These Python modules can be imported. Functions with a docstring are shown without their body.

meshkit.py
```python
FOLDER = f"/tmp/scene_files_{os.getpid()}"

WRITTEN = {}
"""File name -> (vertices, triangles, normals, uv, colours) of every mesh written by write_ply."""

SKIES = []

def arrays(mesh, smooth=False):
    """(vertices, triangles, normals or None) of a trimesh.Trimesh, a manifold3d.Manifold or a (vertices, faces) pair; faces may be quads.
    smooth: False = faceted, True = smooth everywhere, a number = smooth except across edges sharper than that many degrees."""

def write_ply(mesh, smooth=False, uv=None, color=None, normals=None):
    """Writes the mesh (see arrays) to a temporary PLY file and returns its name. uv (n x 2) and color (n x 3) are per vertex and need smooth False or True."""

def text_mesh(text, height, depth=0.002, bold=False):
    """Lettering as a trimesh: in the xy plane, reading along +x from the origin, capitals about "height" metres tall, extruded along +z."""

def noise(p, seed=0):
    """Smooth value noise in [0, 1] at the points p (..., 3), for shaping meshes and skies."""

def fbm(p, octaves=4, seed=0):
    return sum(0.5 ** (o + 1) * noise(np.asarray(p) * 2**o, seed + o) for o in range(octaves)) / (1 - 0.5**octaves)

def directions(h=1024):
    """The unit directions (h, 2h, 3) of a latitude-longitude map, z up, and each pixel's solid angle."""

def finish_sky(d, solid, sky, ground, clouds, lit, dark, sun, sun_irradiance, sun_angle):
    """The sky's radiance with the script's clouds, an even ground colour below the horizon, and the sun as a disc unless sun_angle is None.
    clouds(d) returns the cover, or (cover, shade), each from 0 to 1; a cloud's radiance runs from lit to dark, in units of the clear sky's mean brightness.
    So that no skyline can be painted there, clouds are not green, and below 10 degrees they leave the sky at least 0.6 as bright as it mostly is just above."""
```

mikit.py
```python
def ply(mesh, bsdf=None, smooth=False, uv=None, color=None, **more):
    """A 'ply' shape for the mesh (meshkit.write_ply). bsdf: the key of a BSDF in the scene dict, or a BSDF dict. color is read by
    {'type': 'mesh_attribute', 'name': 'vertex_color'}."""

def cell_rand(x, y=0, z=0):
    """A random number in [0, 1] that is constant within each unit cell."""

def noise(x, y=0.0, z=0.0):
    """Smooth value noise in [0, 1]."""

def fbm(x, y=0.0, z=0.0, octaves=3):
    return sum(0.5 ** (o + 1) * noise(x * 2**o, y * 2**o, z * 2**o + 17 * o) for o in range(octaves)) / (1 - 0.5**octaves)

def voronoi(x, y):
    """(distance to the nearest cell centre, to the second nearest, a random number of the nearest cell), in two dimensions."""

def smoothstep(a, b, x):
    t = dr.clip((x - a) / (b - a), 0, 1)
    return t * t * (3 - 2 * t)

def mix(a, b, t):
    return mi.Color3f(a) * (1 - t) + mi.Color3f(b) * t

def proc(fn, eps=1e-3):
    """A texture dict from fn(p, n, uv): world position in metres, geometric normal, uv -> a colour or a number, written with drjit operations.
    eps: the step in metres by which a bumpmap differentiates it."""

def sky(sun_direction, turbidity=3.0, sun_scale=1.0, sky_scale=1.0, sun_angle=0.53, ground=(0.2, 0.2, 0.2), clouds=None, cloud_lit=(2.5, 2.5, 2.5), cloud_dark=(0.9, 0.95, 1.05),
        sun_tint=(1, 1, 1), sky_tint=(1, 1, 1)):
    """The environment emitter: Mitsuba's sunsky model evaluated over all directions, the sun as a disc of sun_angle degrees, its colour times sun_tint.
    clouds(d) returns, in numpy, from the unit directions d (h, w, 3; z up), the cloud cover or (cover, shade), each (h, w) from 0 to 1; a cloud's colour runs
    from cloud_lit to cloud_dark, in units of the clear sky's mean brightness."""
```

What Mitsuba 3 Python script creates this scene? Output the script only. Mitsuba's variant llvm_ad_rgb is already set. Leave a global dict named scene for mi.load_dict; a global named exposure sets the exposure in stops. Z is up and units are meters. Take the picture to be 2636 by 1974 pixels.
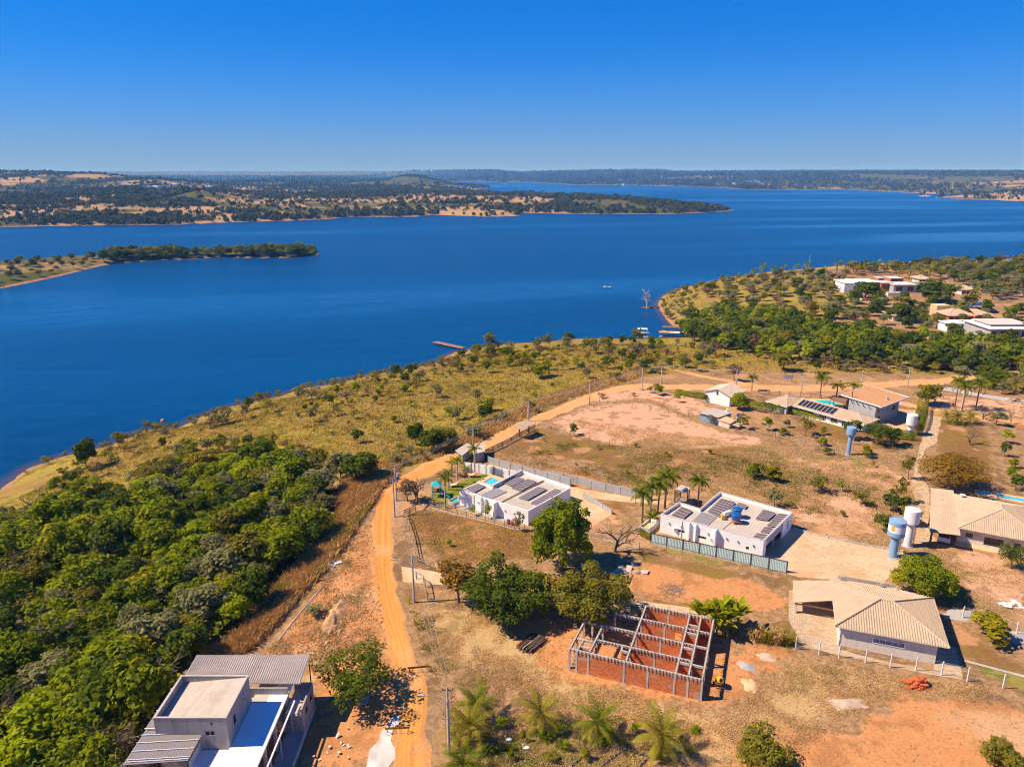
import math, random
import numpy as np
import trimesh
import shapely
from shapely.geometry import Polygon, LineString
from shapely.geometry.polygon import orient
import drjit as dr
import mitsuba as mi
import mikit, meshkit
from mikit import ply, proc, noise, fbm, voronoi, cell_rand, smoothstep, mix

T = mi.ScalarTransform4f
scene, labels = {}, {}
rng = np.random.default_rng(11)
random.seed(11)

# ------------------------------------------------------------------ camera, daylight, exposure
CAM = np.array([0.0, 0.0, 72.0])
FOC, CX, CY, PITCH = 1850.0, 1318.0, 987.0, math.radians(16.33)
FWD = np.array([0, math.cos(PITCH), -math.sin(PITCH)])
UPV = np.array([0, math.sin(PITCH), math.cos(PITCH)])
HAZE = dict(type='homogeneous', albedo={'type': 'rgb', 'value': [0.60, 0.82, 1.0]},
            sigma_t={'type': 'rgb', 'value': [2.4e-5, 5.4e-5, 1.05e-4]})
scene['air'] = HAZE
scene['camera'] = dict(type='perspective', fov=math.degrees(2 * math.atan(1318 / FOC)), fov_axis='x', near_clip=1.0, far_clip=60000.0,
                       to_world=T().look_at(origin=CAM.tolist(), target=(CAM + FWD).tolist(), up=[0, 0, 1]),
                       medium={'type': 'ref', 'id': 'air'})
SUN_AZ, SUN_EL = math.radians(183.5), math.radians(48.0)        # azimuth counted from +x
SUN = [math.cos(SUN_EL) * math.cos(SUN_AZ), math.cos(SUN_EL) * math.sin(SUN_AZ), math.sin(SUN_EL)]
def horizon_haze(d):
    """The band of dry-season dust low in the sky, all round."""
    el = np.degrees(np.arcsin(np.clip(d[..., 2], -1, 1)))
    return 0.80 * np.exp(-(np.maximum(el, 0) / 4.6) ** 1.6) * (0.90 + 0.2 * meshkit.fbm(d * np.array([3.0, 3.0, 30.0]) + 5, 3))

scene['sky'] = mikit.sky(SUN, turbidity=2.0, sun_tint=(1.0, 0.985, 0.95), sky_tint=(0.018, 0.375, 0.85), ground=(0.1, 0.1, 0.1),
                         clouds=horizon_haze, cloud_lit=(1.40, 2.05, 2.85))
exposure = 2.3

# ------------------------------------------------------------------ the lie of the land
def ray(px, py):
    d = FWD + (px - CX) / FOC * np.array([1.0, 0, 0]) + (CY - py) / FOC * UPV
    return d / np.linalg.norm(d)

def at_z(px, py, z=0.0):
    d = ray(px, py)
    return CAM + d * (z - CAM[2]) / d[2]

K = 2636 / 2211
def shore(pts, z=0.0):
    return [tuple(at_z(x * K, y * K, z)[:2]) for x, y in pts]

NEAR_SHORE = [(-420, 1180), (-140, 1110), (0, 1057), (60, 1012), (130, 987), (240, 962), (300, 934), (335, 926), (385, 925), (420, 907), (480, 882), (520, 874), (600, 857),
              (660, 838), (720, 830), (800, 810), (880, 797), (940, 784), (968, 768), (985, 760), (1040, 750), (1100, 744), (1160, 742), (1225, 735), (1290, 734), (1360, 735), (1440, 733),
              (1490, 729), (1503, 720), (1478, 711), (1452, 703), (1440, 690), (1425, 668), (1421, 655), (1432, 640), (1455, 628), (1490, 618), (1540, 606),
              (1600, 597), (1680, 590), (1760, 583), (1850, 577), (2000, 572), (2211, 566), (2600, 556)]
near_land = Polygon(shore(NEAR_SHORE) + [(1500, 500), (1500, -600), (-900, -600), (-900, 60)]).buffer(0)
ISLE = [(-700, 700), (-300, 655), (0, 623), (60, 611), (130, 596), (215, 574), (260, 568), (330, 563), (400, 560), (470, 556), (600, 557), (682, 553), (690, 549), (680, 545),
        (560, 544), (420, 546), (330, 548), (230, 552), (215, 552), (150, 555), (60, 561), (0, 566), (-300, 580), (-700, 590)]
isle = Polygon(shore(ISLE)).buffer(0)
FAR_A = [(-700, 492), (-300, 492), (0, 490), (150, 488), (270, 486), (390, 485), (500, 480), (690, 475), (760, 468), (900, 468), (935, 464), (1050, 468), (1120, 467),
         (1130, 460), (1250, 462), (1440, 463), (1560, 457), (1588, 454), (1540, 449), (1480, 443), (1400, 436), (1250, 429), (1120, 424), (1000, 420), (930, 416.5), (840, 417),
         (1000, 413), (1060, 406), (1000, 404), (960, 402), (945, 395), (900, 390), (700, 387), (560, 386.5), (300, 386), (0, 386), (-700, 386)]
INLETS = [Polygon(shore(q)) for q in ([(585, 424), (612, 419), (650, 418), (692, 420), (688, 424), (650, 427), (610, 428)], [(440, 396), (470, 390), (540, 388.6), (566, 389), (560, 394), (500, 396.6)], [(775, 391), (800, 388.4), (850, 388.6), (840, 392)])]
far_left = Polygon(shore(FAR_A)).buffer(0).difference(shapely.union_all(INLETS))
FAR_B = [(-900, 384.6), (400, 384.6), (700, 385.5), (860, 388), (940, 393), (1150, 394), (1190, 397), (1250, 399.5), (1400, 401), (1560, 406), (1600, 409), (1740, 411), (1762, 409.5), (1800, 409), (1900, 413),
         (2000, 418.5), (2090, 421), (2040, 424), (2012, 427), (2080, 430), (2211, 435), (2400, 441), (2800, 452)]
fb = shore(FAR_B)
far_land = Polygon(fb + [(14000, 2000), (14000, 24000), (-14000, 24000), (-14000, 13000)]).buffer(0)
islets = [Polygon(shore([(2362 / K, 505 / K), (2376 / K, 502.5 / K), (2392 / K, 505 / K), (2378 / K, 507.5 / K)])),
          Polygon(shore([(1291 / K, 473.2 / K), (1300 / K, 472 / K), (1306 / K, 473.2 / K), (1299 / K, 474.2 / K)]))]
LANDS = [near_land, isle, far_left, far_land] + islets
for p in LANDS:
    shapely.prepare(p)

def gauss(x, y, cx, cy, sx, sy, h):
    return h * np.exp(-0.5 * (((x - cx) / sx) ** 2 + ((y - cy) / sy) ** 2))

def hill_at(px, dist):
    d = ray(px * K, 445)
    return d[0] / d[1] * dist, dist

HILLS = []
for px, ytop, dist, sx, sy, base in [(60, 366, 3100, 300, 420, 16), (165, 370, 2900, 200, 350, 16), (-260, 370, 3000, 400, 500, 16), (300, 384, 2700, 160, 300, 16), (425, 411, 1480, 52, 62, 13),
                                     (890, 376, 3900, 105, 170, 14), (845, 391, 3700, 170, 200, 14), (700, 396, 4300, 420, 300, 14), (960, 402, 3600, 220, 90, 6), (330, 404, 1750, 130, 120, 13),
                                     (560, 392, 4000, 240, 300, 14), (150, 428, 1500, 90, 90, 13), (20, 424, 1550, 120, 100, 13)]:
    cx, cy = hill_at(px, dist)
    d = ray(px * K, ytop * K)
    top = 72 + dist * d[2] / d[1]
    HILLS.append((cx, cy, sx, sy, max(top - base, 2.0)))

def np_fbm(x, y, s, o=3, seed=0):
    return meshkit.fbm(np.stack([x / s, y / s, np.zeros_like(x) + 0.5], -1), o, seed)

def terrain(x, y):
    x, y = np.asarray(x, float), np.asarray(y, float)
    pts = shapely.points(x, y)
    z = np.full(x.shape, -4.0)
    best = np.full(x.shape, -1e9)
    for i, poly in enumerate(LANDS):
        minx, miny, maxx, maxy = poly.bounds
        sel = (x > minx - 60) & (x < maxx + 60) & (y > miny - 60) & (y < maxy + 60)
        if not sel.any():
            continue
        d = shapely.distance(poly.boundary, pts[sel])
        ins = shapely.contains(poly, pts[sel])
        d = np.where(ins, d, -d)
        xs, ys = x[sel], y[sel]
        dp = np.maximum(d, 0)
        if i == 0:
            h = 14.2 * (1 - np.exp(-dp / 46)) + (np_fbm(xs, ys, 26, 2, 3) - 0.5) * 0.5 * np.clip(dp / 40, 0, 1) + 0.12 * np.clip(dp * 3, 0, 1)
            h = h - gauss(xs, ys, -75, 92, 26, 40, 3.2)                      # the wooded hollow west of the road
        elif i == 1:
            h = 5.5 * (1 - np.exp(-dp / 30)) + (np_fbm(xs, ys, 40, 2, 5) - 0.5) * 2 * np.clip(dp / 40, 0, 1)
        elif i == 2:
            h = 14 * (1 - np.exp(-dp / 90)) + (np_fbm(xs, ys, 260, 3, 7) - 0.42) * 16 * np.clip(dp / 200, 0, 1)
            top = np.zeros_like(h)
            for cx, cy, sx, sy, hh in HILLS:
                top = np.maximum(top, gauss(xs, ys, cx, cy, sx, sy, hh))
            h = h + top * np.clip(dp / 60, 0, 1) * (0.72 + 0.28 * np_fbm(xs, ys, 300, 3, 9))
        elif i == 3:
            far = np.clip((ys - 3000) / 6000, 0, 1)
            h = (96 + 12 * far) * (1 - np.exp(-dp / (1150 + 900 * far))) + (np_fbm(xs, ys, 900, 3, 13) - 0.5) * 46 * np.clip(dp / 900, 0, 1) * np.exp(-dp / 3800)
            h = np.minimum(h, 52 + 0.0036 * ys + 4 * np_fbm(xs, ys, 2500, 2, 15))
            mesa = np.clip((d - 300) / 500, 0, 1) * np.clip((700 - xs) / 900, 0, 1)
            h = np.maximum(h, mesa * (0.0040 * ys + 36 + 14 * np_fbm(xs, ys, 1500, 2, 17)))
        else:
            h = 4.0 * (1 - np.exp(-dp / 6))
        h = np.where(d < 0, np.maximum(d * 0.12, -4), h)
        z[sel] = np.maximum(z[sel], h)
        best[sel] = np.maximum(best[sel], d)
    return z, best

def axis(lo, hi, step, lo_end, hi_end, g):
    mid = np.arange(lo, hi + step / 2, step)
    out, s = [hi], step
    while out[-1] < hi_end:
        s *= g
        out.append(out[-1] + s)
    back, s = [lo], step
    while back[-1] > lo_end:
        s *= g
        back.append(back[-1] - s)
    return np.concatenate([back[:0:-1], mid, out[1:]])

GX = axis(-130, 190, 0.9, -9000, 10000, 1.035)
GY = axis(44, 250, 0.9, -60, 14500, 1.0165)
gx, gy = np.meshgrid(GX, GY)
GZ, GD = terrain(gx.ravel(), gy.ravel())
GZ, GD = GZ.reshape(gx.shape), GD.reshape(gx.shape)

def bil(A, x, y):
    x, y = np.asarray(x, float), np.asarray(y, float)
    i = np.clip(np.searchsorted(GX, x) - 1, 0, len(GX) - 2)
    j = np.clip(np.searchsorted(GY, y) - 1, 0, len(GY) - 2)
    u = np.clip((x - GX[i]) / (GX[i + 1] - GX[i]), 0, 1)
    v = np.clip((y - GY[j]) / (GY[j + 1] - GY[j]), 0, 1)
    return (A[j, i] * (1 - u) + A[j, i + 1] * u) * (1 - v) + (A[j + 1, i] * (1 - u) + A[j + 1, i + 1] * u) * v

def hz(x, y):
    return bil(GZ, x, y)

TS = np.concatenate([np.linspace(50, 400, 900), np.geomspace(400.5, 15000, 900)])
def ground(px, py):
    """The ground point seen at a place of the photograph (full size)."""
    d = ray(px, py)
    P = CAM[None] + TS[:, None] * d[None]
    f = P[:, 2] - np.maximum(hz(P[:, 0], P[:, 1]), 0)
    k = np.argmax(f < 0)
    if f[k] >= 0:
        return P[-1]
    t = TS[k - 1] + (TS[k] - TS[k - 1]) * f[k - 1] / (f[k - 1] - f[k])
    p = CAM + t * d
    return np.array([p[0], p[1], float(hz(p[0], p[1]))])

def gpts(pts, k=1.0):
    return np.array([ground(x * k, y * k) for x, y in pts])

def size_at(p, px):
    """Metres that px pixels of the photograph span at p."""
    return px * float(np.dot(np.asarray(p) - CAM, FWD)) / FOC

# ------------------------------------------------------------------ what grows or lies where (masks in plan)
RX0, RY0, RS = -150.0, 40.0, 0.5
RNX, RNY = 900, 860
rx, ry = np.meshgrid(RX0 + RS * np.arange(RNX), RY0 + RS * np.arange(RNY))
from scipy.ndimage import distance_transform_edt

def plan_mask(polys):
    m = np.zeros(rx.shape, bool)
    for pts in polys:
        q = Polygon([tuple(p[:2]) for p in gpts(pts, K)]).buffer(0)
        x0, y0, x1, y1 = q.bounds
        i0, i1 = max(int((x0 - RX0) / RS) - 1, 0), min(int((x1 - RX0) / RS) + 2, RNX)
        j0, j1 = max(int((y0 - RY0) / RS) - 1, 0), min(int((y1 - RY0) / RS) + 2, RNY)
        if i1 > i0 and j1 > j0:
            m[j0:j1, i0:i1] |= shapely.contains_xy(q, rx[j0:j1, i0:i1], ry[j0:j1, i0:i1])
    return np.clip((distance_transform_edt(m) - distance_transform_edt(~m)) * RS, -8, 8).astype(np.float32)

PLAN = dict(
    gold=plan_mask([[(-20, 1070), (0, 1000), (300, 920), (520, 860), (940, 775), (1300, 725), (1560, 715), (1900, 760), (2080, 800), (2080, 815), (1800, 800), (1560, 790), (1380, 815), (1250, 855),
                     (1140, 910), (1010, 965), (900, 1010), (840, 1040), (740, 1050), (560, 980), (300, 1050), (0, 1130)],
                    [(1430, 700), (1420, 640), (1530, 605), (1700, 590), (1850, 600), (1850, 680), (1700, 700)]]),
    bare=plan_mask([[(1190, 907), (1290, 872), (1410, 868), (1480, 902), (1560, 932), (1640, 945), (1640, 962), (1500, 962), (1400, 948), (1340, 962), (1230, 935)],
                    [(1700, 985), (1900, 1000), (1960, 1030), (1980, 1060), (1900, 1060), (1780, 1020)], [(1690, 1065), (1850, 1075), (1900, 1105), (1880, 1150), (1720, 1125)],
                    [(2040, 1190), (2211, 1180), (2211, 1300), (2090, 1290)], [(2000, 850), (2211, 870), (2211, 900), (1990, 880)], [(1830, 1475), (1870, 1500), (1820, 1540), (1740, 1530)],
                    [(1240, 860), (1400, 838), (1500, 860), (1560, 900), (1480, 896), (1400, 862), (1290, 868)]]),
    red=plan_mask([[(1075, 1335), (1170, 1325), (1240, 1345), (1560, 1370), (1700, 1410), (1640, 1500), (1560, 1530), (1350, 1500), (1230, 1465), (1120, 1410)],
                   [(1560, 1640), (1700, 1560), (1850, 1560), (1950, 1490), (2211, 1540), (2211, 1700), (1560, 1700)],
                   [(1340, 1222), (1420, 1212), (1500, 1232), (1620, 1252), (1715, 1292), (1705, 1338), (1560, 1318), (1400, 1292), (1330, 1255)],
                   [(735, 1190), (800, 1130), (815, 1180), (830, 1300), (850, 1400), (900, 1500), (870, 1656), (640, 1656), (690, 1450), (560, 1420), (640, 1330), (700, 1250)],
                   [(1180, 1010), (1260, 1015), (1300, 1045), (1240, 1060), (1170, 1030)], [(1770, 1130), (1860, 1140), (1850, 1165), (1760, 1150)],
                   [(1290, 1080), (1360, 1090), (1330, 1130), (1290, 1110)], [(2000, 880), (2211, 905), (2211, 920), (2000, 895)]]),
    brown=plan_mask([[(880, 1108), (960, 1108), (1150, 1148), (1150, 1205), (980, 1215), (930, 1190), (895, 1150)], [(1160, 925), (1230, 940), (1330, 965), (1500, 970), (1640, 965), (1700, 1000), (1560, 1040), (1400, 1020), (1180, 985), (1120, 985), (1060, 985)],
                     [(1270, 1085), (1370, 1080), (1350, 1110)], [(2020, 910), (2130, 920), (2150, 1050), (2030, 1010)], [(1380, 1190), (1500, 1215), (1600, 1240), (1560, 1252), (1400, 1215)],
                     [(1690, 1250), (1715, 1260), (1715, 1345), (1700, 1345)], [(868, 1265), (960, 1275), (920, 1300), (880, 1300)], [(1880, 880), (2000, 900), (1990, 960), (1900, 970), (1700, 930)],
                     [(2000, 1210), (2100, 1220), (2060, 1320), (2010, 1280)], [(2060, 1350), (2211, 1440), (2211, 1490), (2080, 1450)]]),
    green=plan_mask([[(975, 1045), (1060, 1018), (1085, 1035), (1010, 1062), (955, 1095), (930, 1070)], [(1180, 1590), (1200, 1560), (1330, 1560), (1300, 1656), (1000, 1660), (1060, 1600)],
                     [(2090, 1420), (2211, 1460), (2211, 1490), (2100, 1450)], [(1870, 1035), (1830, 982), (1860, 985)], [(1930, 672), (2000, 670), (2010, 690), (1900, 690)],
                     [(1440, 1180), (1560, 1215), (1560, 1222), (1440, 1190)]]),
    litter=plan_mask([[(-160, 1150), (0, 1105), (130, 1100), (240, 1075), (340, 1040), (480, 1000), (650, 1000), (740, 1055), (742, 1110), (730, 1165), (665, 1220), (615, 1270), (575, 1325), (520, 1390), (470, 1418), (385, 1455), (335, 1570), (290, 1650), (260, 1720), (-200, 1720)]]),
    pale=plan_mask([[(900, 1310), (1100, 1330), (1240, 1470), (1560, 1545), (1700, 1420), (1950, 1470), (1800, 1560), (1700, 1656), (1330, 1656), (1200, 1500), (950, 1420)],
                    [(1300, 1050), (1440, 1040), (1440, 1075), (1330, 1085)], [(600, 1420), (690, 1360), (720, 1420), (680, 1500)]]),
)
PLAN['shore'] = np.clip(bil(GD, rx, ry), -8, 8).astype(np.float32)
PLAN_V = {k: mi.Float(v.ravel()) for k, v in PLAN.items()}

def plan(name, p):
    x, y = (p.x - RX0) / RS, (p.y - RY0) / RS
    x, y = dr.clip(x, 0, RNX - 1.01), dr.clip(y, 0, RNY - 1.01)
    i, j = mi.UInt32(dr.floor(x)), mi.UInt32(dr.floor(y))
    u, v = x - dr.floor(x), y - dr.floor(y)
    k = j * RNX + i
    g = lambda o: dr.gather(mi.Float, PLAN_V[name], k + o)
    return (g(0) * (1 - u) + g(1) * u) * (1 - v) + (g(RNX) * (1 - u) + g(RNX + 1) * u) * v

def ground_color(p, n, uv):
    big = fbm(p.x / 14, p.y / 14, 0.5, 3)
    mid = fbm(p.x / 2.6 + 40, p.y / 2.6, 1.5, 4)
    fine = fbm(p.x * 1.9, p.y * 1.9, 2.5, 3)
    grit = noise(p.x * 8.0, p.y * 8.0, 4.5)
    near = dr.select(dr.abs(p.x - 75) < 222, 1.0, 0.0) * dr.select(p.y < 468, 1.0, 0.0)
    w = lambda name, e, amp: smoothstep(-e, e, plan(name, p) + amp * (mid - 0.5) * 3.2 + amp * (big - 0.5) * 2.2 + amp * 1.1 * (fine - 0.5)) * near
    # far country: dry pasture and scrub
    hugef = fbm(p.x / 210, p.y / 150, 3.5, 4)
    tan = mix((0.33, 0.205, 0.085), (0.44, 0.30, 0.15), big)
    scrub = mix((0.070, 0.082, 0.022), (0.12, 0.115, 0.035), mid)
    far = mix(tan, scrub, smoothstep(0.44, 0.56, hugef + 0.16 * (big - 0.5) + 0.16 * smoothstep(2300, 4200, p.y) + 0.16 * smoothstep(900, 0, p.x) * smoothstep(4200, 5200, p.y)))
    strips = cell_rand(dr.floor(p.x / 800 + 0.6 * hugef), dr.floor(p.y / 620), 5)
    field = mix((0.46, 0.34, 0.22), (0.58, 0.45, 0.32), mid)
    far = mix(far, field, smoothstep(4600, 6400, p.y) * smoothstep(0.52, 0.56, strips) * smoothstep(300, 1500, p.x) * 0.85)
    # straw, litter and thin soil of the open lots
    base = mix((0.26, 0.150, 0.072), (0.40, 0.250, 0.130), smoothstep(0.3, 0.7, fine))
    base = mix(base, (0.165, 0.100, 0.052), smoothstep(0.50, 0.62, mid) * 0.75)
    base = mix(base, (0.50, 0.29, 0.16), smoothstep(0.52, 0.62, 0.6 * big + 0.4 * mid) * 0.8)
    base = mix(base, (0.19, 0.155, 0.045), smoothstep(0.56, 0.70, fine) * smoothstep(0.46, 0.56, big) * 0.6)
    c = mix(far, base, near)
    gold = mix((0.240, 0.178, 0.034), (0.390, 0.288, 0.066), fine)
    gold = mix(gold, (0.130, 0.120, 0.024), smoothstep(0.44, 0.58, 0.5 * mid + 0.5 * big) * 0.8)
    gold = mix(gold, (0.34, 0.21, 0.075), smoothstep(0.50, 0.62, big) * 0.65)
    c = mix(c, gold, w('gold', 2.0, 2.0))
    pale = mix((0.38, 0.245, 0.110), (0.56, 0.385, 0.190), fine)
    pale = mix(pale, (0.23, 0.165, 0.060), smoothstep(0.55, 0.66, mid) * 0.65)
    pale = mix(pale, (0.56, 0.30, 0.15), smoothstep(0.48, 0.60, big) * 0.55)
    c = mix(c, pale, w('pale', 1.5, 2.2))
    bare = mix((0.54, 0.305, 0.185), (0.64, 0.385, 0.245), fine)
    bare = mix(bare, (0.30, 0.165, 0.095), smoothstep(0.53, 0.64, mid) * 0.75)
    c = mix(c, bare, w('bare', 0.9, 2.6))
    red = mix((0.47, 0.200, 0.075), (0.60, 0.300, 0.130), fine)
    red = mix(red, (0.33, 0.150, 0.062), smoothstep(0.54, 0.66, mid) * 0.6)
    red = mix(red, (0.56, 0.37, 0.22), smoothstep(0.50, 0.62, big) * 0.6)
    red = mix(red, (0.26, 0.19, 0.075), smoothstep(0.60, 0.72, fine) * smoothstep(0.42, 0.60, mid) * 0.7)
    c = mix(c, red, w('red', 0.9, 2.8))
    brown = mix((0.175, 0.095, 0.036), (0.280, 0.160, 0.064), fine)
    brown = mix(brown, (0.25, 0.175, 0.032), smoothstep(0.48, 0.62, mid) * 0.6)
    brown = mix(brown, (0.44, 0.24, 0.12), smoothstep(0.58, 0.68, fbm(p.x / 5, p.y / 4, 8.5, 4)))
    c = mix(c, brown, w('brown', 1.0, 1.8))
    green = mix((0.10, 0.14, 0.015), (0.18, 0.20, 0.030), fine)
    green = mix(green, (0.30, 0.235, 0.070), smoothstep(0.44, 0.58, mid) * 0.8)
    c = mix(c, green, w('green', 0.7, 1.6))
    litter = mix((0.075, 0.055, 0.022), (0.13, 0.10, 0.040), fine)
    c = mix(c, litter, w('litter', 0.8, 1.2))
    c = c * (0.72 + 0.56 * grit)
    # wet sand and bare red earth that the falling lake leaves along the water
    beach = mix((0.30, 0.15, 0.075), (0.42, 0.25, 0.14), mid)
    return mix(c, beach, smoothstep(0.75, 0.35, p.z + 0.8 * (mid - 0.5) + 0.2 * (fine - 0.5)))

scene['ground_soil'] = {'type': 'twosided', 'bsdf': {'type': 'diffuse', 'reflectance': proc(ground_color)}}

def grid_mesh(X, Y, Z):
    h, w = X.shape
    v = np.stack([X.ravel(), Y.ravel(), Z.ravel()], 1)
    i = np.arange(h * w).reshape(h, w)
    f = np.stack([i[:-1, :-1].ravel(), i[:-1, 1:].ravel(), i[1:, 1:].ravel(), i[1:, :-1].ravel()], 1)
    return v, f

v, f = grid_mesh(gx, gy, GZ)
keep = (np.abs(v[f[:, 0], 0]) < np.maximum(v[f[:, 0], 1], 120) * 1.35 + 200) & (GZ.ravel()[f].max(1) > -3.9)
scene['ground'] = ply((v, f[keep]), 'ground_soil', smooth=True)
labels['ground'] = dict(kind='structure', label='dry grass and red earth ground sloping down to the lake and the far shores')

# ------------------------------------------------------------------ the lake
WAKE = [(at_z(0, 735 * K), at_z(950 * K, 640 * K), 13.0, 3.6), (at_z(1480 * K, 690 * K), at_z(1250 * K, 735 * K), 9.0, 2.8), (at_z(500 * K, 690 * K), at_z(1200 * K, 625 * K), 10.0, 4.5)]
def wave_h(p, n, uv):
    train = 0.0
    for a_, b_, wid, lam in WAKE:
        L = float(np.hypot(*(b_ - a_)[:2]))
        ux, uy = float((b_ - a_)[0] / L), float((b_ - a_)[1] / L)
        qx, qy = p.x - float(a_[0]), p.y - float(a_[1])
        t, q = (qx * ux + qy * uy) / L, qx * uy - qy * ux
        q = q + 5.0 * noise(t * 4.0, 0.5, 0.0)
        train = train + dr.exp(-dr.square(q / wid)) * dr.exp(-dr.square((t - 0.5) / 0.62)) * dr.sin(q * (2 * math.pi / lam)) * 0.06
    a = fbm(p.x * 0.30 + 0.3 * p.y, p.y * 0.62 - 0.1 * p.x, 0.3, 3)
    b = fbm(p.x / 11 + 3, p.y / 6, 0.9, 2)
    return a * 0.30 + b * 0.5 + train

def streak(p):
    s = fbm((p.x + 0.35 * p.y) / 900, (p.y - 0.16 * p.x) / 160, 4.5, 3)
    return s

def lake_color(p, n, uv):
    return mix(mix((0.0, 0.040, 0.136), (0.0, 0.055, 0.178), smoothstep(0.42, 0.62, streak(p))), (0.085, 0.062, 0.060), smoothstep(-5.0, 0.5, plan('shore', p) + 2.5 * (fbm(p.x / 5, p.y / 5, 0.4, 3) - 0.5)) * 0.8 * dr.select((p.x > RX0 + 2) & (p.x < RX0 + RNX * RS - 2) & (p.y < RY0 + RNY * RS - 2), 1.0, 0.0))

def lake_rough(p, n, uv):
    return 0.30 - 0.16 * smoothstep(0.56, 0.62, streak(p))

scene['lake_water'] = {'type': 'bumpmap', 'arbitrary': proc(wave_h, 0.05), 'scale': 0.75,
                       'bsdf': {'type': 'principled', 'base_color': proc(lake_color), 'roughness': proc(lake_rough), 'specular': 0.14}}
scene['lake'] = ply((np.array([[-12000, -200, 0], [12000, -200, 0], [12000, 15000, 0], [-12000, 15000, 0.0]]), np.array([[0, 1, 2, 3]])), 'lake_water')
labels['lake'] = dict(kind='structure', label='deep blue lake with wind ripples reaching to the far hills')
# ------------------------------------------------------------------ naming
taken = {}
def numbered(name):
    n = taken.get(name, -1) + 1
    taken[name] = n
    return name if n == 0 else f'{name}_{n:03d}'

def lab(key, label, cat=None, group=None, kind=None):
    d = {}
    if label: d['label'] = label
    if cat: d['category'] = cat
    if group: d['group'] = group
    if kind: d['kind'] = kind
    labels[key] = d
    return key

# ------------------------------------------------------------------ plant materials
def leaf_mat(name, a, b, c=None, trans=0.7):
    def col(p, n, uv):
        big = noise(p.x / 4.3, p.y / 4.3, p.z / 5.0)
        small = noise(p.x * 2.1, p.y * 2.1, p.z * 2.1)
        k = mix(a, b, dr.clip(0.65 * small + 0.55 * (big - 0.3), 0, 1))
        return mix(k, c, smoothstep(0.62, 0.85, big) * 0.8) if c else k
    scene[name] = {'type': 'principledthin', 'base_color': proc(col), 'roughness': 0.55, 'diff_trans': trans, 'spec_trans': 0.0, 'eta': 1.2}

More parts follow.
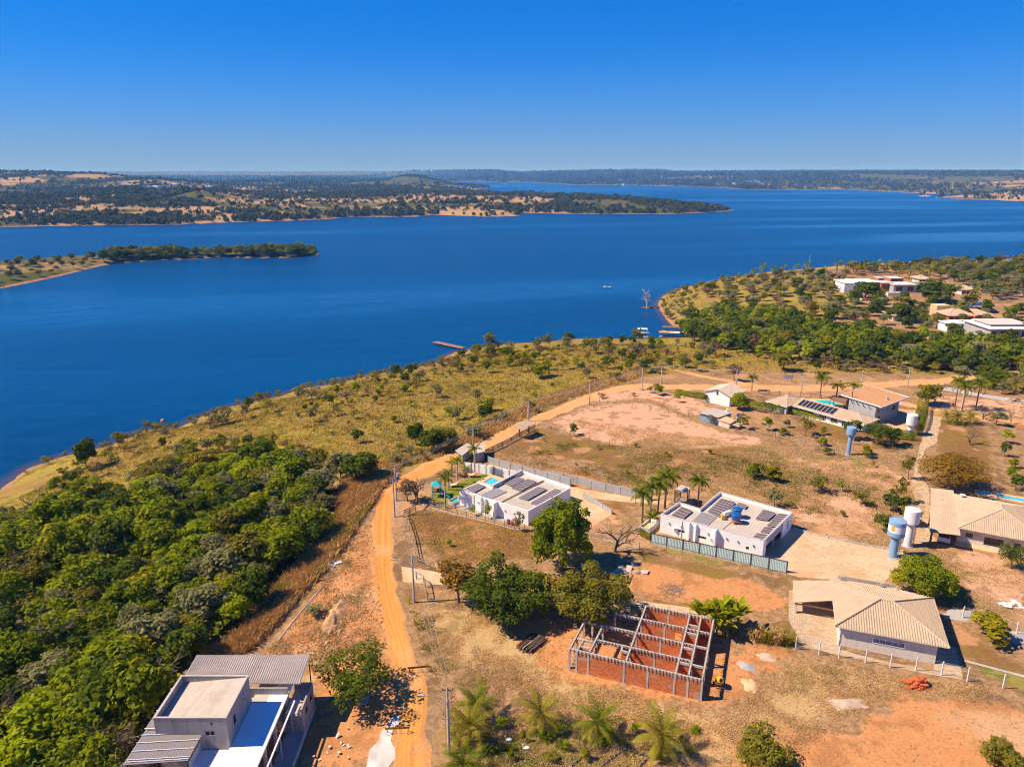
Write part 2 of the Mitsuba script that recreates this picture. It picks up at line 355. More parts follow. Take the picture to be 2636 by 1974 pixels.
leaf_mat('leaf_dark', (0.045, 0.08, 0.008), (0.185, 0.225, 0.018))
leaf_mat('leaf_mid', (0.1, 0.145, 0.005), (0.36, 0.39, 0.014), (0.38, 0.33, 0.016))
leaf_mat('leaf_lime', (0.17, 0.225, 0.004), (0.44, 0.48, 0.014))
leaf_mat('leaf_olive', (0.13, 0.12, 0.012), (0.33, 0.295, 0.034), (0.36, 0.27, 0.03))
leaf_mat('leaf_grey', (0.165, 0.16, 0.055), (0.35, 0.335, 0.14))
leaf_mat('leaf_gold', (0.160, 0.085, 0.010), (0.360, 0.210, 0.026), trans=0.5)
leaf_mat('leaf_yellow', (0.15, 0.15, 0.006), (0.46, 0.38, 0.014))
leaf_mat('leaf_dry', (0.140, 0.085, 0.040), (0.300, 0.200, 0.110), trans=0.3)
leaf_mat('palm_green', (0.06, 0.1, 0.005), (0.255, 0.3, 0.016))
leaf_mat('leaf_far', (0.034, 0.052, 0.012), (0.115, 0.130, 0.030))
leaf_mat('leaf_far_dry', (0.085, 0.078, 0.024), (0.200, 0.165, 0.060))
leaf_mat('palm_gold', (0.15, 0.15, 0.01), (0.45, 0.38, 0.042))
leaf_mat('grass_gold', (0.440, 0.310, 0.045), (0.720, 0.540, 0.110), (0.38, 0.34, 0.040), trans=0.4)
leaf_mat('grass_straw', (0.480, 0.320, 0.140), (0.820, 0.600, 0.310), (0.40, 0.33, 0.10), trans=0.4)
leaf_mat('grass_rust', (0.400, 0.220, 0.070), (0.780, 0.520, 0.200), (0.44, 0.36, 0.060), trans=0.4)
def bark_col(p, n, uv):
    return mix((0.10, 0.07, 0.05), (0.26, 0.20, 0.15), fbm(p.x * 6, p.y * 6, p.z * 2, 2))
scene['bark'] = {'type': 'twosided', 'bsdf': {'type': 'diffuse', 'reflectance': proc(bark_col)}}
def pale_col(p, n, uv):
    return mix((0.30, 0.26, 0.22), (0.52, 0.47, 0.42), fbm(p.x * 5, p.y * 5, p.z * 2, 2))
scene['bark_pale'] = {'type': 'twosided', 'bsdf': {'type': 'diffuse', 'reflectance': proc(pale_col)}}

# ------------------------------------------------------------------ mesh pieces
def tube(pts, rad, sides=6, caps=True):
    pts = np.asarray(pts, float)
    rad = np.broadcast_to(np.asarray(rad, float), (len(pts),))
    tan = np.gradient(pts, axis=0)
    tan /= np.linalg.norm(tan, axis=1, keepdims=True) + 1e-12
    ref = np.array([0, 0, 1.0]) if abs(tan[0][2]) < 0.9 else np.array([1.0, 0, 0])
    v, f = [], []
    a = np.arange(sides) / sides * 2 * np.pi
    for k in range(len(pts)):
        n1 = np.cross(tan[k], ref); n1 /= np.linalg.norm(n1) + 1e-12
        n2 = np.cross(tan[k], n1)
        v.append(pts[k] + rad[k] * (np.cos(a)[:, None] * n1 + np.sin(a)[:, None] * n2))
    v = np.vstack(v)
    for k in range(len(pts) - 1):
        i = np.arange(sides)
        j = (i + 1) % sides
        b = k * sides
        f += [np.stack([b + i, b + j, b + sides + j], 1), np.stack([b + i, b + sides + j, b + sides + i], 1)]
    f = np.vstack(f)
    if caps:
        for b, flip in ((0, 0), ((len(pts) - 1) * sides, 1)):
            q = np.stack([np.full(sides - 2, b), b + np.arange(2, sides), b + np.arange(1, sides - 1)], 1)
            f = np.vstack([f, q[:, ::-1] if flip else q])
    return v, f

def joined(ms):
    vs, fs, n = [], [], 0
    for v, f in ms:
        f = np.asarray(f)
        if f.shape[1] == 4:
            f = np.vstack([f[:, [0, 1, 2]], f[:, [0, 2, 3]]])
        vs.append(np.asarray(v, float)); fs.append(f + n); n += len(v)
    return np.vstack(vs), np.vstack(fs)

def cards(pos, nrm, size, r, aspect=1.0):
    """Leaf sprays: one bent diamond of two triangles at each position, facing nrm."""
    n = len(pos)
    nrm = nrm / (np.linalg.norm(nrm, axis=1, keepdims=True) + 1e-9)
    a = np.cross(nrm, r.normal(size=(n, 3)))
    a /= np.linalg.norm(a, axis=1, keepdims=True) + 1e-9
    b = np.cross(nrm, a)
    s = np.broadcast_to(np.asarray(size, float), (n,))[:, None]
    bend = nrm * s * r.uniform(-0.35, 0.1, (n, 1))
    v = np.stack([pos - a * s * aspect + bend, pos - b * s * 0.62, pos + a * s * aspect + bend, pos + b * s * 0.62], 1).reshape(-1, 3)
    k = np.arange(n)[:, None] * 4
    return v, np.vstack([k + [0, 1, 3], k + [1, 2, 3]])

def crown(r, R, Hc, z0, blobs, leaves, size, flat=0.8, hollow=0.2, spread=1.0):
    """Leaves on uneven clumps that make a crown of about radius R and height Hc above z0; returns the mesh and the clumps' centres."""
    c = []
    lop = r.uniform(0.65, 1.0, 8)
    while len(c) < blobs:
        p = r.uniform(-1, 1, 3)
        a = (math.atan2(p[1], p[0]) / (2 * math.pi) * 8) % 8
        k = lop[int(a) % 8] * (1 - a % 1) + lop[(int(a) + 1) % 8] * (a % 1)
        if hollow < np.linalg.norm(p * [1, 1, 0.95]) / k < 1 and p[2] > -0.7:
            c.append(p)
    c = np.array(c)
    rb = np.clip(0.20 + 0.26 * r.random(blobs) ** 1.5, 0, 0.46)
    c = c * (1 - rb[:, None] * 0.45)
    c[:, 2] += r.normal(size=blobs) * 0.06
    w = rb ** 1.8
    own = r.choice(blobs, leaves, p=w / w.sum())
    d = r.normal(size=(leaves, 3))
    d[:, 2] = np.where(r.random(leaves) < 0.72, np.abs(d[:, 2]), d[:, 2])
    d /= np.linalg.norm(d, axis=1, keepdims=True)
    lump = 0.62 + 0.76 * meshkit.fbm(d * 2.4 + own[:, None] * 3.1, 2)
    p = c[own] + d * (rb[own] * lump * r.uniform(0.72, 1.12, leaves))[:, None] * spread
    p += r.normal(size=p.shape) * 0.035 * (r.random(leaves) < 0.3)[:, None]
    sc = np.array([R, R, Hc / 2])
    pos = p * sc + [0, 0, z0 + Hc / 2]
    nrm = d / sc * R + r.normal(size=(leaves, 3)) * 0.65 + [0, 0, 0.3]
    return cards(pos, nrm, size * r.uniform(0.5, 1.45, leaves), r), c * sc + [0, 0, z0 + Hc / 2]

def lobed(r, R, Hc, z0, blobs, leaves, size, lobes=4, **kw):
    """A wide crown of several crowns grown into one another."""
    ms, cs = [], []
    for k in range(lobes):
        a = 2 * math.pi * (k + r.uniform(-0.3, 0.3)) / lobes
        q = R * r.uniform(0.34, 0.48)
        h = Hc * r.uniform(0.68, 1.0)
        m, c = crown(r, R * r.uniform(0.52, 0.66), h, z0 + (Hc - h) * r.uniform(0.1, 0.6), blobs // lobes, leaves // lobes, size, **kw)
        o = np.array([q * math.cos(a), q * math.sin(a), 0])
        ms.append((m[0] + o, m[1])); cs.append(c + o)
    return joined(ms), np.vstack(cs)

def limbs(r, z0, ends, rad, lean=0.3, sides=5):
    top = np.array([r.normal() * lean, r.normal() * lean, z0])
    ms = [tube([[0, 0, -0.6], [0, 0, 0.15 * z0], top * [0.5, 0.5, 0.6], top], [rad * 1.5, rad * 1.05, rad * 0.9, rad * 0.72], sides + 1)]
    for e in ends:
        m = (top + e) / 2 + r.normal(size=3) * 0.12 * np.linalg.norm(e - top)
        m[2] += 0.05 * abs(e[2] - top[2])
        ms.append(tube([top * [1, 1, 0.94], m, e], [rad * 0.55, rad * 0.34, rad * 0.09], sides))
    return joined(ms)

def bare_tree(r, H, R, rad, levels=4, kids=3):
    ms = []
    def grow(p, d, L, rd, lv):
        q = p + d * L * 0.5 + r.normal(size=3) * 0.06 * L
        e = p + d * L + r.normal(size=3) * 0.1 * L
        ms.append(tube([p, q, e], [rd, rd * 0.82, rd * 0.62], 5 if lv > 1 else 3, caps=False))
        if lv == 0:
            return
        for _ in range(kids if lv < levels else kids + 1):
            nd = d + r.normal(size=3) * 0.62 * [1, 1, 0.6] + [0, 0, 0.12]
            grow(e if r.random() < 0.6 else q, nd / np.linalg.norm(nd), L * r.uniform(0.6, 0.85), rd * 0.58, lv - 1)
    grow(np.array([0, 0, -0.4]), np.array([0, 0, 1.0]), H * 0.30, rad, levels)
    v, f = joined(ms)
    k = R / max(np.percentile(np.abs(v[:, :2]), 98), 0.1)
    v[:, :2] *= min(k, 1.6)
    v[:, 2] *= H / v[:, 2].max()
    return v, f

def group(name, **shapes):
    scene[name] = {'type': 'shapegroup', **shapes}
    return name

PROTO = {}
def tree_proto(kind, mat, R, H, trunk, blobs, leaves, size, rad, n=2, bark='bark', make=None, **kw):
    PROTO[kind] = []
    for i in range(n):
        r = np.random.default_rng(abs(hash_(kind)) + i)
        cm, cs = (make or crown)(r, R, H - trunk, trunk, blobs, leaves, size, **kw)
        ends = cs[r.choice(len(cs), min(len(cs), 9), replace=False)]
        g = group(f'proto_{kind}_{i}', crown=ply(cm, mat), trunk=ply(limbs(r, trunk + 0.25 * (H - trunk), ends, rad), bark, smooth=True))
        PROTO[kind].append((g, R, H))

def hash_(s):
    h = 7
    for ch in s:
        h = (h * 131 + ord(ch)) % 1000003
    return h

tree_proto('forest_dark', 'leaf_dark', 3.6, 7.0, 1.2, 30, 2300, 0.31, 0.17, n=3)
tree_proto('forest_mid', 'leaf_mid', 3.8, 7.0, 1.0, 30, 2400, 0.32, 0.17, n=3)
tree_proto('forest_lime', 'leaf_lime', 3.4, 6.2, 0.9, 28, 2200, 0.30, 0.15, n=2)
tree_proto('forest_grey', 'leaf_grey', 3.4, 6.2, 1.0, 26, 1900, 0.27, 0.15, n=2)
tree_proto('forest_olive', 'leaf_olive', 3.4, 6.4, 1.0, 28, 2100, 0.29, 0.15, n=2)
tree_proto('mid_dark', 'leaf_dark', 4.2, 7.6, 0.5, 18, 900, 0.50, 0.2)
tree_proto('mid_mid', 'leaf_mid', 4.2, 7.4, 0.5, 18, 900, 0.50, 0.2)
tree_proto('mid_lime', 'leaf_lime', 3.4, 6.0, 1.0, 16, 700, 0.45, 0.2)
tree_proto('mid_grey', 'leaf_grey', 4.2, 7.0, 2.2, 18, 800, 0.42, 0.2)
tree_proto('mid_olive', 'leaf_olive', 4.2, 7.0, 2.0, 18, 850, 0.45, 0.2)
tree_proto('mid_dry', 'leaf_dry', 3.8, 6.6, 2.2, 16, 560, 0.36, 0.2)
tree_proto('shrub_dark', 'leaf_dark', 1.5, 2.8, 0.5, 12, 520, 0.17, 0.06)
tree_proto('shrub_mid', 'leaf_mid', 1.5, 2.6, 0.3, 12, 560, 0.17, 0.06)
tree_proto('shrub_lime', 'leaf_lime', 1.3, 2.4, 0.6, 10, 360, 0.16, 0.05)
tree_proto('shrub_olive', 'leaf_olive', 1.5, 3.0, 0.8, 11, 380, 0.16, 0.06)
tree_proto('shrub_grey', 'leaf_grey', 1.5, 2.4, 0.5, 11, 420, 0.15, 0.06)
tree_proto('shrub_dry', 'leaf_dry', 1.4, 2.2, 0.4, 10, 320, 0.13, 0.06)
tree_proto('shrub_yellow', 'leaf_yellow', 1.6, 2.6, 0.2, 12, 700, 0.16, 0.06)
PROTO['bare'] = []
for i in range(2):
    g = group(f'proto_bare_{i}', trunk=ply(bare_tree(np.random.default_rng(60 + i), 5.0, 2.4, 0.16, 4, 3), 'bark'))
    PROTO['bare'].append((g, 2.4, 5.0))

def put(name, kind, p, scale, label, cat, grp=None, i=None, sz=None, rot=None):
    """One plant as an object of its own: an instance of its kind, turned and sized."""
    key = numbered(name)
    g, R, H = PROTO[kind][(int(rng.integers(1000)) if i is None else i) % len(PROTO[kind])]
    a = float(rng.uniform(0, 360)) if rot is None else rot
    sx = float(scale)
    szz = float(scale if sz is None else sz)
    scene[key] = {'type': 'instance', 'to_world': T().translate([float(p[0]), float(p[1]), float(p[2])]).rotate([0, 0, 1], a).scale([sx, sx, szz]),
                  'group': {'type': 'ref', 'id': g}}
    return lab(key, label, cat, grp)

def scatter(poly, spacing, tries=30000, seed=1, keep=None, most=10000):
    """Spots in a plan polygon no nearer to one another than spacing (a number or a function of x, y)."""
    r = np.random.default_rng(seed)
    q = Polygon([tuple(p[:2]) for p in poly]).buffer(0)
    x0, y0, x1, y1 = q.bounds
    P = r.uniform([x0, y0], [x1, y1], (tries, 2))
    P = P[shapely.contains_xy(q, P[:, 0], P[:, 1])]
    out, cell, cs = [], {}, spacing
    for p in P:
        k = (int(p[0] // cs), int(p[1] // cs))
        if any(np.hypot(*(o - p)) < cs for a in (-1, 0, 1) for b in (-1, 0, 1) for o in cell.get((k[0] + a, k[1] + b), ())):
            continue
        if keep is not None and not keep(p):
            continue
        cell.setdefault(k, []).append(p)
        out.append(p)
        if len(out) >= most:
            break
    out = np.array(out).reshape(-1, 2)
    return np.column_stack([out, hz(out[:, 0], out[:, 1])])

# ------------------------------------------------------------------ the wood west of the road
WOOD_PX = [(-160, 1180), (0, 1135), (130, 1125), (240, 1095), (340, 1050), (480, 1010), (560, 1000), (640, 1010), (700, 1065), (705, 1110), (690, 1158), (630, 1210), (582, 1260), (540, 1315),
           (495, 1370), (450, 1405), (380, 1450), (330, 1560), (290, 1640), (260, 1720), (-60, 1720), (-200, 1500)]
WOOD = gpts(WOOD_PX, K)
wood_kinds = [('forest_dark', 0.24, 'dark green'), ('forest_mid', 0.36, 'leafy green'),
              ('forest_lime', 0.12, 'bright lime green'), ('forest_grey', 0.12, 'pale grey green'),
              ('forest_olive', 0.16, 'olive yellow')]
def size_word(s, lo, hi):
    return 'small' if s < lo else 'tall' if s > hi else 'middling'
def wood_place(p):
    if np.hypot(p[0] + 31, p[1] - 62) < 17:
        return 'behind the grey cement house'
    q = shapely.distance(VERGE, shapely.points(p[0], p[1]))
    if q < 9:
        return 'at the rusty grass strip along the dirt road'
    if p[1] > 128:
        return 'at the meadow end of the dense wood'
    if p[0] < -72:
        return 'deep in the dense wood by the left picture edge'
    return 'in the middle of the dense wood' if p[1] > 90 else 'in the nearer part of the dense wood'
VERGE = LineString(gpts([(740, 1050), (735, 1110), (725, 1160), (660, 1215), (610, 1265), (570, 1320), (520, 1380)], K)[:, :2])
spots = scatter(WOOD, 3.5, seed=5, most=300)
pk = np.random.default_rng(21)
for p in spots:
    k = wood_kinds[pk.choice(5, p=[w[1] for w in wood_kinds])]
    s = pk.uniform(0.5, 1.25)
    put('wood_tree', k[0], p, s, f'{size_word(s, 0.72, 1.02)} {k[2]} tree {wood_place(p)}', 'tree', 'trees of the dense wood by the road', sz=s * pk.uniform(0.7, 1.0))
print('wood', len(spots))

def leafy_layer(poly, n, h, size, seed, mat, name, label):
    r = np.random.default_rng(seed)
    q = Polygon([tuple(p[:2]) for p in poly]).buffer(0)
    x0, y0, x1, y1 = q.bounds
    P = r.uniform([x0, y0], [x1, y1], (n * 3, 2))
    P = P[shapely.contains_xy(q, P[:, 0], P[:, 1])][:n]
    bump = meshkit.fbm(np.column_stack([P / 3.0, np.zeros(len(P))]), 3, seed)
    z = hz(P[:, 0], P[:, 1]) + h * (0.2 + 1.6 * bump * r.uniform(0.3, 1, len(P)))
    m = cards(np.column_stack([P, z]), r.normal(size=(len(P), 3)) * 0.7 + [0, 0, 1], size * r.uniform(0.6, 1.3, len(P)), r)
    scene[name] = ply(m, mat)
    lab(name, label, kind='stuff')
leafy_layer(WOOD, 42000, 2.3, 0.26, 31, 'leaf_mid', 'undergrowth', 'tangle of low green leaves under the dense wood')

# ------------------------------------------------------------------ wood and grove on the headland
WOOD_B = gpts([(1470, 712), (1500, 690), (1560, 675), (1640, 690), (1720, 705), (1790, 725), (1900, 735), (2030, 745), (2120, 760), (2211, 770), (2300, 790), (2300, 850), (2180, 820), (2090, 800), (2000, 798),
               (1880, 790), (1760, 785), (1660, 770), (1560, 758), (1500, 742)], K)
b_kinds = [('mid_dark', 0.38, 'dark green tree in the wood below the lakeside houses'), ('mid_mid', 0.36, 'fresh green tree in the wood below the lakeside houses'), ('mid_lime', 0.08, 'lime green tree in the wood below the lakeside houses'),
           ('mid_grey', 0.09, 'grey leaved tree in the wood below the lakeside houses'), ('mid_olive', 0.09, 'olive tree in the wood below the lakeside houses')]
for p in scatter(WOOD_B, 5.0, seed=6, most=260):
    k = b_kinds[pk.choice(5, p=[w[1] for w in b_kinds])]
    s = pk.uniform(0.7, 1.15)
    where = 'near the boat shore' if p[0] < 100 else 'below the playing lawn' if p[0] < 150 else 'below the tan roofed house' if p[0] < 195 else 'towards the right picture edge'
    put('headland_wood_tree', k[0], p, s, f'{size_word(s, 0.85, 1.0)} {k[2]} {where}', 'tree', 'trees of the wood below the lakeside houses')
GROVE = gpts([(1500, 640), (1560, 622), (1640, 607), (1740, 596), (1830, 600), (1800, 640), (1790, 665), (1860, 700), (1760, 700), (1650, 680), (1580, 660), (1545, 645)], K)
for p in scatter(GROVE, 8.2, seed=8, most=80):
    k = [('mid_grey', 'grey green savanna tree on the grassy headland'), ('mid_olive', 'olive green savanna tree on the grassy headland'), ('mid_dark', 'dark green savanna tree on the grassy headland'),
         ('mid_dry', 'brown dry savanna tree on the grassy headland')][pk.choice(4, p=[0.42, 0.26, 0.2, 0.12])]
    put('grove_tree', k[0], p, pk.uniform(0.55, 0.95), k[1], 'tree', 'spaced trees on the grassy headland')
BACK = gpts([(1840, 588), (2000, 578), (2211, 568), (2330, 566), (2330, 640), (2211, 640), (2150, 650), (2050, 605), (1940, 592), (1850, 596)], K)
for p in scatter(BACK, 6.6, seed=9, most=190):
    k = [('mid_grey', 'grey green tree behind the lakeside houses'), ('mid_olive', 'olive tree behind the lakeside houses'), ('mid_dark', 'dark green tree behind the lakeside houses'),
         ('mid_dry', 'brown dry tree behind the lakeside houses')][pk.choice(4, p=[0.36, 0.24, 0.28, 0.12])]
    s = pk.uniform(0.7, 1.1)
    put('back_tree', k[0], p, s, f'{size_word(s, 0.83, 0.97)} {k[1]}' + (' near the lake tip' if p[0] < 190 else ' towards the right edge'), 'tree', 'trees behind the lakeside houses')
HSE = gpts([(1830, 640), (1990, 650), (2211, 680), (2300, 690), (2300, 770), (2211, 750), (2040, 725), (1900, 705), (1800, 680)], K)
for p in scatter(HSE, 9.0, seed=10, most=90):
    k = [('mid_grey', 'grey green tree in the gardens of the lakeside houses'), ('mid_olive', 'olive tree in the gardens of the lakeside houses'), ('mid_dark', 'dark green tree in the gardens of the lakeside houses')][pk.choice(3)]
    put('garden_tree', k[0], p, pk.uniform(0.5, 0.9), k[1], 'tree', 'trees in the gardens of the lakeside houses')

# ------------------------------------------------------------------ island
ISL = gpts([(222, 569), (262, 564.5), (330, 560), (400, 558), (470, 555), (600, 555.5), (678, 552.5), (676, 548), (560, 547), (420, 549), (330, 551), (235, 556)], K)
for p in scatter(ISL, 5.4, seed=12, most=300):
    k = [('mid_dark', 'dark green tree crowding the wooded island tip'), ('mid_mid', 'green tree crowding the wooded island tip'), ('mid_olive', 'olive tree crowding the wooded island tip')][pk.choice(3, p=[0.45, 0.37, 0.18])]
    s = pk.uniform(0.8, 1.4)
    put('island_tree', k[0], p, s, f'{size_word(s, 0.98, 1.22)} {k[1]}' + (' at its outer end' if p[0] > -260 else ' near its grassy neck' if p[0] < -330 else ' in its middle'), 'tree', 'trees crowding the island tip')
ISL2 = gpts([(-120, 640), (0, 616), (60, 604), (130, 588), (210, 569), (200, 558), (60, 566), (0, 572), (-120, 590)], K)
for p in scatter(ISL2, 11.5, seed=13, most=70):
    k = [('mid_grey', 'grey green tree on the grassy end of the island'), ('mid_olive', 'olive tree on the grassy end of the island'), ('mid_dark', 'dark tree on the grassy end of the island'), ('mid_dry', 'bare brown tree on the grassy end of the island')][pk.choice(4)]
    put('island_scrub_tree', k[0], p, pk.uniform(0.5, 0.9), k[1], 'tree', 'trees on the grassy end of the island')

# ------------------------------------------------------------------ far woods: too many to count
def far_clumps(name, label, n, box, dens, size, cards_each, seed, mat):
    r = np.random.default_rng(seed)
    x0, y0, x1, y1 = box
    P = r.uniform([x0, y0], [x1, y1], (n, 2))
    P = P[np.abs(P[:, 0]) < 0.78 * P[:, 1] + 60]
    d = bil(GD, P[:, 0], P[:, 1])
    w = dens(P[:, 0], P[:, 1], d)
    P = P[(d > 3) & (r.random(len(P)) < w)]
    s = size * r.uniform(0.6, 1.35, len(P)) * (1 + P[:, 1] / 9000)
    z = hz(P[:, 0], P[:, 1])
    m = len(P)
    u = r.normal(size=(m, cards_each, 3)); u[..., 2] = np.abs(u[..., 2])
    u /= np.linalg.norm(u, axis=2, keepdims=True)
    pos = np.column_stack([P, z])[:, None] + u * (s[:, None, None] * np.array([0.85, 0.85, 1.0])) * r.uniform(0.7, 1, (m, cards_each, 1)) + np.array([0, 0, 0.4]) * s[:, None, None]
    scene[name] = ply(cards(pos.reshape(-1, 3), (u + r.normal(size=u.shape) * 0.4).reshape(-1, 3), np.repeat(s * 0.62, cards_each) * r.uniform(0.6, 1.3, m * cards_each), r), mat)
    lab(name, label, kind='stuff')
    print(name, m)
PASTURE = Polygon([tuple(q[:2]) for q in gpts([(400, 428), (520, 421), (620, 430), (760, 432), (950, 418), (1120, 426), (1250, 432), (1120, 446), (1000, 436), (850, 447), (640, 460), (520, 458), (430, 440)], K)]).buffer(0)
PASTURE_2 = Polygon([tuple(q[:2]) for q in gpts([(935, 455), (1120, 458), (1110, 466), (960, 466)], K)]).buffer(0)
def dens_near(x, y, d):
    n = np_fbm(x, y, 90, 4, 33)
    open_ = shapely.contains_xy(PASTURE, x, y) | shapely.contains_xy(PASTURE_2, x, y)
    w = np.clip((n - 0.47 + 0.13 * np.exp(-d / 60)) * 7, 0, 1) * 0.8 + 0.05
    w = np.where(open_, 0.07, w)
    return np.clip(w + 0.8 * (np.hypot((x + 730) / 90, (y - 1480) / 90) < 1), 0, 1)
far_clumps('far_shore_woods', 'dark green woods along the shore across the lake', 46000, (-1400, 1000, 520, 2300), dens_near, 3.9, 11, 41, 'leaf_far')
far_clumps('far_shore_scrub', 'olive scrub trees dotted over the dry pasture across the lake', 30000, (-1400, 1000, 520, 2300), lambda x, y, d: dens_near(x, y, d) * 0.6 + 0.01, 3.4, 9, 42, 'leaf_far_dry')
def dens_hill(x, y, d):
    n = np_fbm(x, y, 260, 3, 35)
    return np.clip((n - 0.40) * 6, 0.05, 1) * 0.8
far_clumps('hill_woods', 'bluish green woods over the low hills across the lake', 34000, (-3200, 2200, 1200, 4800), dens_hill, 5.2, 8, 43, 'leaf_far')
def dens_right(x, y, d):
    n = np_fbm(x, y, 420, 3, 37)
    return np.clip(np.exp(-d / 120) * 0.8 + np.clip((n - 0.42) * 6, 0, 1) * 0.85, 0, 1)
far_clumps('plateau_woods', 'dark woods on the slopes below the far plateau', 52000, (0, 1800, 6000, 7600), dens_right, 6.0, 5, 44, 'leaf_far')

far_clumps('mesa_woods', 'dark bluish woods over the distant tableland', 40000, (-5500, 5000, 1600, 9800), lambda x, y, d: np.clip((np_fbm(x, y, 700, 3, 39) - 0.34) * 6, 0.05, 0.9), 9.0, 4, 45, 'leaf_far')
# ------------------------------------------------------------------ building materials
def plain(name, rgb, rough=0.8, spec=0.2, vary=0.12, s=1.3, **kw):
    rgb = np.array(rgb, float)
    def col(p, n, uv):
        a = fbm(p.x * s, p.y * s, p.z * s, 3)
        b = noise(p.x * 9, p.y * 9, p.z * 9)
        return mi.Color3f(*map(float, rgb)) * (1 + vary * 2 * (a - 0.5) + vary * 0.5 * (b - 0.5))
    scene[name] = {'type': 'twosided', 'bsdf': {'type': 'principled', 'base_color': proc(col), 'roughness': rough, 'specular': spec, **kw}}

def stained(name, clean, dirt, amount=0.55, rough=0.85, s=0.7):
    """Render or cement with rain streaks and blotches."""
    def col(p, n, uv):
        u = p.x * n.y - p.y * n.x
        streak_ = noise(u * 5.0, p.z * 0.55, 3.3)
        blot = fbm(p.x * s, p.y * s, p.z * s, 4)
        t = smoothstep(0.42, 0.75, 0.55 * streak_ + 0.55 * blot - 0.02)
        return mix(mix(clean, [0.86 * c for c in clean], noise(p.x * 7, p.y * 7, p.z * 7)), dirt, t * amount)
    scene[name] = {'type': 'twosided', 'bsdf': {'type': 'principled', 'base_color': proc(col), 'roughness': rough, 'specular': 0.2}}

stained('white_render', (0.86, 0.86, 0.88), (0.70, 0.67, 0.63), 0.14)
stained('cream_render', (0.66, 0.62, 0.55), (0.42, 0.36, 0.28), 0.35)
stained('grey_render', (0.40, 0.41, 0.43), (0.30, 0.29, 0.29), 0.5)
stained('cement', (0.40, 0.355, 0.330), (0.25, 0.205, 0.185), 0.65)
stained('concrete', (0.52, 0.48, 0.44), (0.28, 0.24, 0.20), 0.6)
stained('blue_render', (0.20, 0.33, 0.55), (0.30, 0.30, 0.30), 0.4)
stained('tile_roof', (0.53, 0.40, 0.275), (0.36, 0.275, 0.20), 0.55, s=0.9)
stained('tile_roof_pale', (0.58, 0.47, 0.36), (0.40, 0.32, 0.25), 0.5, s=0.9)
stained('fibre_cement', (0.56, 0.49, 0.42), (0.36, 0.30, 0.25), 0.55)
stained('fibre_cement_grey', (0.50, 0.435, 0.40), (0.26, 0.22, 0.20), 0.5)
stained('orange_roof', (0.50, 0.27, 0.13), (0.40, 0.21, 0.11), 0.5)
plain('white_paint', (0.86, 0.86, 0.87), 0.5, 0.4, 0.03)
plain('ridge_dark', (0.17, 0.13, 0.10), 0.8, 0.2, 0.3, 5)
plain('wood', (0.17, 0.095, 0.05), 0.7, 0.3, 0.35, 3)
plain('wood_grey', (0.27, 0.215, 0.165), 0.8, 0.2, 0.35, 4)
plain('timber_log', (0.125, 0.085, 0.062), 0.8, 0.2, 0.5, 2)
plain('dark_steel', (0.035, 0.035, 0.04), 0.5, 0.5, 0.2)
plain('steel', (0.42, 0.43, 0.45), 0.45, 0.5, 0.1)
plain('polycarbonate', (0.24, 0.215, 0.21), 0.28, 0.5, 0.08, 0.6)
plain('collector', (0.150, 0.108, 0.092), 0.35, 0.5, 0.2, 0.8)
plain('solar_dark', (0.028, 0.026, 0.032), 0.3, 0.5, 0.2)
plain('teal_sheet', (0.44, 0.58, 0.575), 0.5, 0.4, 0.10, 0.6)
plain('tank_blue', (0.010, 0.09, 0.34), 0.35, 0.5, 0.12)
plain('tower_blue', (0.20, 0.36, 0.58), 0.5, 0.4, 0.14, 1.0)
plain('tower_white', (0.72, 0.73, 0.76), 0.5, 0.4, 0.08, 1.0)
plain('yellow', (0.62, 0.38, 0.02), 0.5, 0.4, 0.1)
plain('orange_steel', (0.55, 0.20, 0.05), 0.6, 0.3, 0.2)
plain('blue_plastic', (0.01, 0.11, 0.45), 0.4, 0.5, 0.08)
plain('red_plastic', (0.50, 0.075, 0.03), 0.4, 0.5, 0.1)
plain('teal_plastic', (0.02, 0.42, 0.46), 0.4, 0.5, 0.1)
plain('tyre_rubber', (0.15, 0.135, 0.125), 0.8, 0.3, 0.45, 2)
plain('paving_tan', (0.62, 0.42, 0.235), 0.85, 0.2, 0.22, 1.1)
plain('rubble_white', (0.62, 0.60, 0.56), 0.9, 0.2, 0.3, 3)
plain('car_paint_white', (0.72, 0.73, 0.74), 0.25, 0.6, 0.02, clearcoat=0.8)
plain('car_paint_grey', (0.16, 0.18, 0.21), 0.25, 0.6, 0.02, clearcoat=0.8)
scene['window_glass'] = {'type': 'twosided', 'bsdf': {'type': 'principled', 'base_color': {'type': 'rgb', 'value': [0.02, 0.025, 0.03]}, 'roughness': 0.08, 'specular': 0.6}}
scene['pool_water'] = {'type': 'twosided', 'bsdf': {'type': 'principled', 'base_color': proc(lambda p, n, uv: mix((0.02, 0.42, 0.66), (0.10, 0.55, 0.76), noise(p.x * 2.5, p.y * 2.5, 0.5))), 'roughness': 0.12, 'specular': 0.5}}

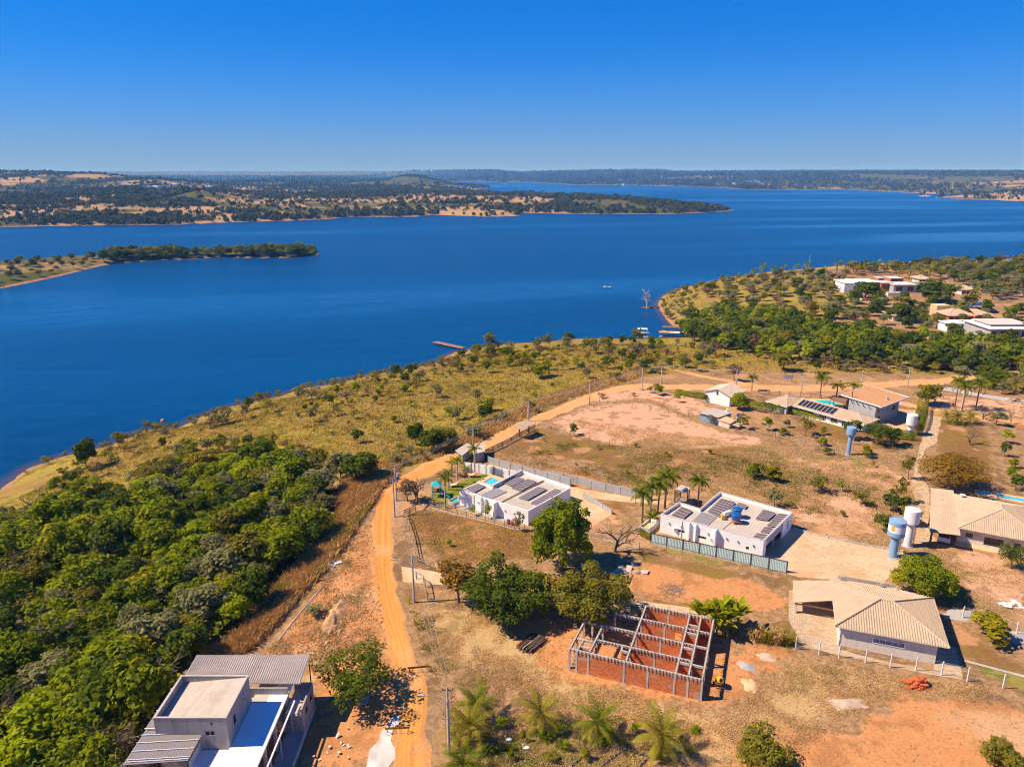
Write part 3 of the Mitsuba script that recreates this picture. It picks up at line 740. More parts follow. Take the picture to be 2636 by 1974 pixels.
def brick_col(p, n, uv):
    u = p.x * n.y - p.y * n.x
    row = p.z / 0.155
    k = dr.floor(row)
    a = u / 0.27 + 0.5 * (k - 2 * dr.floor(k / 2))
    fr, fa = row - k, a - dr.floor(a)
    joint = dr.maximum(smoothstep(0.20, 0.06, dr.minimum(fr, 1 - fr)), 0.75 * smoothstep(0.09, 0.03, dr.minimum(fa, 1 - fa)))
    tone = cell_rand(dr.floor(a), k, dr.floor(n.x * 3) + 7)
    c = mix((0.50, 0.125, 0.040), (0.68, 0.235, 0.085), tone)
    c = mix(c, (0.40, 0.24, 0.16), joint * 0.5)
    smear = fbm(u * 0.9, p.z * 1.4, 2.2, 3)
    return mix(c, (0.46, 0.38, 0.33), smoothstep(0.66, 0.74, smear) * 0.7)
def brick_h(p, n, uv):
    u = p.x * n.y - p.y * n.x
    row = p.z / 0.155
    fr = row - dr.floor(row)
    return smoothstep(0.04, 0.2, dr.minimum(fr, 1 - fr))
scene['brick_masonry'] = {'type': 'twosided', 'bsdf': {'type': 'diffuse', 'reflectance': proc(brick_col)}}
plain('brick_loose', (0.52, 0.135, 0.045), 0.85, 0.2, 0.35, 3)

def paver_col(p, n, uv):
    a, b, r = voronoi(p.x * 2.3, p.y * 2.3)
    c = mix((0.44, 0.31, 0.19), (0.64, 0.48, 0.32), r)
    return mix(c, (0.20, 0.12, 0.05), smoothstep(0.10, 0.03, b - a) * 0.75)
scene['stone_paving'] = {'type': 'twosided', 'bsdf': {'type': 'diffuse', 'reflectance': proc(paver_col)}}
def block_col(p, n, uv):
    u, v = p.x * 0.94 - p.y * 0.34, p.x * 0.34 + p.y * 0.94
    k = dr.floor(v / 0.24)
    a = u / 0.45 + 0.5 * (k - 2 * dr.floor(k / 2))
    fr, fa = v / 0.24 - k, a - dr.floor(a)
    j = dr.maximum(smoothstep(0.16, 0.04, dr.minimum(fr, 1 - fr)), smoothstep(0.1, 0.03, dr.minimum(fa, 1 - fa)))
    c = mix((0.46, 0.335, 0.22), (0.62, 0.48, 0.35), cell_rand(dr.floor(a), k, 1))
    c = mix(c, (0.50, 0.29, 0.15), smoothstep(0.5, 0.7, fbm(p.x * 0.6, p.y * 0.6, 4.4, 3)) * 0.6)
    return mix(c, (0.22, 0.15, 0.09), j * 0.6)
scene['block_paving'] = {'type': 'twosided', 'bsdf': {'type': 'diffuse', 'reflectance': proc(block_col)}}
def drive_col(p, n, uv):
    c = mix((0.52, 0.36, 0.20), (0.66, 0.50, 0.33), fbm(p.x * 0.5, p.y * 0.5, 1.1, 3))
    c = mix(c, (0.60, 0.33, 0.15), smoothstep(0.5, 0.7, fbm(p.x * 0.23, p.y * 0.23, 7.1, 3)) * 0.7)
    return mix(c, (0.40, 0.30, 0.19), 0.5 * smoothstep(0.55, 0.75, noise(p.x * 3.2, p.y * 3.2, 0.7)))
scene['drive_paving'] = {'type': 'twosided', 'bsdf': {'type': 'diffuse', 'reflectance': proc(drive_col)}}
def road_col(p, n, uv):
    c = mix((0.54, 0.225, 0.050), (0.66, 0.310, 0.090), fbm(p.x * 0.6, p.y * 0.3, 1.7, 4))
    track = fbm(uv.x * 7.0 + 1.2 * noise(uv.y * 0.09, 3.0, 0.0), uv.y * 0.05, 5.0, 3)
    c = mix(c, (0.72, 0.375, 0.115), smoothstep(0.50, 0.66, track) * 0.40)
    c = mix(c, (0.44, 0.165, 0.030), smoothstep(0.50, 0.34, track) * 0.35)
    c = mix(c, (0.62, 0.34, 0.15), smoothstep(0.54, 0.68, fbm(p.x * 0.25, p.y * 0.18, 9.7, 3)) * 0.6)
    c = mix(c, (0.50, 0.27, 0.12), smoothstep(0.55, 0.95, dr.abs(uv.x) + 0.5 * (fbm(p.x * 0.9, p.y * 0.9, 6.1, 3) - 0.5)) * 0.7)
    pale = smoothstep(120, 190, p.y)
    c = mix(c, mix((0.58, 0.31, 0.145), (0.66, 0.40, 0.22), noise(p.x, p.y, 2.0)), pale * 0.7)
    return c * (0.88 + 0.24 * noise(p.x * 7, p.y * 7, 1.0))
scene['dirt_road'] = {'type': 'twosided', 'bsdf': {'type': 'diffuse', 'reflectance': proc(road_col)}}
plain('asphalt_grey', (0.36, 0.34, 0.33), 0.9, 0.2, 0.2, 0.6)
plain('cement_spill', (0.58, 0.55, 0.52), 0.9, 0.2, 0.35, 0.9)

# ------------------------------------------------------------------ building helpers
import manifold3d as m3

def obj(parent, part, mesh, mat, smooth=False, uv=None, label=None):
    key = numbered(f'{parent}__{part}')
    if hasattr(mesh, 'to_mesh'):
        q = mesh.to_mesh()
        mesh = (np.array(q.vert_properties[:, :3]), np.array(q.tri_verts))
    scene[key] = ply(mesh, mat, smooth=smooth, uv=uv)
    if label:
        lab(key, label)
    return key

def thing(name, label, cat, grp=None):
    return lab(numbered(name), label, cat, grp)

def single(name, mesh, mat, label, cat, grp=None, smooth=False):
    key = numbered(name)
    scene[key] = ply(mesh, mat, smooth=smooth)
    return lab(key, label, cat, grp)

BOXF = np.array([[0, 2, 3, 1], [4, 5, 7, 6], [0, 1, 5, 4], [2, 6, 7, 3], [0, 4, 6, 2], [1, 3, 7, 5]])
def box(x0, x1, y0, y1, z0, z1):
    v = np.array([[x, y, z] for z in (z0, z1) for y in (y0, y1) for x in (x0, x1)], float)
    return v, BOXF

def beam(a, b, w, h=None):
    """A squared bar from a to b (axis through the middle), w wide and h high."""
    a, b = np.asarray(a, float), np.asarray(b, float)
    h = w if h is None else h
    d = b - a
    d = d / np.linalg.norm(d)
    s = np.cross(d, [0, 0, 1.0]) if abs(d[2]) < 0.95 else np.array([1.0, 0, 0])
    s /= np.linalg.norm(s)
    t = np.cross(s, d)
    v = np.array([p + sx * s * w / 2 + tx * t * h / 2 for tx in (-1, 1) for sx in (-1, 1) for p in (a, b)])
    return v, BOXF

class Frame:
    """Local axes of a building: u along its front, v away from the camera, z up."""
    def __init__(self, x, y, az, z=0.0):
        a = math.radians(az)
        self.o, self.u, self.v, self.z = np.array([x, y]), np.array([math.cos(a), math.sin(a)]), np.array([-math.sin(a), math.cos(a)]), z
    def xy(self, u, v):
        return self.o + u * self.u + v * self.v
    def __call__(self, m):
        if hasattr(m, 'to_mesh'):
            q = m.to_mesh()
            m = (np.array(q.vert_properties[:, :3], float), np.array(q.tri_verts))
        p = np.asarray(m[0], float)
        xy = self.o + p[:, :1] * self.u + p[:, 1:2] * self.v
        return np.column_stack([xy, p[:, 2] + self.z]), np.asarray(m[1])

def prism(poly, z0, z1):
    p = orient(Polygon(poly) if not isinstance(poly, Polygon) else poly)
    cs = m3.CrossSection([np.array(p.exterior.coords)[:-1]] + [np.array(r.coords)[:-1] for r in p.interiors])
    return m3.Manifold.extrude(cs, z1 - z0).translate([0, 0, z0])

def ring_wall(poly, z0, z1, t=0.2):
    p = orient(Polygon(poly))
    return prism(Polygon(p.exterior.coords, [p.buffer(-t, join_style=2).exterior.coords]), z0, z1)

def mbox(a, b, depth, z0, z1):
    """A cutting box along the wall line a-b (world xy), depth metres to both sides."""
    a, b = np.asarray(a, float), np.asarray(b, float)
    d = (b - a) / np.linalg.norm(b - a)
    n = np.array([-d[1], d[0]]) * depth
    return prism([a - n, b - n, b + n, a + n], z0, z1)

def along(a, b, s):
    a, b = np.asarray(a, float), np.asarray(b, float)
    return a + (b - a) / np.linalg.norm(b - a) * s

def window(parent, a, b, s0, s1, z0, z1, inward, bars=0, frame='white_paint', fw=0.06, name='window', pane='window_glass'):
    """A framed pane set into an opening of the wall line a-b; inward: the unit vector into the house."""
    p, q = along(a, b, s0), along(a, b, s1)
    o = np.asarray(inward) * 0.07
    P = lambda s, z: np.array([*(p + (q - p) * s + o), z])
    W = np.linalg.norm(q - p)
    ms = [beam(P(0, z0 + fw / 2), P(1, z0 + fw / 2), fw), beam(P(0, z1 - fw / 2), P(1, z1 - fw / 2), fw)]
    for k in range(bars + 2):
        s = min(max(k / (bars + 1), fw / 2 / W), 1 - fw / 2 / W)
        ms.append(beam(P(s, z0 + fw), P(s, z1 - fw), fw))
    key = obj(parent, name, joined(ms), frame)
    o = np.asarray(inward) * 0.10
    v = np.array([[*(p + o), z0], [*(q + o), z0], [*(q + o), z1], [*(p + o), z1]])
    obj(key, 'pane', (v, np.array([[0, 1, 2, 3]])), pane)
    return key

def clip_grid(poly, sx, sy):
    """A polygon cut along a grid of cells sx by sy: (points, triangles)."""
    poly = Polygon(poly) if not isinstance(poly, Polygon) else poly
    poly = poly.buffer(0)
    x0, y0, x1, y1 = poly.bounds
    xs = np.arange(math.floor(x0 / sx), math.ceil(x1 / sx) + 1) * sx
    ys = np.arange(math.floor(y0 / sy), math.ceil(y1 / sy) + 1) * sy
    X, Y = np.meshgrid(xs, ys)
    a = shapely.box(X[:-1, :-1].ravel(), Y[:-1, :-1].ravel(), X[1:, 1:].ravel(), Y[1:, 1:].ravel())
    shapely.prepare(poly)
    inside = shapely.contains(poly, a)
    touch = shapely.intersects(poly, a) & ~inside
    i = np.arange(X.size).reshape(X.shape)
    q = np.stack([i[:-1, :-1].ravel(), i[:-1, 1:].ravel(), i[1:, 1:].ravel(), i[1:, :-1].ravel()], 1)[inside]
    V, F = [np.column_stack([X.ravel(), Y.ravel()])], [np.vstack([q[:, [0, 1, 2]], q[:, [0, 2, 3]]])]
    n = X.size
    for g in shapely.intersection(a[touch], poly):
        for h in getattr(g, 'geoms', [g]):
            if h.geom_type == 'Polygon' and h.area > 1e-6:
                v, f = trimesh.creation.triangulate_polygon(orient(h), engine='earcut')
                V.append(v); F.append(np.asarray(f) + n); n += len(v)
    V, F = np.vstack(V), np.vstack(F)
    used, F = np.unique(F, return_inverse=True)
    V, F = V[used], F.reshape(-1, 3)
    a, b, c = V[F[:, 0]], V[F[:, 1]], V[F[:, 2]]
    neg = (b[:, 0] - a[:, 0]) * (c[:, 1] - a[:, 1]) - (b[:, 1] - a[:, 1]) * (c[:, 0] - a[:, 0]) < 0
    F[neg] = F[neg][:, ::-1]
    return V, F

def roof_plane(fr, poly, zf, down, pitch, row=None, amp=0.03, step=0.02, thick=0.06, detail=4):
    """A sloped roof face over the plan polygon poly (in the frame fr): zf(u, v) its height, waves of the given pitch across the direction
    down (where the water runs), and stepped courses every row metres."""
    down = np.asarray(down, float) / np.linalg.norm(down)
    R = np.array([[-down[1], down[0]], [down[0], down[1]]])            # across, down
    pl = Polygon([tuple(R @ np.array(p)) for p in poly])
    V, F = clip_grid(pl, pitch / detail, row / 2 if row else 1.2)
    uv = V @ R
    z = np.array([zf(*p) for p in uv]) if not callable(getattr(zf, 'vec', None)) else zf.vec(uv)
    z = z + amp * np.cos(2 * np.pi * V[:, 0] / pitch)
    if row:
        ph = V[:, 1] / row - np.floor(V[:, 1] / row + 1e-6)
        z = z + step * np.where(ph > 0.49, 1.0, -0.4)
    top = np.column_stack([uv, z])
    bv, bf = trimesh.creation.triangulate_polygon(orient(Polygon(poly)), engine='earcut')
    bot = (np.array([[*p, zf(*p) - thick] for p in bv]), np.asarray(bf)[:, ::-1])
    return fr(joined([(top, F), bot]))

def sheet(name, pts, mat, label, dz=0.03, step=1.0, edge=0.12, world=False, uvf=None):
    """A piece of the setting laid on the ground along its own slightly uneven outline."""
    P = np.asarray(pts if world else gpts(pts))[:, :2]
    ring = LineString(np.vstack([P, P[:1]])).segmentize(0.7)
    c = np.array(ring.coords)[:-1]
    c = c + edge * (np.stack([meshkit.noise(np.column_stack([c * 0.9, np.full(len(c), s)])) for s in (0.3, 5.3)], 1) - 0.5) * 2
    q = Polygon(c).buffer(0)
    if q.geom_type != 'Polygon':
        q = max(q.geoms, key=lambda g: g.area)
    V, F = clip_grid(q, step, step)
    key = numbered(name)
    scene[key] = ply((np.column_stack([V, hz(V[:, 0], V[:, 1]) + dz]), F), mat, smooth=True, uv=None if uvf is None else uvf(V))
    lab(key, label, kind='structure')
    return q

# ------------------------------------------------------------------ roads, drives and paved yards
ROAD_L = [(985, 2060), (993, 1974), (1034, 1806), (999, 1704), (996, 1680), (983, 1599), (968, 1517), (964, 1436), (966, 1354), (968, 1296), (980, 1262), (1005, 1236), (1045, 1216), (1094, 1190), (1163, 1164),
          (1230, 1139), (1305, 1103), (1390, 1067), (1501, 1020), (1575, 996), (1637, 986), (1730, 988), (1825, 990), (1953, 989), (2075, 992), (2214, 986), (2360, 977), (2447, 975), (2500, 962), (2560, 955)]
ROAD_R = [(1118, 2060), (1109, 1974), (1104, 1806), (1078, 1704), (1076, 1680), (1040, 1599), (1012, 1517), (1004, 1436), (1003, 1354), (1009, 1296), (1024, 1266), (1048, 1248), (1080, 1238), (1122, 1220), (1186, 1176),
          (1247, 1160), (1325, 1116), (1405, 1081), (1524, 1033), (1590, 1010), (1643, 1000), (1730, 1004), (1825, 1007), (1953, 1008), (2075, 1012), (2214, 1000), (2360, 991), (2447, 990), (2500, 975), (2560, 968)]
CL = (gpts(ROAD_L)[:, :2] + gpts(ROAD_R)[:, :2]) / 2
clw = np.linalg.norm(gpts(ROAD_L)[:, :2] - gpts(ROAD_R)[:, :2], axis=1)
def smooth_line(c, n=4):
    for _ in range(n):
        q = np.empty((2 * len(c) - 2, c.shape[1]))
        q[0::2], q[1::2] = c[:-1] * 0.75 + c[1:] * 0.25, c[:-1] * 0.25 + c[1:] * 0.75
        c = np.vstack([c[:1], q, c[-1:]])
    return c
def ribbon(name, px_or_c, width, mat, label, dz=0.05, rough=0.6):
    c = smooth_line(np.asarray(px_or_c, float), 3)
    w = c[:, 2] if c.shape[1] > 2 else np.full(len(c), width)
    c = c[:, :2]
    L = np.concatenate([[0], np.cumsum(np.linalg.norm(np.diff(c, axis=0), axis=1))])
    s = np.arange(0, L[-1], 0.7)
    x, y, w = np.interp(s, L, c[:, 0]), np.interp(s, L, c[:, 1]), np.interp(s, L, w)
    t = np.stack([np.gradient(x), np.gradient(y)], 1)
    t /= np.linalg.norm(t, axis=1, keepdims=True)
    nn = np.stack([-t[:, 1], t[:, 0]], 1)
    k = np.linspace(-1, 1, 11)
    e = 1 + rough * (np.stack([meshkit.noise(np.column_stack([s * 0.45, np.full(len(s), q), np.zeros(len(s))])) for q in (1.3, 7.7)], 1) - 0.5)
    half = np.where(k[None] < 0, e[:, :1], e[:, 1:]) * w[:, None] / 2 * k[None]
    X, Y = x[:, None] + nn[:, :1] * half, y[:, None] + nn[:, 1:] * half
    rut = -0.05 * np.exp(-((np.abs(k) - 0.45) / 0.16) ** 2)
    Z = hz(X.ravel(), Y.ravel()).reshape(X.shape) + dz + rut[None] * 0.6 - 0.04 * (np.abs(k) == 1)[None]
    v, f = grid_mesh(X, Y, Z)
    key = numbered(name)
    scene[key] = ply((v, f[:, ::-1]), mat, smooth=True, uv=np.column_stack([np.tile(k, len(s)), np.repeat(s, len(k))]))
    lab(key, label, kind='structure')
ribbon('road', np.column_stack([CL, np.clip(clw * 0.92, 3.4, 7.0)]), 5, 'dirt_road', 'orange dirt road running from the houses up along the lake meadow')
ribbon('road', gpts([(1690, 944), (1740, 953), (1779, 962), (1830, 973), (1898, 984), (1953, 994)])[:, :2], 3.2, 'dirt_road', 'narrow orange track joining the dirt road from the meadow')
ribbon('road', gpts([(2310, 1036), (2350, 1044), (2408, 1056), (2489, 1069), (2560, 1078), (2700, 1098)])[:, :2], 3.6, 'dirt_road', 'orange dirt lane between pale kerbs at the edge of the gardens')
ribbon('road', gpts([(2429, 1000), (2480, 1007), (2525, 1018), (2580, 1026), (2636, 1034), (2720, 1046)])[:, :2], 4.0, 'asphalt_grey', 'short grey paved street behind the palm trees')
ZA = lambda L, x0, y0, s: [(x0 + x / s, y0 + y / s) for x, y in L]
sheet('driveway', ZA([(60, 60), (135, 40), (300, 84), (560, 140), (1130, 250), (1130, 315), (1060, 400), (950, 528), (190, 472), (90, 440), (-60, 380), (-160, 290)], 2000, 1350, 3.478), 'drive_paving', 'tan paved forecourt beside the white house with blue tanks')
sheet('driveway', ZA([(520, 970), (800, 1052), (1230, 1172), (1720, 1256), (2080, 1290), (2060, 1325), (1720, 1302), (1330, 1262), (1578, 1402), (1410, 1508), (1240, 1400), (1190, 1200), (780, 1072), (520, 990)], 1100, 900, 3.312), 'drive_paving', 'tan paved drive along the long grey garden wall')
sheet('driveway', ZA([(305, 1132), (740, 1198), (1300, 1262), (1760, 1330), (2300, 1420), (2800, 1490), (3180, 1545), (3160, 1590), (2700, 1540), (1700, 1405), (1300, 1332), (720, 1312), (320, 1282)], 950, 1150, 3.68), 'drive_paving', 'pale sandy drive leading in from the dirt road below the trees')
sheet('driveway', ZA([(105, 588), (500, 600), (560, 1120), (900, 1210), (1660, 1358), (1662, 1392), (1300, 1332), (470, 1152), (240, 1092), (104, 862)], 2000, 1350, 3.478), 'block_paving', 'tan block paving round the beige tiled house', dz=0.05, edge=0.02)
sheet('driveway', ZA([(1440, 1090), (1605, 1104), (1668, 1376), (1400, 1300)], 2000, 1350, 3.478), 'block_paving', 'block paving along the shaded side of the beige tiled house', dz=0.06, edge=0.02)
sheet('path', ZA([(940, 430), (1062, 452), (1010, 705), (905, 760), (830, 960), (930, 1100), (958, 1300), (950, 1520), (1010, 1640), (800, 1660), (850, 1400), (770, 1100), (850, 740), (905, 560)], 2136, 950, 3.68), 'stone_paving', 'path of flat tan stones between the hedge and the mown garden')
sheet('driveway', ZA([(440, 560), (660, 380), (812, 390), (790, 590), (690, 610), (540, 590)], 2136, 950, 3.68), 'drive_paving', 'paved yard beside the two storey grey house')
sheet('cement_yard', ZA([(0, 1480), (100, 1380), (160, 1250), (270, 1130), (322, 1160), (240, 1300), (250, 1560), (150, 1700), (-40, 1700)], 950, 1550, 3.906), 'cement_spill', 'splash of pale cement at the verge of the dirt road', edge=0.4)
sheet('path', ZA([(1630, 1205), (1720, 1238), (2300, 1392), (2300, 1372), (1730, 1222)], 2000, 1350, 3.478), 'concrete', 'narrow concrete footpath crossing the lawn by the beige house', edge=0.02)
# ------------------------------------------------------------------ beige house with the tiled hip roof
H3 = Frame(40.8, 78.4, -19.8, 0)
h3 = thing('tiled_house', 'beige house with a tan tiled hip roof and an open carport', 'house')
ZE, ZR = 17.15, 18.75
sl = (ZR - ZE) / 5.65
apA, apB = (5.6, 5.65), (7.1, 5.65)
EA, EB, EC, ED = (0, 0), (12.7, 0), (12.9, 11.3), (-0.0, 11.3)
front_z = lambda u, v: ZE + v * (ZR - ZE) / 5.65
left_z = lambda u, v: ZE + u * (ZR - ZE) / 5.6
right_z = lambda u, v: ZE + (12.7 + 0.2 * v / 11.3 - u) * (ZR - ZE) / 5.7
back_z = lambda u, v: ZE + (11.3 - v) * (ZR - ZE) / 5.65
r3 = obj(h3, 'roof', roof_plane(H3, [EA, EB, apB, apA], front_z, (0, -1), 0.30, 0.36, 0.05, 0.04), 'tile_roof')
obj(h3, 'roof', roof_plane(H3, [EB, EC, apB], right_z, (1, 0), 0.30, 0.36, 0.05, 0.025), 'tile_roof')
obj(h3, 'roof', roof_plane(H3, [EC, (8.5, 13.0), (1.3, 13.0), ED, apA, apB], back_z, (0, 1), 0.30, 0.36, 0.055, 0.02), 'tile_roof')
obj(h3, 'roof', roof_plane(H3, [EA, apA, ED, (-4.7, 11.9), (-4.7, 6.0), (0, 6.0)], left_z, (-1, 0), 0.30, 0.36, 0.018, 0.010), 'tile_roof')
def ridge(parent, a, b, z0, z1, r=0.10, mat='ridge_dark', fr=H3):
    n = max(int(np.hypot(b[0] - a[0], b[1] - a[1]) / 0.35), 2)
    ms = []
    for k in range(n):
        t0, t1 = k / n, (k + 1.08) / n
        P = lambda t, up: np.array([a[0] + (b[0] - a[0]) * t, a[1] + (b[1] - a[1]) * t, z0 + (z1 - z0) * t + 0.03 + up])
        ms.append(tube([P(t0, 0.0), P(t1, 0.035)], [r * 0.9, r * 1.1], 6))
    return obj(parent, 'ridge_cap', fr(joined(ms)), mat)
ridge(r3, EA, apA, ZE, ZR, mat='ridge_dark'); ridge(r3, EB, apB, ZE, ZR, mat='tile_roof_pale'); ridge(r3, EC, apB, ZE, ZR, mat='ridge_dark'); ridge(r3, ED, apA, ZE, ZR, mat='tile_roof_pale'); ridge(r3, apA, apB, ZR, ZR, mat='tile_roof_pale')
wp = [H3.xy(0.75, 0.6), H3.xy(11.6, 0.6), H3.xy(12.0, 11.0), H3.xy(0.75, 11.0)]
wall = ring_wall(wp, 13.4, 17.12, 0.2)
cuts = [(3.8, 7.4)]
wall = wall - mbox(along(wp[0], wp[1], 3.8), along(wp[0], wp[1], 7.3), 0.4, 15.55, 16.15)
obj(h3, 'wall', wall, 'cream_render')
frame_w = joined([H3(box(4.45, 8.15, 0.52, 0.62, 15.47, 15.55)), H3(box(4.45, 8.15, 0.52, 0.62, 16.15, 16.23)), H3(box(4.45, 4.55, 0.52, 0.62, 15.55, 16.15)), H3(box(8.05, 8.15, 0.52, 0.62, 15.55, 16.15))])
wk = obj(h3, 'window', frame_w, 'white_paint', label='long low window with white frame and five barred panes')
for k in range(5):
    u0 = 4.6 + k * 0.70
    obj(wk, 'pane', H3((np.array([[u0, 0.72, 15.55], [u0 + 0.62, 0.72, 15.55], [u0 + 0.62, 0.72, 16.15], [u0, 0.72, 16.15]]), np.array([[0, 1, 2, 3]]))), 'window_glass')
    obj(wk, 'bar', joined([H3(box(u0 + 0.62, u0 + 0.70, 0.6, 0.7, 15.55, 16.15))] + [H3(box(u0 + 0.1 + 0.12 * j, u0 + 0.125 + 0.12 * j, 0.6, 0.63, 15.55, 16.15)) for j in range(4)]), 'white_paint')
obj(h3, 'fascia', joined([H3(box(0.05, 12.65, 0.0, 0.05, ZE - 0.16, ZE - 0.03)), H3(box(12.66, 12.74, 0.06, 11.2, ZE - 0.16, ZE - 0.03))]), 'cream_render')
obj(h3, 'downpipe', joined([tube([H3((np.array([[0.62, 0.5, z]]), 0))[0][0] for z in (13.6, 15.5, 17.0)], 0.06, 6)]), 'white_paint')
for u, v in ((-4.4, 6.3), (-4.4, 11.5)):
    obj(h3, 'carport_post', H3(box(u - 0.18, u + 0.18, v - 0.18, v + 0.18, 13.4, 15.75)), 'cream_render')
obj(h3, 'carport_beam', joined([H3(box(-4.5, 0.7, 6.05, 6.2, 15.55, 15.72)), H3(box(-4.55, -4.3, 6.2, 11.6, 15.62, 15.72))]), 'wood')
obj(h3, 'carport_wall', H3(box(-4.6, 0.7, 11.4, 11.6, 13.4, 15.7)), 'cream_render')
obj(h3, 'gutter', joined([H3(box(1.3, 8.5, 13.02, 13.25, 16.5, 17.15)), H3(box(8.5, 8.7, 11.4, 13.2, 16.6, 17.0))]), 'cement')
obj(h3, 'chimney', H3(box(1.4, 1.8, 12.2, 12.6, 16.7, 17.5)), 'cement'); obj(h3, 'chimney', H3(box(6.5, 6.9, 12.3, 12.7, 16.7, 17.4)), 'cement')

# ------------------------------------------------------------------ red brick shell under construction
B = Frame(6.85, 74.35, -20.8, 0)
ZT = 16.85
bs = thing('unfinished_brick_house', 'roofless red brick house shell with grey concrete ring beams', 'house')
Z0 = 13.3
def bwall(u0, v0, u1, v1, cut=()):
    """A brick wall between two plan points under the ring beam; cut: (s0, s1, z0, z1) openings."""
    L = math.hypot(u1 - u0, v1 - v0)
    p = Polygon([(0, Z0), (L, Z0), (L, ZT - 0.3), (0, ZT - 0.3)])
    for s0, s1, z0, z1 in cut:
        p = p.difference(shapely.box(s0, z0, s1, z1))
    m = trimesh.creation.extrude_polygon(p, 0.14, engine='earcut')
    v = np.asarray(m.vertices)
    d = np.array([u1 - u0, v1 - v0]) / L
    n = np.array([-d[1], d[0]])
    q = np.array([u0, v0]) + v[:, :1] * d + (v[:, 2:] - 0.07) * n
    obj(bs, 'brick_wall', B((np.column_stack([q, v[:, 1]]), m.faces)), 'brick_masonry')
for a, b in ((1.15, 2.3), (2.6, 6.65), (6.95, 9.45), (9.75, 12.55), (12.85, 14.05), (14.35, 15.6)):
    bwall(a, 0.1, b, 0.1)
bwall(6.95, 12.4, 9.9, 12.4); bwall(10.2, 12.4, 12.6, 12.4); bwall(12.9, 12.4, 15.6, 12.4)
bwall(7.2, 9.2, 9.9, 9.2); bwall(10.2, 9.2, 12.6, 9.2, [(1.2, 2.0, 13.3, 15.9)])
bwall(7.2, 6.1, 9.9, 6.1); bwall(10.2, 6.1, 12.6, 6.1)
bwall(7.0, 3.0, 9.7, 3.0); bwall(10.0, 3.0, 12.6, 3.0)
bwall(6.0, 3.0, 6.9, 3.0); bwall(6.0, 2.1, 6.9, 2.1)
for v0, v1, c in ((0.25, 2.9, [(1.2, 2.0, 13.3, 15.9)]), (3.15, 6.0, [(1.0, 1.8, 13.3, 15.9)]), (6.25, 9.1, [(1.2, 2.0, 13.3, 15.9)]), (9.35, 12.3, [])):
    bwall(12.75, v0, 12.75, v1, c)
for v0, v1, c in ((0.25, 2.3, []), (2.5, 5.2, [(0.6, 1.4, 13.3, 15.9)]), (5.5, 8.3, []), (8.6, 10.0, []), (10.3, 12.3, [])):
    bwall(14.2, v0, 14.2, v1, c)
bwall(15.7, 8.9, 15.7, 12.3)
bwall(12.9, 10.1, 14.1, 10.1); bwall(12.9, 8.4, 14.1, 8.4); bwall(12.9, 5.35, 14.1, 5.35); bwall(12.9, 2.4, 14.1, 2.4); bwall(14.3, 2.5, 15.6, 2.5, [(0.3, 1.0, 13.3, 15.6)])
bwall(0.95, 1.0, 2.4, 1.0); bwall(6.95, 0.25, 6.95, 1.2)
cols = [(0.1, 0.1), (1.0, 0.1), (2.45, 0.1), (6.8, 0.1), (9.6, 0.1), (12.7, 0.1), (14.2, 0.1), (15.75, 0.1), (15.75, 12.4), (12.75, 12.4), (10.05, 12.4), (7.15, 12.4), (7.1, 9.2), (10.05, 9.2), (7.05, 6.1), (10.05, 6.1), (12.75, 6.1),
        (6.95, 3.0), (9.85, 3.0), (12.75, 3.0), (0.3, 6.1), (2.75, 6.1), (2.7, 3.0), (0.4, 2.3), (3.6, 9.3), (3.6, 12.2), (15.75, 6.1), (15.75, 2.5), (1.5, 5.6)]
for u, v in cols:
    obj(bs, 'column', B(box(u - 0.125, u + 0.125, v - 0.11, v + 0.11, Z0, ZT - 0.3)), 'concrete')
beams = [(0, 0.1, 15.85, 0.1), (15.75, 0.25, 15.75, 12.3), (7.15, 12.4, 15.85, 12.4), (0.4, 2.35, 2.3, 2.4), (2.7, 2.95, 14.1, 3.0), (0.3, 6.1, 14.1, 6.1), (3.5, 9.25, 15.6, 9.2), (0.1, 0.25, 0.3, 6.0), (2.5, 0.25, 2.75, 5.95),
         (6.95, 0.25, 7.05, 12.25), (12.75, 0.25, 12.75, 12.25), (14.2, 0.25, 14.2, 12.25), (12.9, 10.15, 14.05, 10.15), (12.9, 8.4, 14.05, 8.4), (12.9, 5.3, 14.05, 5.3), (12.9, 2.3, 14.05, 2.3), (14.35, 2.4, 15.6, 2.4), (14.35, 6.1, 15.6, 6.1),
         (1.05, 0.25, 1.2, 2.25), (1.3, 1.0, 2.4, 1.0), (6.0, 1.95, 6.8, 1.95), (6.0, 2.05, 6.0, 2.85)]
rb = np.random.default_rng(4)
for u0, v0, u1, v1 in beams:
    dz = 0.004 * (hash_(f'{u0}{v0}{u1}') % 7)
    a, b = np.array([u0, v0, ZT - 0.15 + dz]), np.array([u1, v1, ZT - 0.15 + dz])
    bk = obj(bs, 'ring_beam', B(beam(a, b, 0.17, 0.30)), 'concrete')
    L = np.linalg.norm(b - a)
    if L > 2:
        ms, d = [], (b - a) / L
        nn = np.array([-d[1], d[0], 0])
        s = 0.2
        while s < L - 0.15:
            sd = 1 if rb.random() < 0.5 else -1
            for q in (1, -1):
                p = a + d * s + nn * q * 0.115
                ms.append(box(p[0] - 0.035, p[0] + 0.035, p[1] - 0.035, p[1] + 0.035, ZT - rb.uniform(0.40, 0.62), ZT + rb.uniform(-0.02, 0.06)))
            if rb.random() < 0.8:
                p = a + d * s
                ms.append(beam(p + nn * 0.2 + [0, 0, 0.17], p - nn * 0.2 + [0, 0, 0.17], 0.05, 0.04))
            s += rb.uniform(0.36, 0.5)
        k = obj(bk, 'formwork_clamp', B(joined(ms)), 'wood_grey')
        lab(k, 'row of small wooden formwork clamps along the beam', kind='stuff')
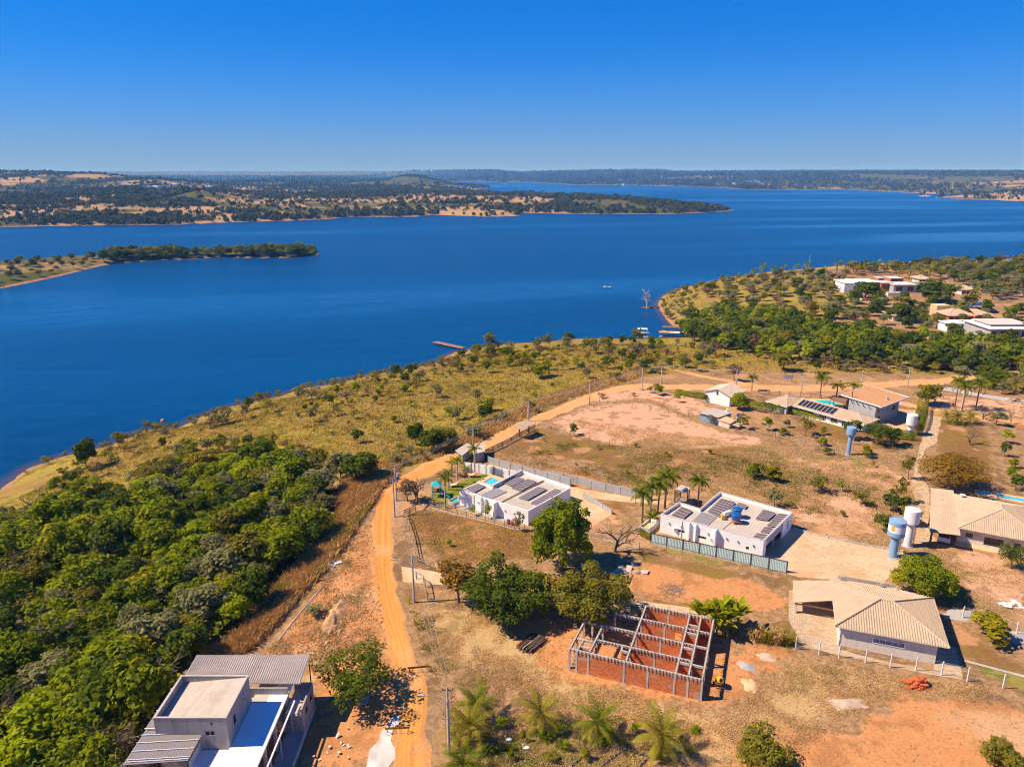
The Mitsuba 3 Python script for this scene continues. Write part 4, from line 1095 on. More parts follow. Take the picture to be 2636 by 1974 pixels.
for u, v in [(7.15, 12.4), (10.05, 12.4), (12.75, 12.4), (10.05, 6.1), (9.85, 3.0), (10.05, 9.2), (12.75, 6.1), (15.75, 0.1)]:
    obj(bs, 'rebar', B(joined([tube([[u + i * 0.07, v + j * 0.07, ZT - 0.1], [u + i * 0.08 + rb.normal() * 0.03, v + j * 0.08, ZT + rb.uniform(0.5, 0.8)]], 0.012, 4) for i in (-1, 1) for j in (-1, 1)])), 'brick_loose')
for k in range(4):
    obj(bs, 'step', B(box(0.25, 0.95, 0.3 + 0.5 * k, 0.75 + 0.5 * k, Z0, 14.1 + 0.22 * k)), 'wood_grey')
obj(bs, 'raised_floor', B(box(0.0, 15.85, 0.0, 12.5, 13.2, 13.98)), 'ground_soil')

# ------------------------------------------------------------------ white flat roofed houses
def solar_array(parent, quad, n, z, tilt=0.12, mat='collector', part='solar_panel'):
    """n flat solar water heater panels side by side from edge 0-3 to edge 1-2 of the plan quad."""
    q = np.asarray(quad, float)
    for k in range(n):
        t0, t1 = (k + 0.035) / n, (k + 0.965) / n
        c = [q[0] + (q[1] - q[0]) * t0, q[0] + (q[1] - q[0]) * t1, q[3] + (q[2] - q[3]) * t1, q[3] + (q[2] - q[3]) * t0]
        zz = [z, z, z + tilt, z + tilt]
        v = np.array([[*p, w - 0.07] for p, w in zip(c, zz)] + [[*p, w] for p, w in zip(c, zz)])
        f = np.array([[0, 1, 2, 3], [4, 7, 6, 5], [0, 4, 5, 1], [1, 5, 6, 2], [2, 6, 7, 3], [3, 7, 4, 0]])
        key = obj(parent, part, (v, f), mat)
        ms = []
        for i in range(4):
            a, b = v[4 + i] + [0, 0, -0.02], v[4 + (i + 1) % 4] + [0, 0, -0.02]
            ms.append(beam(a, b, 0.045, 0.06))
        obj(key, 'rim', joined(ms), 'steel')

def sheets_roof(parent, poly, z, down, rise=0.0, pitch=0.24, mat='fibre_cement', amp=0.03, part='roof', base=None):
    """Corrugated sheets over a plan polygon (world), falling along down."""
    P = np.asarray(poly, float)
    d = np.asarray(down, float) / np.linalg.norm(down)
    s = P @ d
    zf = lambda u, v: z + rise * (s.max() - (u * d[0] + v * d[1])) / max(np.ptp(s), 1e-6)
    W = Frame(0, 0, 0)
    return obj(parent, part, roof_plane(W, [tuple(p) for p in P], zf, d, pitch, None, amp, 0, 0.05), mat)

# the house with the blue tanks
w2 = thing('white_flat_house', 'white flat roofed house with blue water tanks on the roof', 'house')
P2 = [np.array(p) for p in [(24.9, 109.3), (39.1, 100.2), (47.3, 110.0), (37.3, 118.2), (32.0, 111.4), (29.0, 113.9)]]
wallm = ring_wall(P2, 13.4, 17.2, 0.2)
a, b = P2[1], P2[2]
wallm = wallm - mbox(along(a, b, 1.3), along(a, b, 8.3), 0.5, 13.4, 16.3) - mbox(along(a, b, 10.4), along(a, b, 11.1), 0.5, 15.0, 16.4)
fw = (P2[1] - P2[0]) / np.linalg.norm(P2[1] - P2[0])
inn = np.array([-fw[1], fw[0]])
W2WIN = [(3.2, 4.3, 14.9, 15.3), (6.6, 7.9, 14.8, 15.2), (14.3, 14.75, 15.0, 15.5)]
for s0, s1, z0, z1 in W2WIN:
    wallm = wallm - mbox(along(P2[0], P2[1], s0), along(P2[0], P2[1], s1), 0.5, z0, z1)
obj(w2, 'wall', wallm, 'white_render')
for s0, s1, z0, z1 in W2WIN:
    window(w2, P2[0], P2[1], s0, s1, z0, z1, inn, 1, 'dark_steel', 0.05)
for s in (5.0, 6.1):
    p, q = along(P2[0], P2[1], s), along(P2[0], P2[1], s + 0.14)
    obj(w2, 'wall_fin', prism([p - inn * 0.45, q - inn * 0.45, q - inn * 0.003, p - inn * 0.003], 13.4, 17.17), 'white_render')
p, q = along(P2[0], P2[1], 9.4), along(P2[0], P2[1], 9.62)
obj(w2, 'wall_fin', prism([p - inn * 0.9, q - inn * 0.9, q - inn * 0.003, p - inn * 0.003], 13.4, 17.23), 'white_render')
inner = list(Polygon(P2).buffer(-0.21, join_style=2).exterior.coords)[:-1]
sheets_roof(w2, inner, 16.70, inn, 0.06, 0.5, 'fibre_cement', 0.012)
obj(w2, 'roof_slab', prism(inner, 16.45, 16.62), 'concrete')
obj(w2, 'parapet_cap', ring_wall([np.array(p) for p in Polygon(P2).buffer(0.03, join_style=2).exterior.coords[:-1]], 17.203, 17.26, 0.27), 'concrete')
obj(w2, 'roof_seam', prism([(33.3, 104.35), (33.6, 104.2), (37.9, 109.3), (37.6, 109.5)], 16.72, 16.86), 'fibre_cement_grey')
A2 = [([(26.7, 109.4), (29.2, 112.7), (30.6, 110.9), (28.0, 107.6)], 4), ([(33.1, 110.8), (36.9, 115.9), (38.9, 114.2), (34.6, 108.8)], 7), ([(36.2, 110.7), (38.3, 113.1), (39.2, 112.2), (37.0, 109.6)], 4), ([(38.7, 113.3), (39.5, 114.3), (40.6, 113.0), (39.8, 111.8)], 2),
      ([(40.4, 108.2), (42.9, 111.6), (44.5, 110.1), (42.2, 107.5)], 4), ([(41.4, 105.7), (44.9, 110.1), (46.4, 109.5), (42.7, 105.2)], 6), ([(39.7, 103.7), (41.0, 105.4), (42.2, 104.6), (41.3, 103.2)], 2), ([(37.9, 101.8), (39.1, 103.3), (40.7, 102.4), (39.6, 101.1)], 2)]
for qd, n in A2:
    solar_array(w2, qd, n, 16.95)
k = obj(w2, 'skylight', prism([(29.4, 107.1), (31.7, 105.6), (34.3, 109.1), (32.2, 110.9)], 16.78, 16.83), 'polycarbonate', label='dark ribbed skylight strip across the white roof')
for i in range(7):
    t = (i + 0.5) / 7
    a_, b_ = np.array([29.4, 107.1]) * (1 - t) + np.array([31.7, 105.6]) * t, np.array([32.2, 110.9]) * (1 - t) + np.array([34.3, 109.1]) * t
    obj(k, 'rib', beam([*a_, 16.845], [*b_, 16.845], 0.07, 0.03), 'steel')
a, b = P2[1], P2[2]
obj(w2, 'garage_beam', prism([along(a, b, 1.3) + [0.04, -0.03], along(a, b, 8.3) + [0.04, -0.03], along(a, b, 8.3) + [-0.3, 0.25], along(a, b, 1.3) + [-0.3, 0.25]], 15.9, 16.9), 'grey_render')
obj(w2, 'garage_column', prism([along(a, b, 4.5), along(a, b, 4.8), along(a, b, 4.8) + [-0.25, 0.2], along(a, b, 4.5) + [-0.25, 0.2]], 13.4, 15.9), 'grey_render')
dn = np.array([-(b - a)[1], (b - a)[0]]) / np.linalg.norm(b - a)
obj(w2, 'garage_back_wall', prism([along(a, b, 1.0) + dn * 5.0, along(a, b, 9.0) + dn * 5.0, along(a, b, 9.0) + dn * 5.2, along(a, b, 1.0) + dn * 5.2], 13.4, 16.4), 'white_render')
for s in (1.6, 3.75, 8.2, 11.2, 13.0, 15.4):
    p = along(P2[0], P2[1], s) - inn * 0.12
    obj(w2, 'wall_lamp', box(p[0] - 0.09, p[0] + 0.09, p[1] - 0.11, p[1] + 0.11, 15.85, 16.1), 'wood_grey')
for s, z in ((2.8, 15.3), (8.9, 15.25)):
    p = along(P2[0], P2[1], s) - inn * 0.22
    obj(w2, 'air_conditioner', box(p[0] - 0.32, p[0] + 0.32, p[1] - 0.2, p[1] + 0.2, z - 0.25, z + 0.25), 'tower_white')
p = along(P2[0], P2[1], 3.75) - inn * 0.08
obj(w2, 'downpipe', tube([[*p, 13.6], [*p, 17.0]], 0.05, 6), 'steel')

def lathe(prof, n=20):
    a = np.arange(n) / n * 2 * np.pi
    v = np.vstack([np.column_stack([r * np.cos(a), r * np.sin(a), np.full(n, z)]) for r, z in prof])
    f = []
    for k in range(len(prof) - 1):
        i = np.arange(n); j = (i + 1) % n
        f.append(np.stack([k * n + i, k * n + j, (k + 1) * n + j, (k + 1) * n + i], 1))
    return v, np.vstack(f)
def shift(m, x, y, z):
    return np.asarray(m[0]) + np.array([x, y, z], float), m[1]
for (x, y), s in (((36.75, 107.0), 'nearer the front wall'), ((37.6, 109.0), 'behind the other tank')):
    t = thing('roof_tank', f'round blue plastic water tank with lid on the white roof, {s}', 'water tank', 'blue tanks on the white roof')
    obj(t, 'tank', shift(lathe([(0.01, 0), (0.58, 0), (0.78, 0.95), (0.84, 0.97), (0.84, 1.03)]), x, y, 17.35), 'tank_blue', smooth=40)
    obj(t, 'lid', shift(lathe([(0.84, 1.03), (0.80, 1.09), (0.45, 1.2), (0.01, 1.24)]), x, y, 17.35), 'tank_blue', smooth=40)
    obj(t, 'stand', joined([box(x - 0.7, x + 0.7, y - 0.7, y + 0.7, 17.26, 17.34)] + [box(x + i * 0.6 - 0.04, x + i * 0.6 + 0.04, y + j * 0.6 - 0.04, y + j * 0.6 + 0.04, 16.7, 17.26) for i in (-1, 1) for j in (-1, 1)]), 'orange_steel')
m = tube([[35.3, 109.0, 17.35], [36.7, 109.9, 17.35]], 0.36, 14)
t = thing('boiler', 'white round boiler lying behind the blue roof tanks', 'boiler')
obj(t, 'drum', m, 'tower_white', smooth=40); obj(t, 'cradle', joined([box(35.5, 35.65, 108.8, 109.5, 16.72, 17.05), box(36.4, 36.55, 109.4, 110.1, 16.72, 17.05)]), 'steel')
single('roof_box', box(34.75, 35.2, 107.9, 108.7, 16.74, 17.6), 'yellow', 'yellow box beside the blue tanks on the white roof', 'box')

# the house with the pool on its left corner
w1 = thing('white_flat_house', 'white flat roofed house with a swimming pool at its corner', 'house')
P1 = [np.array(p) for p in [(-9.6, 120.7), (2.8, 112.3), (10.8, 121.8), (2.0, 129.1), (-3.6, 122.0), (-6.2, 124.4)]]
wallm = ring_wall(P1, 12.2, 16.3, 0.2)
fw1 = (P1[1] - P1[0]) / np.linalg.norm(P1[1] - P1[0])
in1 = np.array([-fw1[1], fw1[0]])
obj(w1, 'wall', wallm, 'white_render')
inner = list(Polygon(P1).buffer(-0.21, join_style=2).exterior.coords)[:-1]
sheets_roof(w1, inner, 16.02, in1, 0.10, 0.5, 'fibre_cement', 0.015)
obj(w1, 'parapet_cap', prism([P1[3] + [-0.3, 0.1], P1[3] + [0.1, -0.2], P1[4] + [0.2, -0.2], P1[4] + [-0.2, 0.2]], 16.303, 16.75), 'concrete')
obj(w1, 'parapet', prism([P1[2], P1[3], P1[3] + [-0.1, -0.3], P1[2] + [-0.35, 0.05]], 16.303, 16.6), 'white_render')
obj(w1, 'roof_seam', prism([(-2.0, 116.1), (-1.7, 115.9), (6.1, 125.2), (5.8, 125.5)], 16.05, 16.2), 'ridge_dark')
A1 = [([(-8.3, 121.2), (-6.4, 123.7), (-4.9, 122.4), (-6.8, 119.8)], 5), ([(-1.7, 124.2), (0.7, 127.0), (2.4, 125.6), (0.1, 122.3)], 6), ([(-0.2, 121.9), (3.0, 125.9), (4.7, 124.4), (1.7, 120.3)], 6), ([(1.1, 117.6), (4.8, 122.3), (6.4, 121.2), (2.7, 116.5)], 8), ([(3.2, 115.5), (7.9, 121.4), (9.1, 120.5), (4.5, 114.6)], 9)]
for qd, n in A1:
    solar_array(w1, qd, n, 16.26)
k = obj(w1, 'skylight', prism([(-5.8, 118.7), (-3.6, 117.4), (-0.9, 120.3), (-3.0, 122.0)], 16.16, 16.21), 'polycarbonate')
for i in range(6):
    t = (i + 0.5) / 6
    a_, b_ = np.array([-5.8, 118.7]) * (1 - t) + np.array([-3.0, 122.0]) * t, np.array([-3.6, 117.4]) * (1 - t) + np.array([-0.9, 120.3]) * t
    obj(k, 'rib', beam([*a_, 16.23], [*b_, 16.23], 0.09, 0.03), 'steel')
for s, dpt in ((5.0, 0.45), (6.0, 0.45), (8.3, 1.1)):
    p, q = along(P1[0], P1[1], s), along(P1[0], P1[1], s + (0.2 if dpt > 1 else 0.14))
    obj(w1, 'wall_fin', prism([p - in1 * dpt, q - in1 * dpt, q - in1 * 0.003, p - in1 * 0.003], 12.2, 16.28 + 0.05 * (dpt > 1)), 'white_render')
for s in (2.6, 4.3, 7.0, 10.2, 12.1):
    p = along(P1[0], P1[1], s) - in1 * 0.1
    obj(w1, 'wall_lamp', box(p[0] - 0.08, p[0] + 0.08, p[1] - 0.1, p[1] + 0.1, 14.9, 15.15), 'wood_grey')
p = along(P1[0], P1[1], 3.3) - in1 * 0.08
obj(w1, 'downpipe', tube([[*p, 12.8], [*p, 16.2]], 0.05, 6), 'steel')
obj(w1, 'plinth', prism([P1[0] - in1 * 1.1 - fw1 * 0.3, P1[1] - in1 * 1.1, P1[1] - in1 * 0.003, P1[0] - in1 * 0.003 - fw1 * 0.3], 12.2, 13.42), 'concrete')
pool = thing('swimming_pool', 'small blue swimming pool at the back corner of the white house', 'swimming pool')
PP = [(-5.5, 129.0), (-4.0, 131.2), (-2.3, 129.9), (-3.9, 127.5)]
obj(pool, 'coping', prism(Polygon(Polygon(PP).buffer(1.1, join_style=2).exterior.coords, [Polygon(PP).exterior.coords]), 12.6, 14.25), 'paving_tan')
obj(pool, 'water', (np.array([[*p, 14.12] for p in PP]), np.array([[0, 3, 2, 1]])), 'pool_water')
for (x, y), c, mt in ((( -0.6, 113.0), 'blue', 'blue_plastic'), ((0.0, 112.6), 'red', 'red_plastic')):
    t = thing('bin', f'{c} plastic bin standing against the white wall', 'bin')
    obj(t, 'body', shift(lathe([(0.01, 0), (0.24, 0), (0.30, 0.8)], 12), x, y, float(hz(x, y))), mt, smooth=40); obj(t, 'lid', shift(lathe([(0.33, 0.8), (0.33, 0.86), (0.01, 0.92)], 12), x, y, float(hz(x, y))), mt)

# ------------------------------------------------------------------ grey house in the corner, still being built
g = thing('grey_house', 'unfinished grey cement house with a tall roof block and a white terrace slab', 'house')
G0 = 12.6
X0, X1, Y0, Y1 = -35.0, -27.9, 58.1, 64.3
ring = prism(Polygon([(X0, Y0), (X1, Y0), (X1, Y1), (X0, Y1)], [[(X0 + 0.18, Y0 + 0.15), (X1 - 0.12, Y0 + 0.15), (X1 - 0.12, Y1 - 0.15), (X0 + 0.18, Y1 - 0.15)]]), G0, 21.0)
for c in (prism([(-30.2, 57.5), (-29.2, 57.5), (-29.2, 58.6), (-30.2, 58.6)], 18.9, 19.45), prism([(-28.4, 59.6), (-27.5, 59.6), (-27.5, 60.3), (-28.4, 60.3)], 18.8, 19.8), prism([(-28.4, 62.4), (-27.5, 62.4), (-27.5, 63.0), (-28.4, 63.0)], 19.3, 20.2), prism([(-29.5, 57.5), (-29.3, 57.5), (-29.3, 58.6), (-29.5, 58.6)], 20.2, 20.5)):
    ring = ring - c
obj(g, 'wall', ring, 'cement')
obj(g, 'parapet_cap', prism(Polygon([(X0 - 0.03, Y0 - 0.03), (X1 + 0.03, Y0 - 0.03), (X1 + 0.03, Y1 + 0.03), (X0 - 0.03, Y1 + 0.03)], [[(X0 + 0.2, Y0 + 0.17), (X1 - 0.14, Y0 + 0.17), (X1 - 0.14, Y1 - 0.17), (X0 + 0.2, Y1 - 0.17)]]), 21.003, 21.05), 'concrete')
sheets_roof(g, [(X0 + 0.19, Y0 + 0.16), (X1 - 0.13, Y0 + 0.16), (X1 - 0.13, Y1 - 0.16), (X0 + 0.19, Y1 - 0.16)], 20.2, (-1, 0), 0.68, 0.24, 'fibre_cement', 0.03)
for (a0, a1, z0, z1, e) in ((-30.2, -29.2, 18.9, 19.45, 'front'),):
    window(g, (a0, Y0), (a1, Y0), 0, a1 - a0, z0, z1, (0, 1), 1, 'steel', 0.05)
window(g, (X1, 59.6), (X1, 60.3), 0, 0.7, 18.8, 19.8, (-1, 0), 0, 'dark_steel', 0.05); window(g, (X1, 62.4), (X1, 63.0), 0, 0.6, 19.3, 20.2, (-1, 0), 0, 'white_paint', 0.05)
sheets_roof(g, [(-36.2, 66.3), (-23.1, 66.0), (-23.1, 70.2), (-36.1, 70.2)], 18.55, (0, -1), 0.55, 0.25, 'fibre_cement_grey', 0.055)
obj(g, 'slab', box(-27.88, -24.4, 53.0, 67.8, 17.25, 17.5), 'white_paint', label='smooth white terrace slab beside the tall block')
obj(g, 'slab', box(-30.7, -27.9, 53.0, 58.05, 17.0, 17.28), 'tower_white', label='white tiled terrace in front of the tall block')
for x, y in ((-29.4, 53.0), (-28.4, 53.0)):
    obj(g, 'tile_joint', box(x, x + 0.03, y, 58.0, 17.281, 17.286), 'steel')
obj(g, 'back_wall', box(-36.0, -24.4, 65.6, 65.8, G0, 18.3), 'cement')
obj(g, 'roof_deck', box(-28.0, -26.4, 64.35, 67.6, 17.3, 17.52), 'concrete')
for x, y, h in ((-33.9, 66.0, 19.15), (-30.0, 66.2, 19.1), (-26.1, 67.2, 18.4)):
    obj(g, 'column_stub', box(x - 0.14, x + 0.14, y - 0.14, y + 0.14, 17.4, h), 'concrete')
obj(g, 'vent_pipe', shift(lathe([(0.16, 0), (0.16, 0.35), (0.10, 0.35), (0.10, 0.1)], 12), -27.0, 67.0, 17.5), 'concrete', smooth=40)
sheets_roof(g, [(-36.4, 54.5), (-30.55, 55.0), (-30.5, 59.0), (-36.3, 58.6)], 18.85, (-0.05, -1), 0.22, 0.30, 'polycarbonate', 0.012)
for y in (54.75, 55.0, 56.0, 57.0, 57.95):
    obj(g, 'roof_purlin', beam([-36.35, y, 18.93 + 0.052 * (y - 54.5)], [-30.55, y + 0.42, 18.95 + 0.052 * (y - 54.5)], 0.06, 0.06), 'tower_white')
for x, y in ((-30.65, 55.1), (-36.2, 54.7), (-33.4, 54.8)):
    obj(g, 'post', box(x - 0.06, x + 0.06, y - 0.06, y + 0.06, G0, 18.8), 'dark_steel')
obj(g, 'terrace_screen', box(-30.75, -30.70, 55.3, 58.0, 17.3, 18.3), 'steel')
k = obj(g, 'side_roof', box(-37.2, -36.1, 60.0, 66.2, 17.9, 17.96), 'polycarbonate'); 
for y in (60.1, 62.6, 65.9):
    obj(k, 'seam', box(-37.25, -36.05, y - 0.05, y + 0.05, 17.963, 18.01), 'tower_white')
obj(g, 'lower_wall', box(-37.1, -36.9, 55.5, 66.2, G0, 17.88), 'cement')
obj(g, 'wall_face', box(-36.88, -24.45, 65.2, 65.5, G0, 17.2), 'cement')
# the open side with its light steel frame, and the lean-to room beyond
obj(g, 'floor', box(-24.4, -22.4, 52.0, 68.2, 13.2, 14.05), 'concrete')
obj(g, 'side_wall', prism(Polygon([(-22.65, 63.9), (-22.45, 63.9), (-22.45, 68.2), (-22.65, 68.2)]), G0, 17.0) - prism([(-23, 65.0), (-22, 65.0), (-22, 65.7), (-23, 65.7)], 15.4, 16.2) - prism([(-23, 66.8), (-22, 66.8), (-22, 67.5), (-23, 67.5)], 15.4, 16.2), 'cement')
for y in (65.0, 66.8):
    window(g, (-22.45, y), (-22.45, y + 0.7), 0, 0.7, 15.4, 16.2, (-1, 0), 0, 'dark_steel', 0.05)
obj(g, 'end_wall', box(-24.4, -22.66, 63.9, 64.1, G0, 16.2) , 'cement'); obj(g, 'lean_roof', box(-24.38, -22.64, 64.1, 68.2, 16.15, 16.3), 'concrete'); obj(g, 'room_wall', box(-24.5, -22.66, 68.0, 68.2, G0, 17.0), 'cement')
window(g, (-24.1, 63.9), (-23.2, 63.9), 0, 0.9, 15.0, 15.6, (0, 0.2), 1, 'dark_steel', 0.05)
obj(g, 'inner_wall', box(-27.9, -27.7, 53.0, 65.0, G0, 17.2), 'cement')
for y in (53.5, 57.1, 60.0, 63.8):
    obj(g, 'steel_post', box(-23.66, -23.54, y - 0.06, y + 0.06, 14.05, 16.95), 'steel')
obj(g, 'edge_beam', box(-23.68, -23.52, 53.0, 65.2, 16.95, 17.1), 'tower_white')
for y in (55.2, 58.3, 61.4):
    obj(g, 'pillar', box(-24.75, -24.45, y - 0.15, y + 0.15, 13.9, 17.23), 'concrete')
    obj(g, 'prop', beam([-24.3, y + 0.6, 14.05], [-24.35, y + 0.3, 17.2], 0.09), 'wood')
for x, y in ((-23.2, 69.9), (-23.15, 66.1)):
    obj(g, 'roof_post', box(x - 0.05, x + 0.05, y - 0.05, y + 0.05, 13.4, 18.5), 'dark_steel')
# ------------------------------------------------------------------ single trees and shrubs, each where it stands
tree_proto('big_green', 'leaf_mid', 5.2, 9.6, 0.7, 60, 14000, 0.19, 0.34, n=1, make=lambda *a, **k: lobed(*a, lobes=5, **k))
tree_proto('big_dark', 'leaf_dark', 5.0, 6.6, 0.4, 66, 15000, 0.15, 0.30, n=1, make=lambda *a, **k: lobed(*a, lobes=6, **k))
tree_proto('big_olive', 'leaf_olive', 5.0, 7.2, 0.5, 60, 13000, 0.16, 0.30, n=1, bark='bark_pale', make=lambda *a, **k: lobed(*a, lobes=5, **k))
tree_proto('big_gold', 'leaf_gold', 5.0, 6.4, 1.0, 60, 8000, 0.15, 0.26, n=1, bark='bark_pale')
tree_proto('airy_dark', 'leaf_dark', 4.0, 6.4, 1.2, 44, 4600, 0.15, 0.16, n=1, spread=1.25, make=lambda *a, **k: lobed(*a, lobes=5, **k))
tree_proto('airy_gold', 'leaf_gold', 2.6, 6.4, 2.2, 18, 1500, 0.19, 0.14, n=1, spread=1.2)
tree_proto('clipped', 'leaf_lime', 2.2, 3.6, 0.5, 60, 5200, 0.15, 0.12, n=1, hollow=0.7)
tree_proto('grey_bush', 'leaf_olive', 3.0, 4.2, 0.2, 30, 5200, 0.15, 0.1, n=1)

def plant(name, kind, px, width, label, cat='tree', grp=None, height=None, i=0):
    """A plant whose foot is seen at px of the photograph, width metres across."""
    p = ground(*px)
    g_, R, H = PROTO[kind][i % len(PROTO[kind])]
    s = width / (2 * R)
    return put(name, kind, p, s, label, cat, grp, i=i, sz=s if height is None else height / H, rot=float(hash_(label) % 360))
D = lambda x, y: (x * K, y * K)
plant('tree', 'big_green', D(1214, 1228), 12.0, 'tall round dark green tree covering the corner of the white pool house', height=12.5)
plant('tree', 'big_dark', D(1095, 1330), 14.0, 'broad dark green tree between the sandy drive and the bare yard', height=7.6)
plant('tree', 'big_olive', D(1262, 1345), 13.0, 'broad olive tree with yellowish flowers behind the brick shell', height=7.8)
plant('tree', 'airy_gold', D(990, 1300), 7.0, 'golden leaved tree beside the wooden gate of the drive', height=7.2)
plant('tree', 'airy_dark', D(768, 1512), 9.5, 'sparse dark tree leaning over the dirt road by the grey house', height=6.0)
plant('tree', 'big_mid' if 'big_mid' in PROTO else 'big_green', D(1985, 1286), 10.0, 'bright green tree behind the beige tiled house', height=6.2)
plant('shrub', 'shrub_yellow', D(2142, 1385), 7.4, 'yellow flowering shrub beside the grey rubble strip', 'shrub', height=3.4)
plant('tree', 'big_gold', D(2050, 1050), 14.0, 'wide golden brown tree over the stone path', height=6.2)
plant('shrub', 'grey_bush', D(1640, 1668), 6.4, 'grey olive bush at the lower edge below the straw grass', 'shrub', height=4.6)
plant('shrub', 'grey_bush', D(2168, 1672), 4.6, 'dark bush in the lower right corner on the red earth', 'shrub', height=3.4)
plant('tree', 'clipped', D(1596, 884), 4.6, 'round clipped bright green tree beside the white shed', height=4.2)
plant('tree', 'forest_olive', D(1998, 874), 7.6, 'round olive tree by the lane behind the two storey house', height=6.0)
plant('tree', 'forest_dark', D(188, 1013), 5.6, 'lone round crowned tree on a bare trunk at the lake edge', height=8.0)
plant('shrub', 'shrub_grey', D(482, 915), 8.0, 'large pale grey twiggy shrub at the water edge', 'shrub', height=4.6)
plant('shrub', 'shrub_dry', D(455, 925), 5.5, 'brown twiggy shrub at the water edge', 'shrub', height=3.2)
plant('tree', 'forest_dark', D(780, 1036), 8.4, 'dark green tree clump standing apart at the meadow edge above the road', height=6.4)
plant('tree', 'forest_grey', D(735, 1030), 6.0, 'grey green tree at the meadow edge beside the dark clump', height=5.6)
plant('tree', 'bare', D(898, 1088), 7.0, 'brown nearly bare tree at the bend of the dirt road', height=6.4)
plant('tree', 'mid_dry', D(880, 1082), 4.6, 'dry rusty leaved tree beside the bend of the dirt road', height=4.4)
plant('tree', 'forest_dark', D(937, 972), 7.0, 'dark olive tree of the roadside pair, the fuller one', height=5.4)
plant('tree', 'forest_olive', D(972, 972), 5.0, 'slimmer brownish tree of the roadside pair', height=5.4)
plant('tree', 'forest_dark', D(898, 958), 4.6, 'thin dark tree beside the roadside pair', height=5.4)
plant('tree', 'forest_dark', D(1047, 907), 4.4, 'small round dark green tree above the roadside reeds', height=4.6)
plant('shrub', 'shrub_grey', D(1030, 945), 6.6, 'pale reed like shrub beside the dirt road', 'shrub', height=3.4)
plant('tree', 'bare', D(1327, 1190), 7.4, 'leafless tree in front of the white house with blue tanks', height=6.6, i=1)
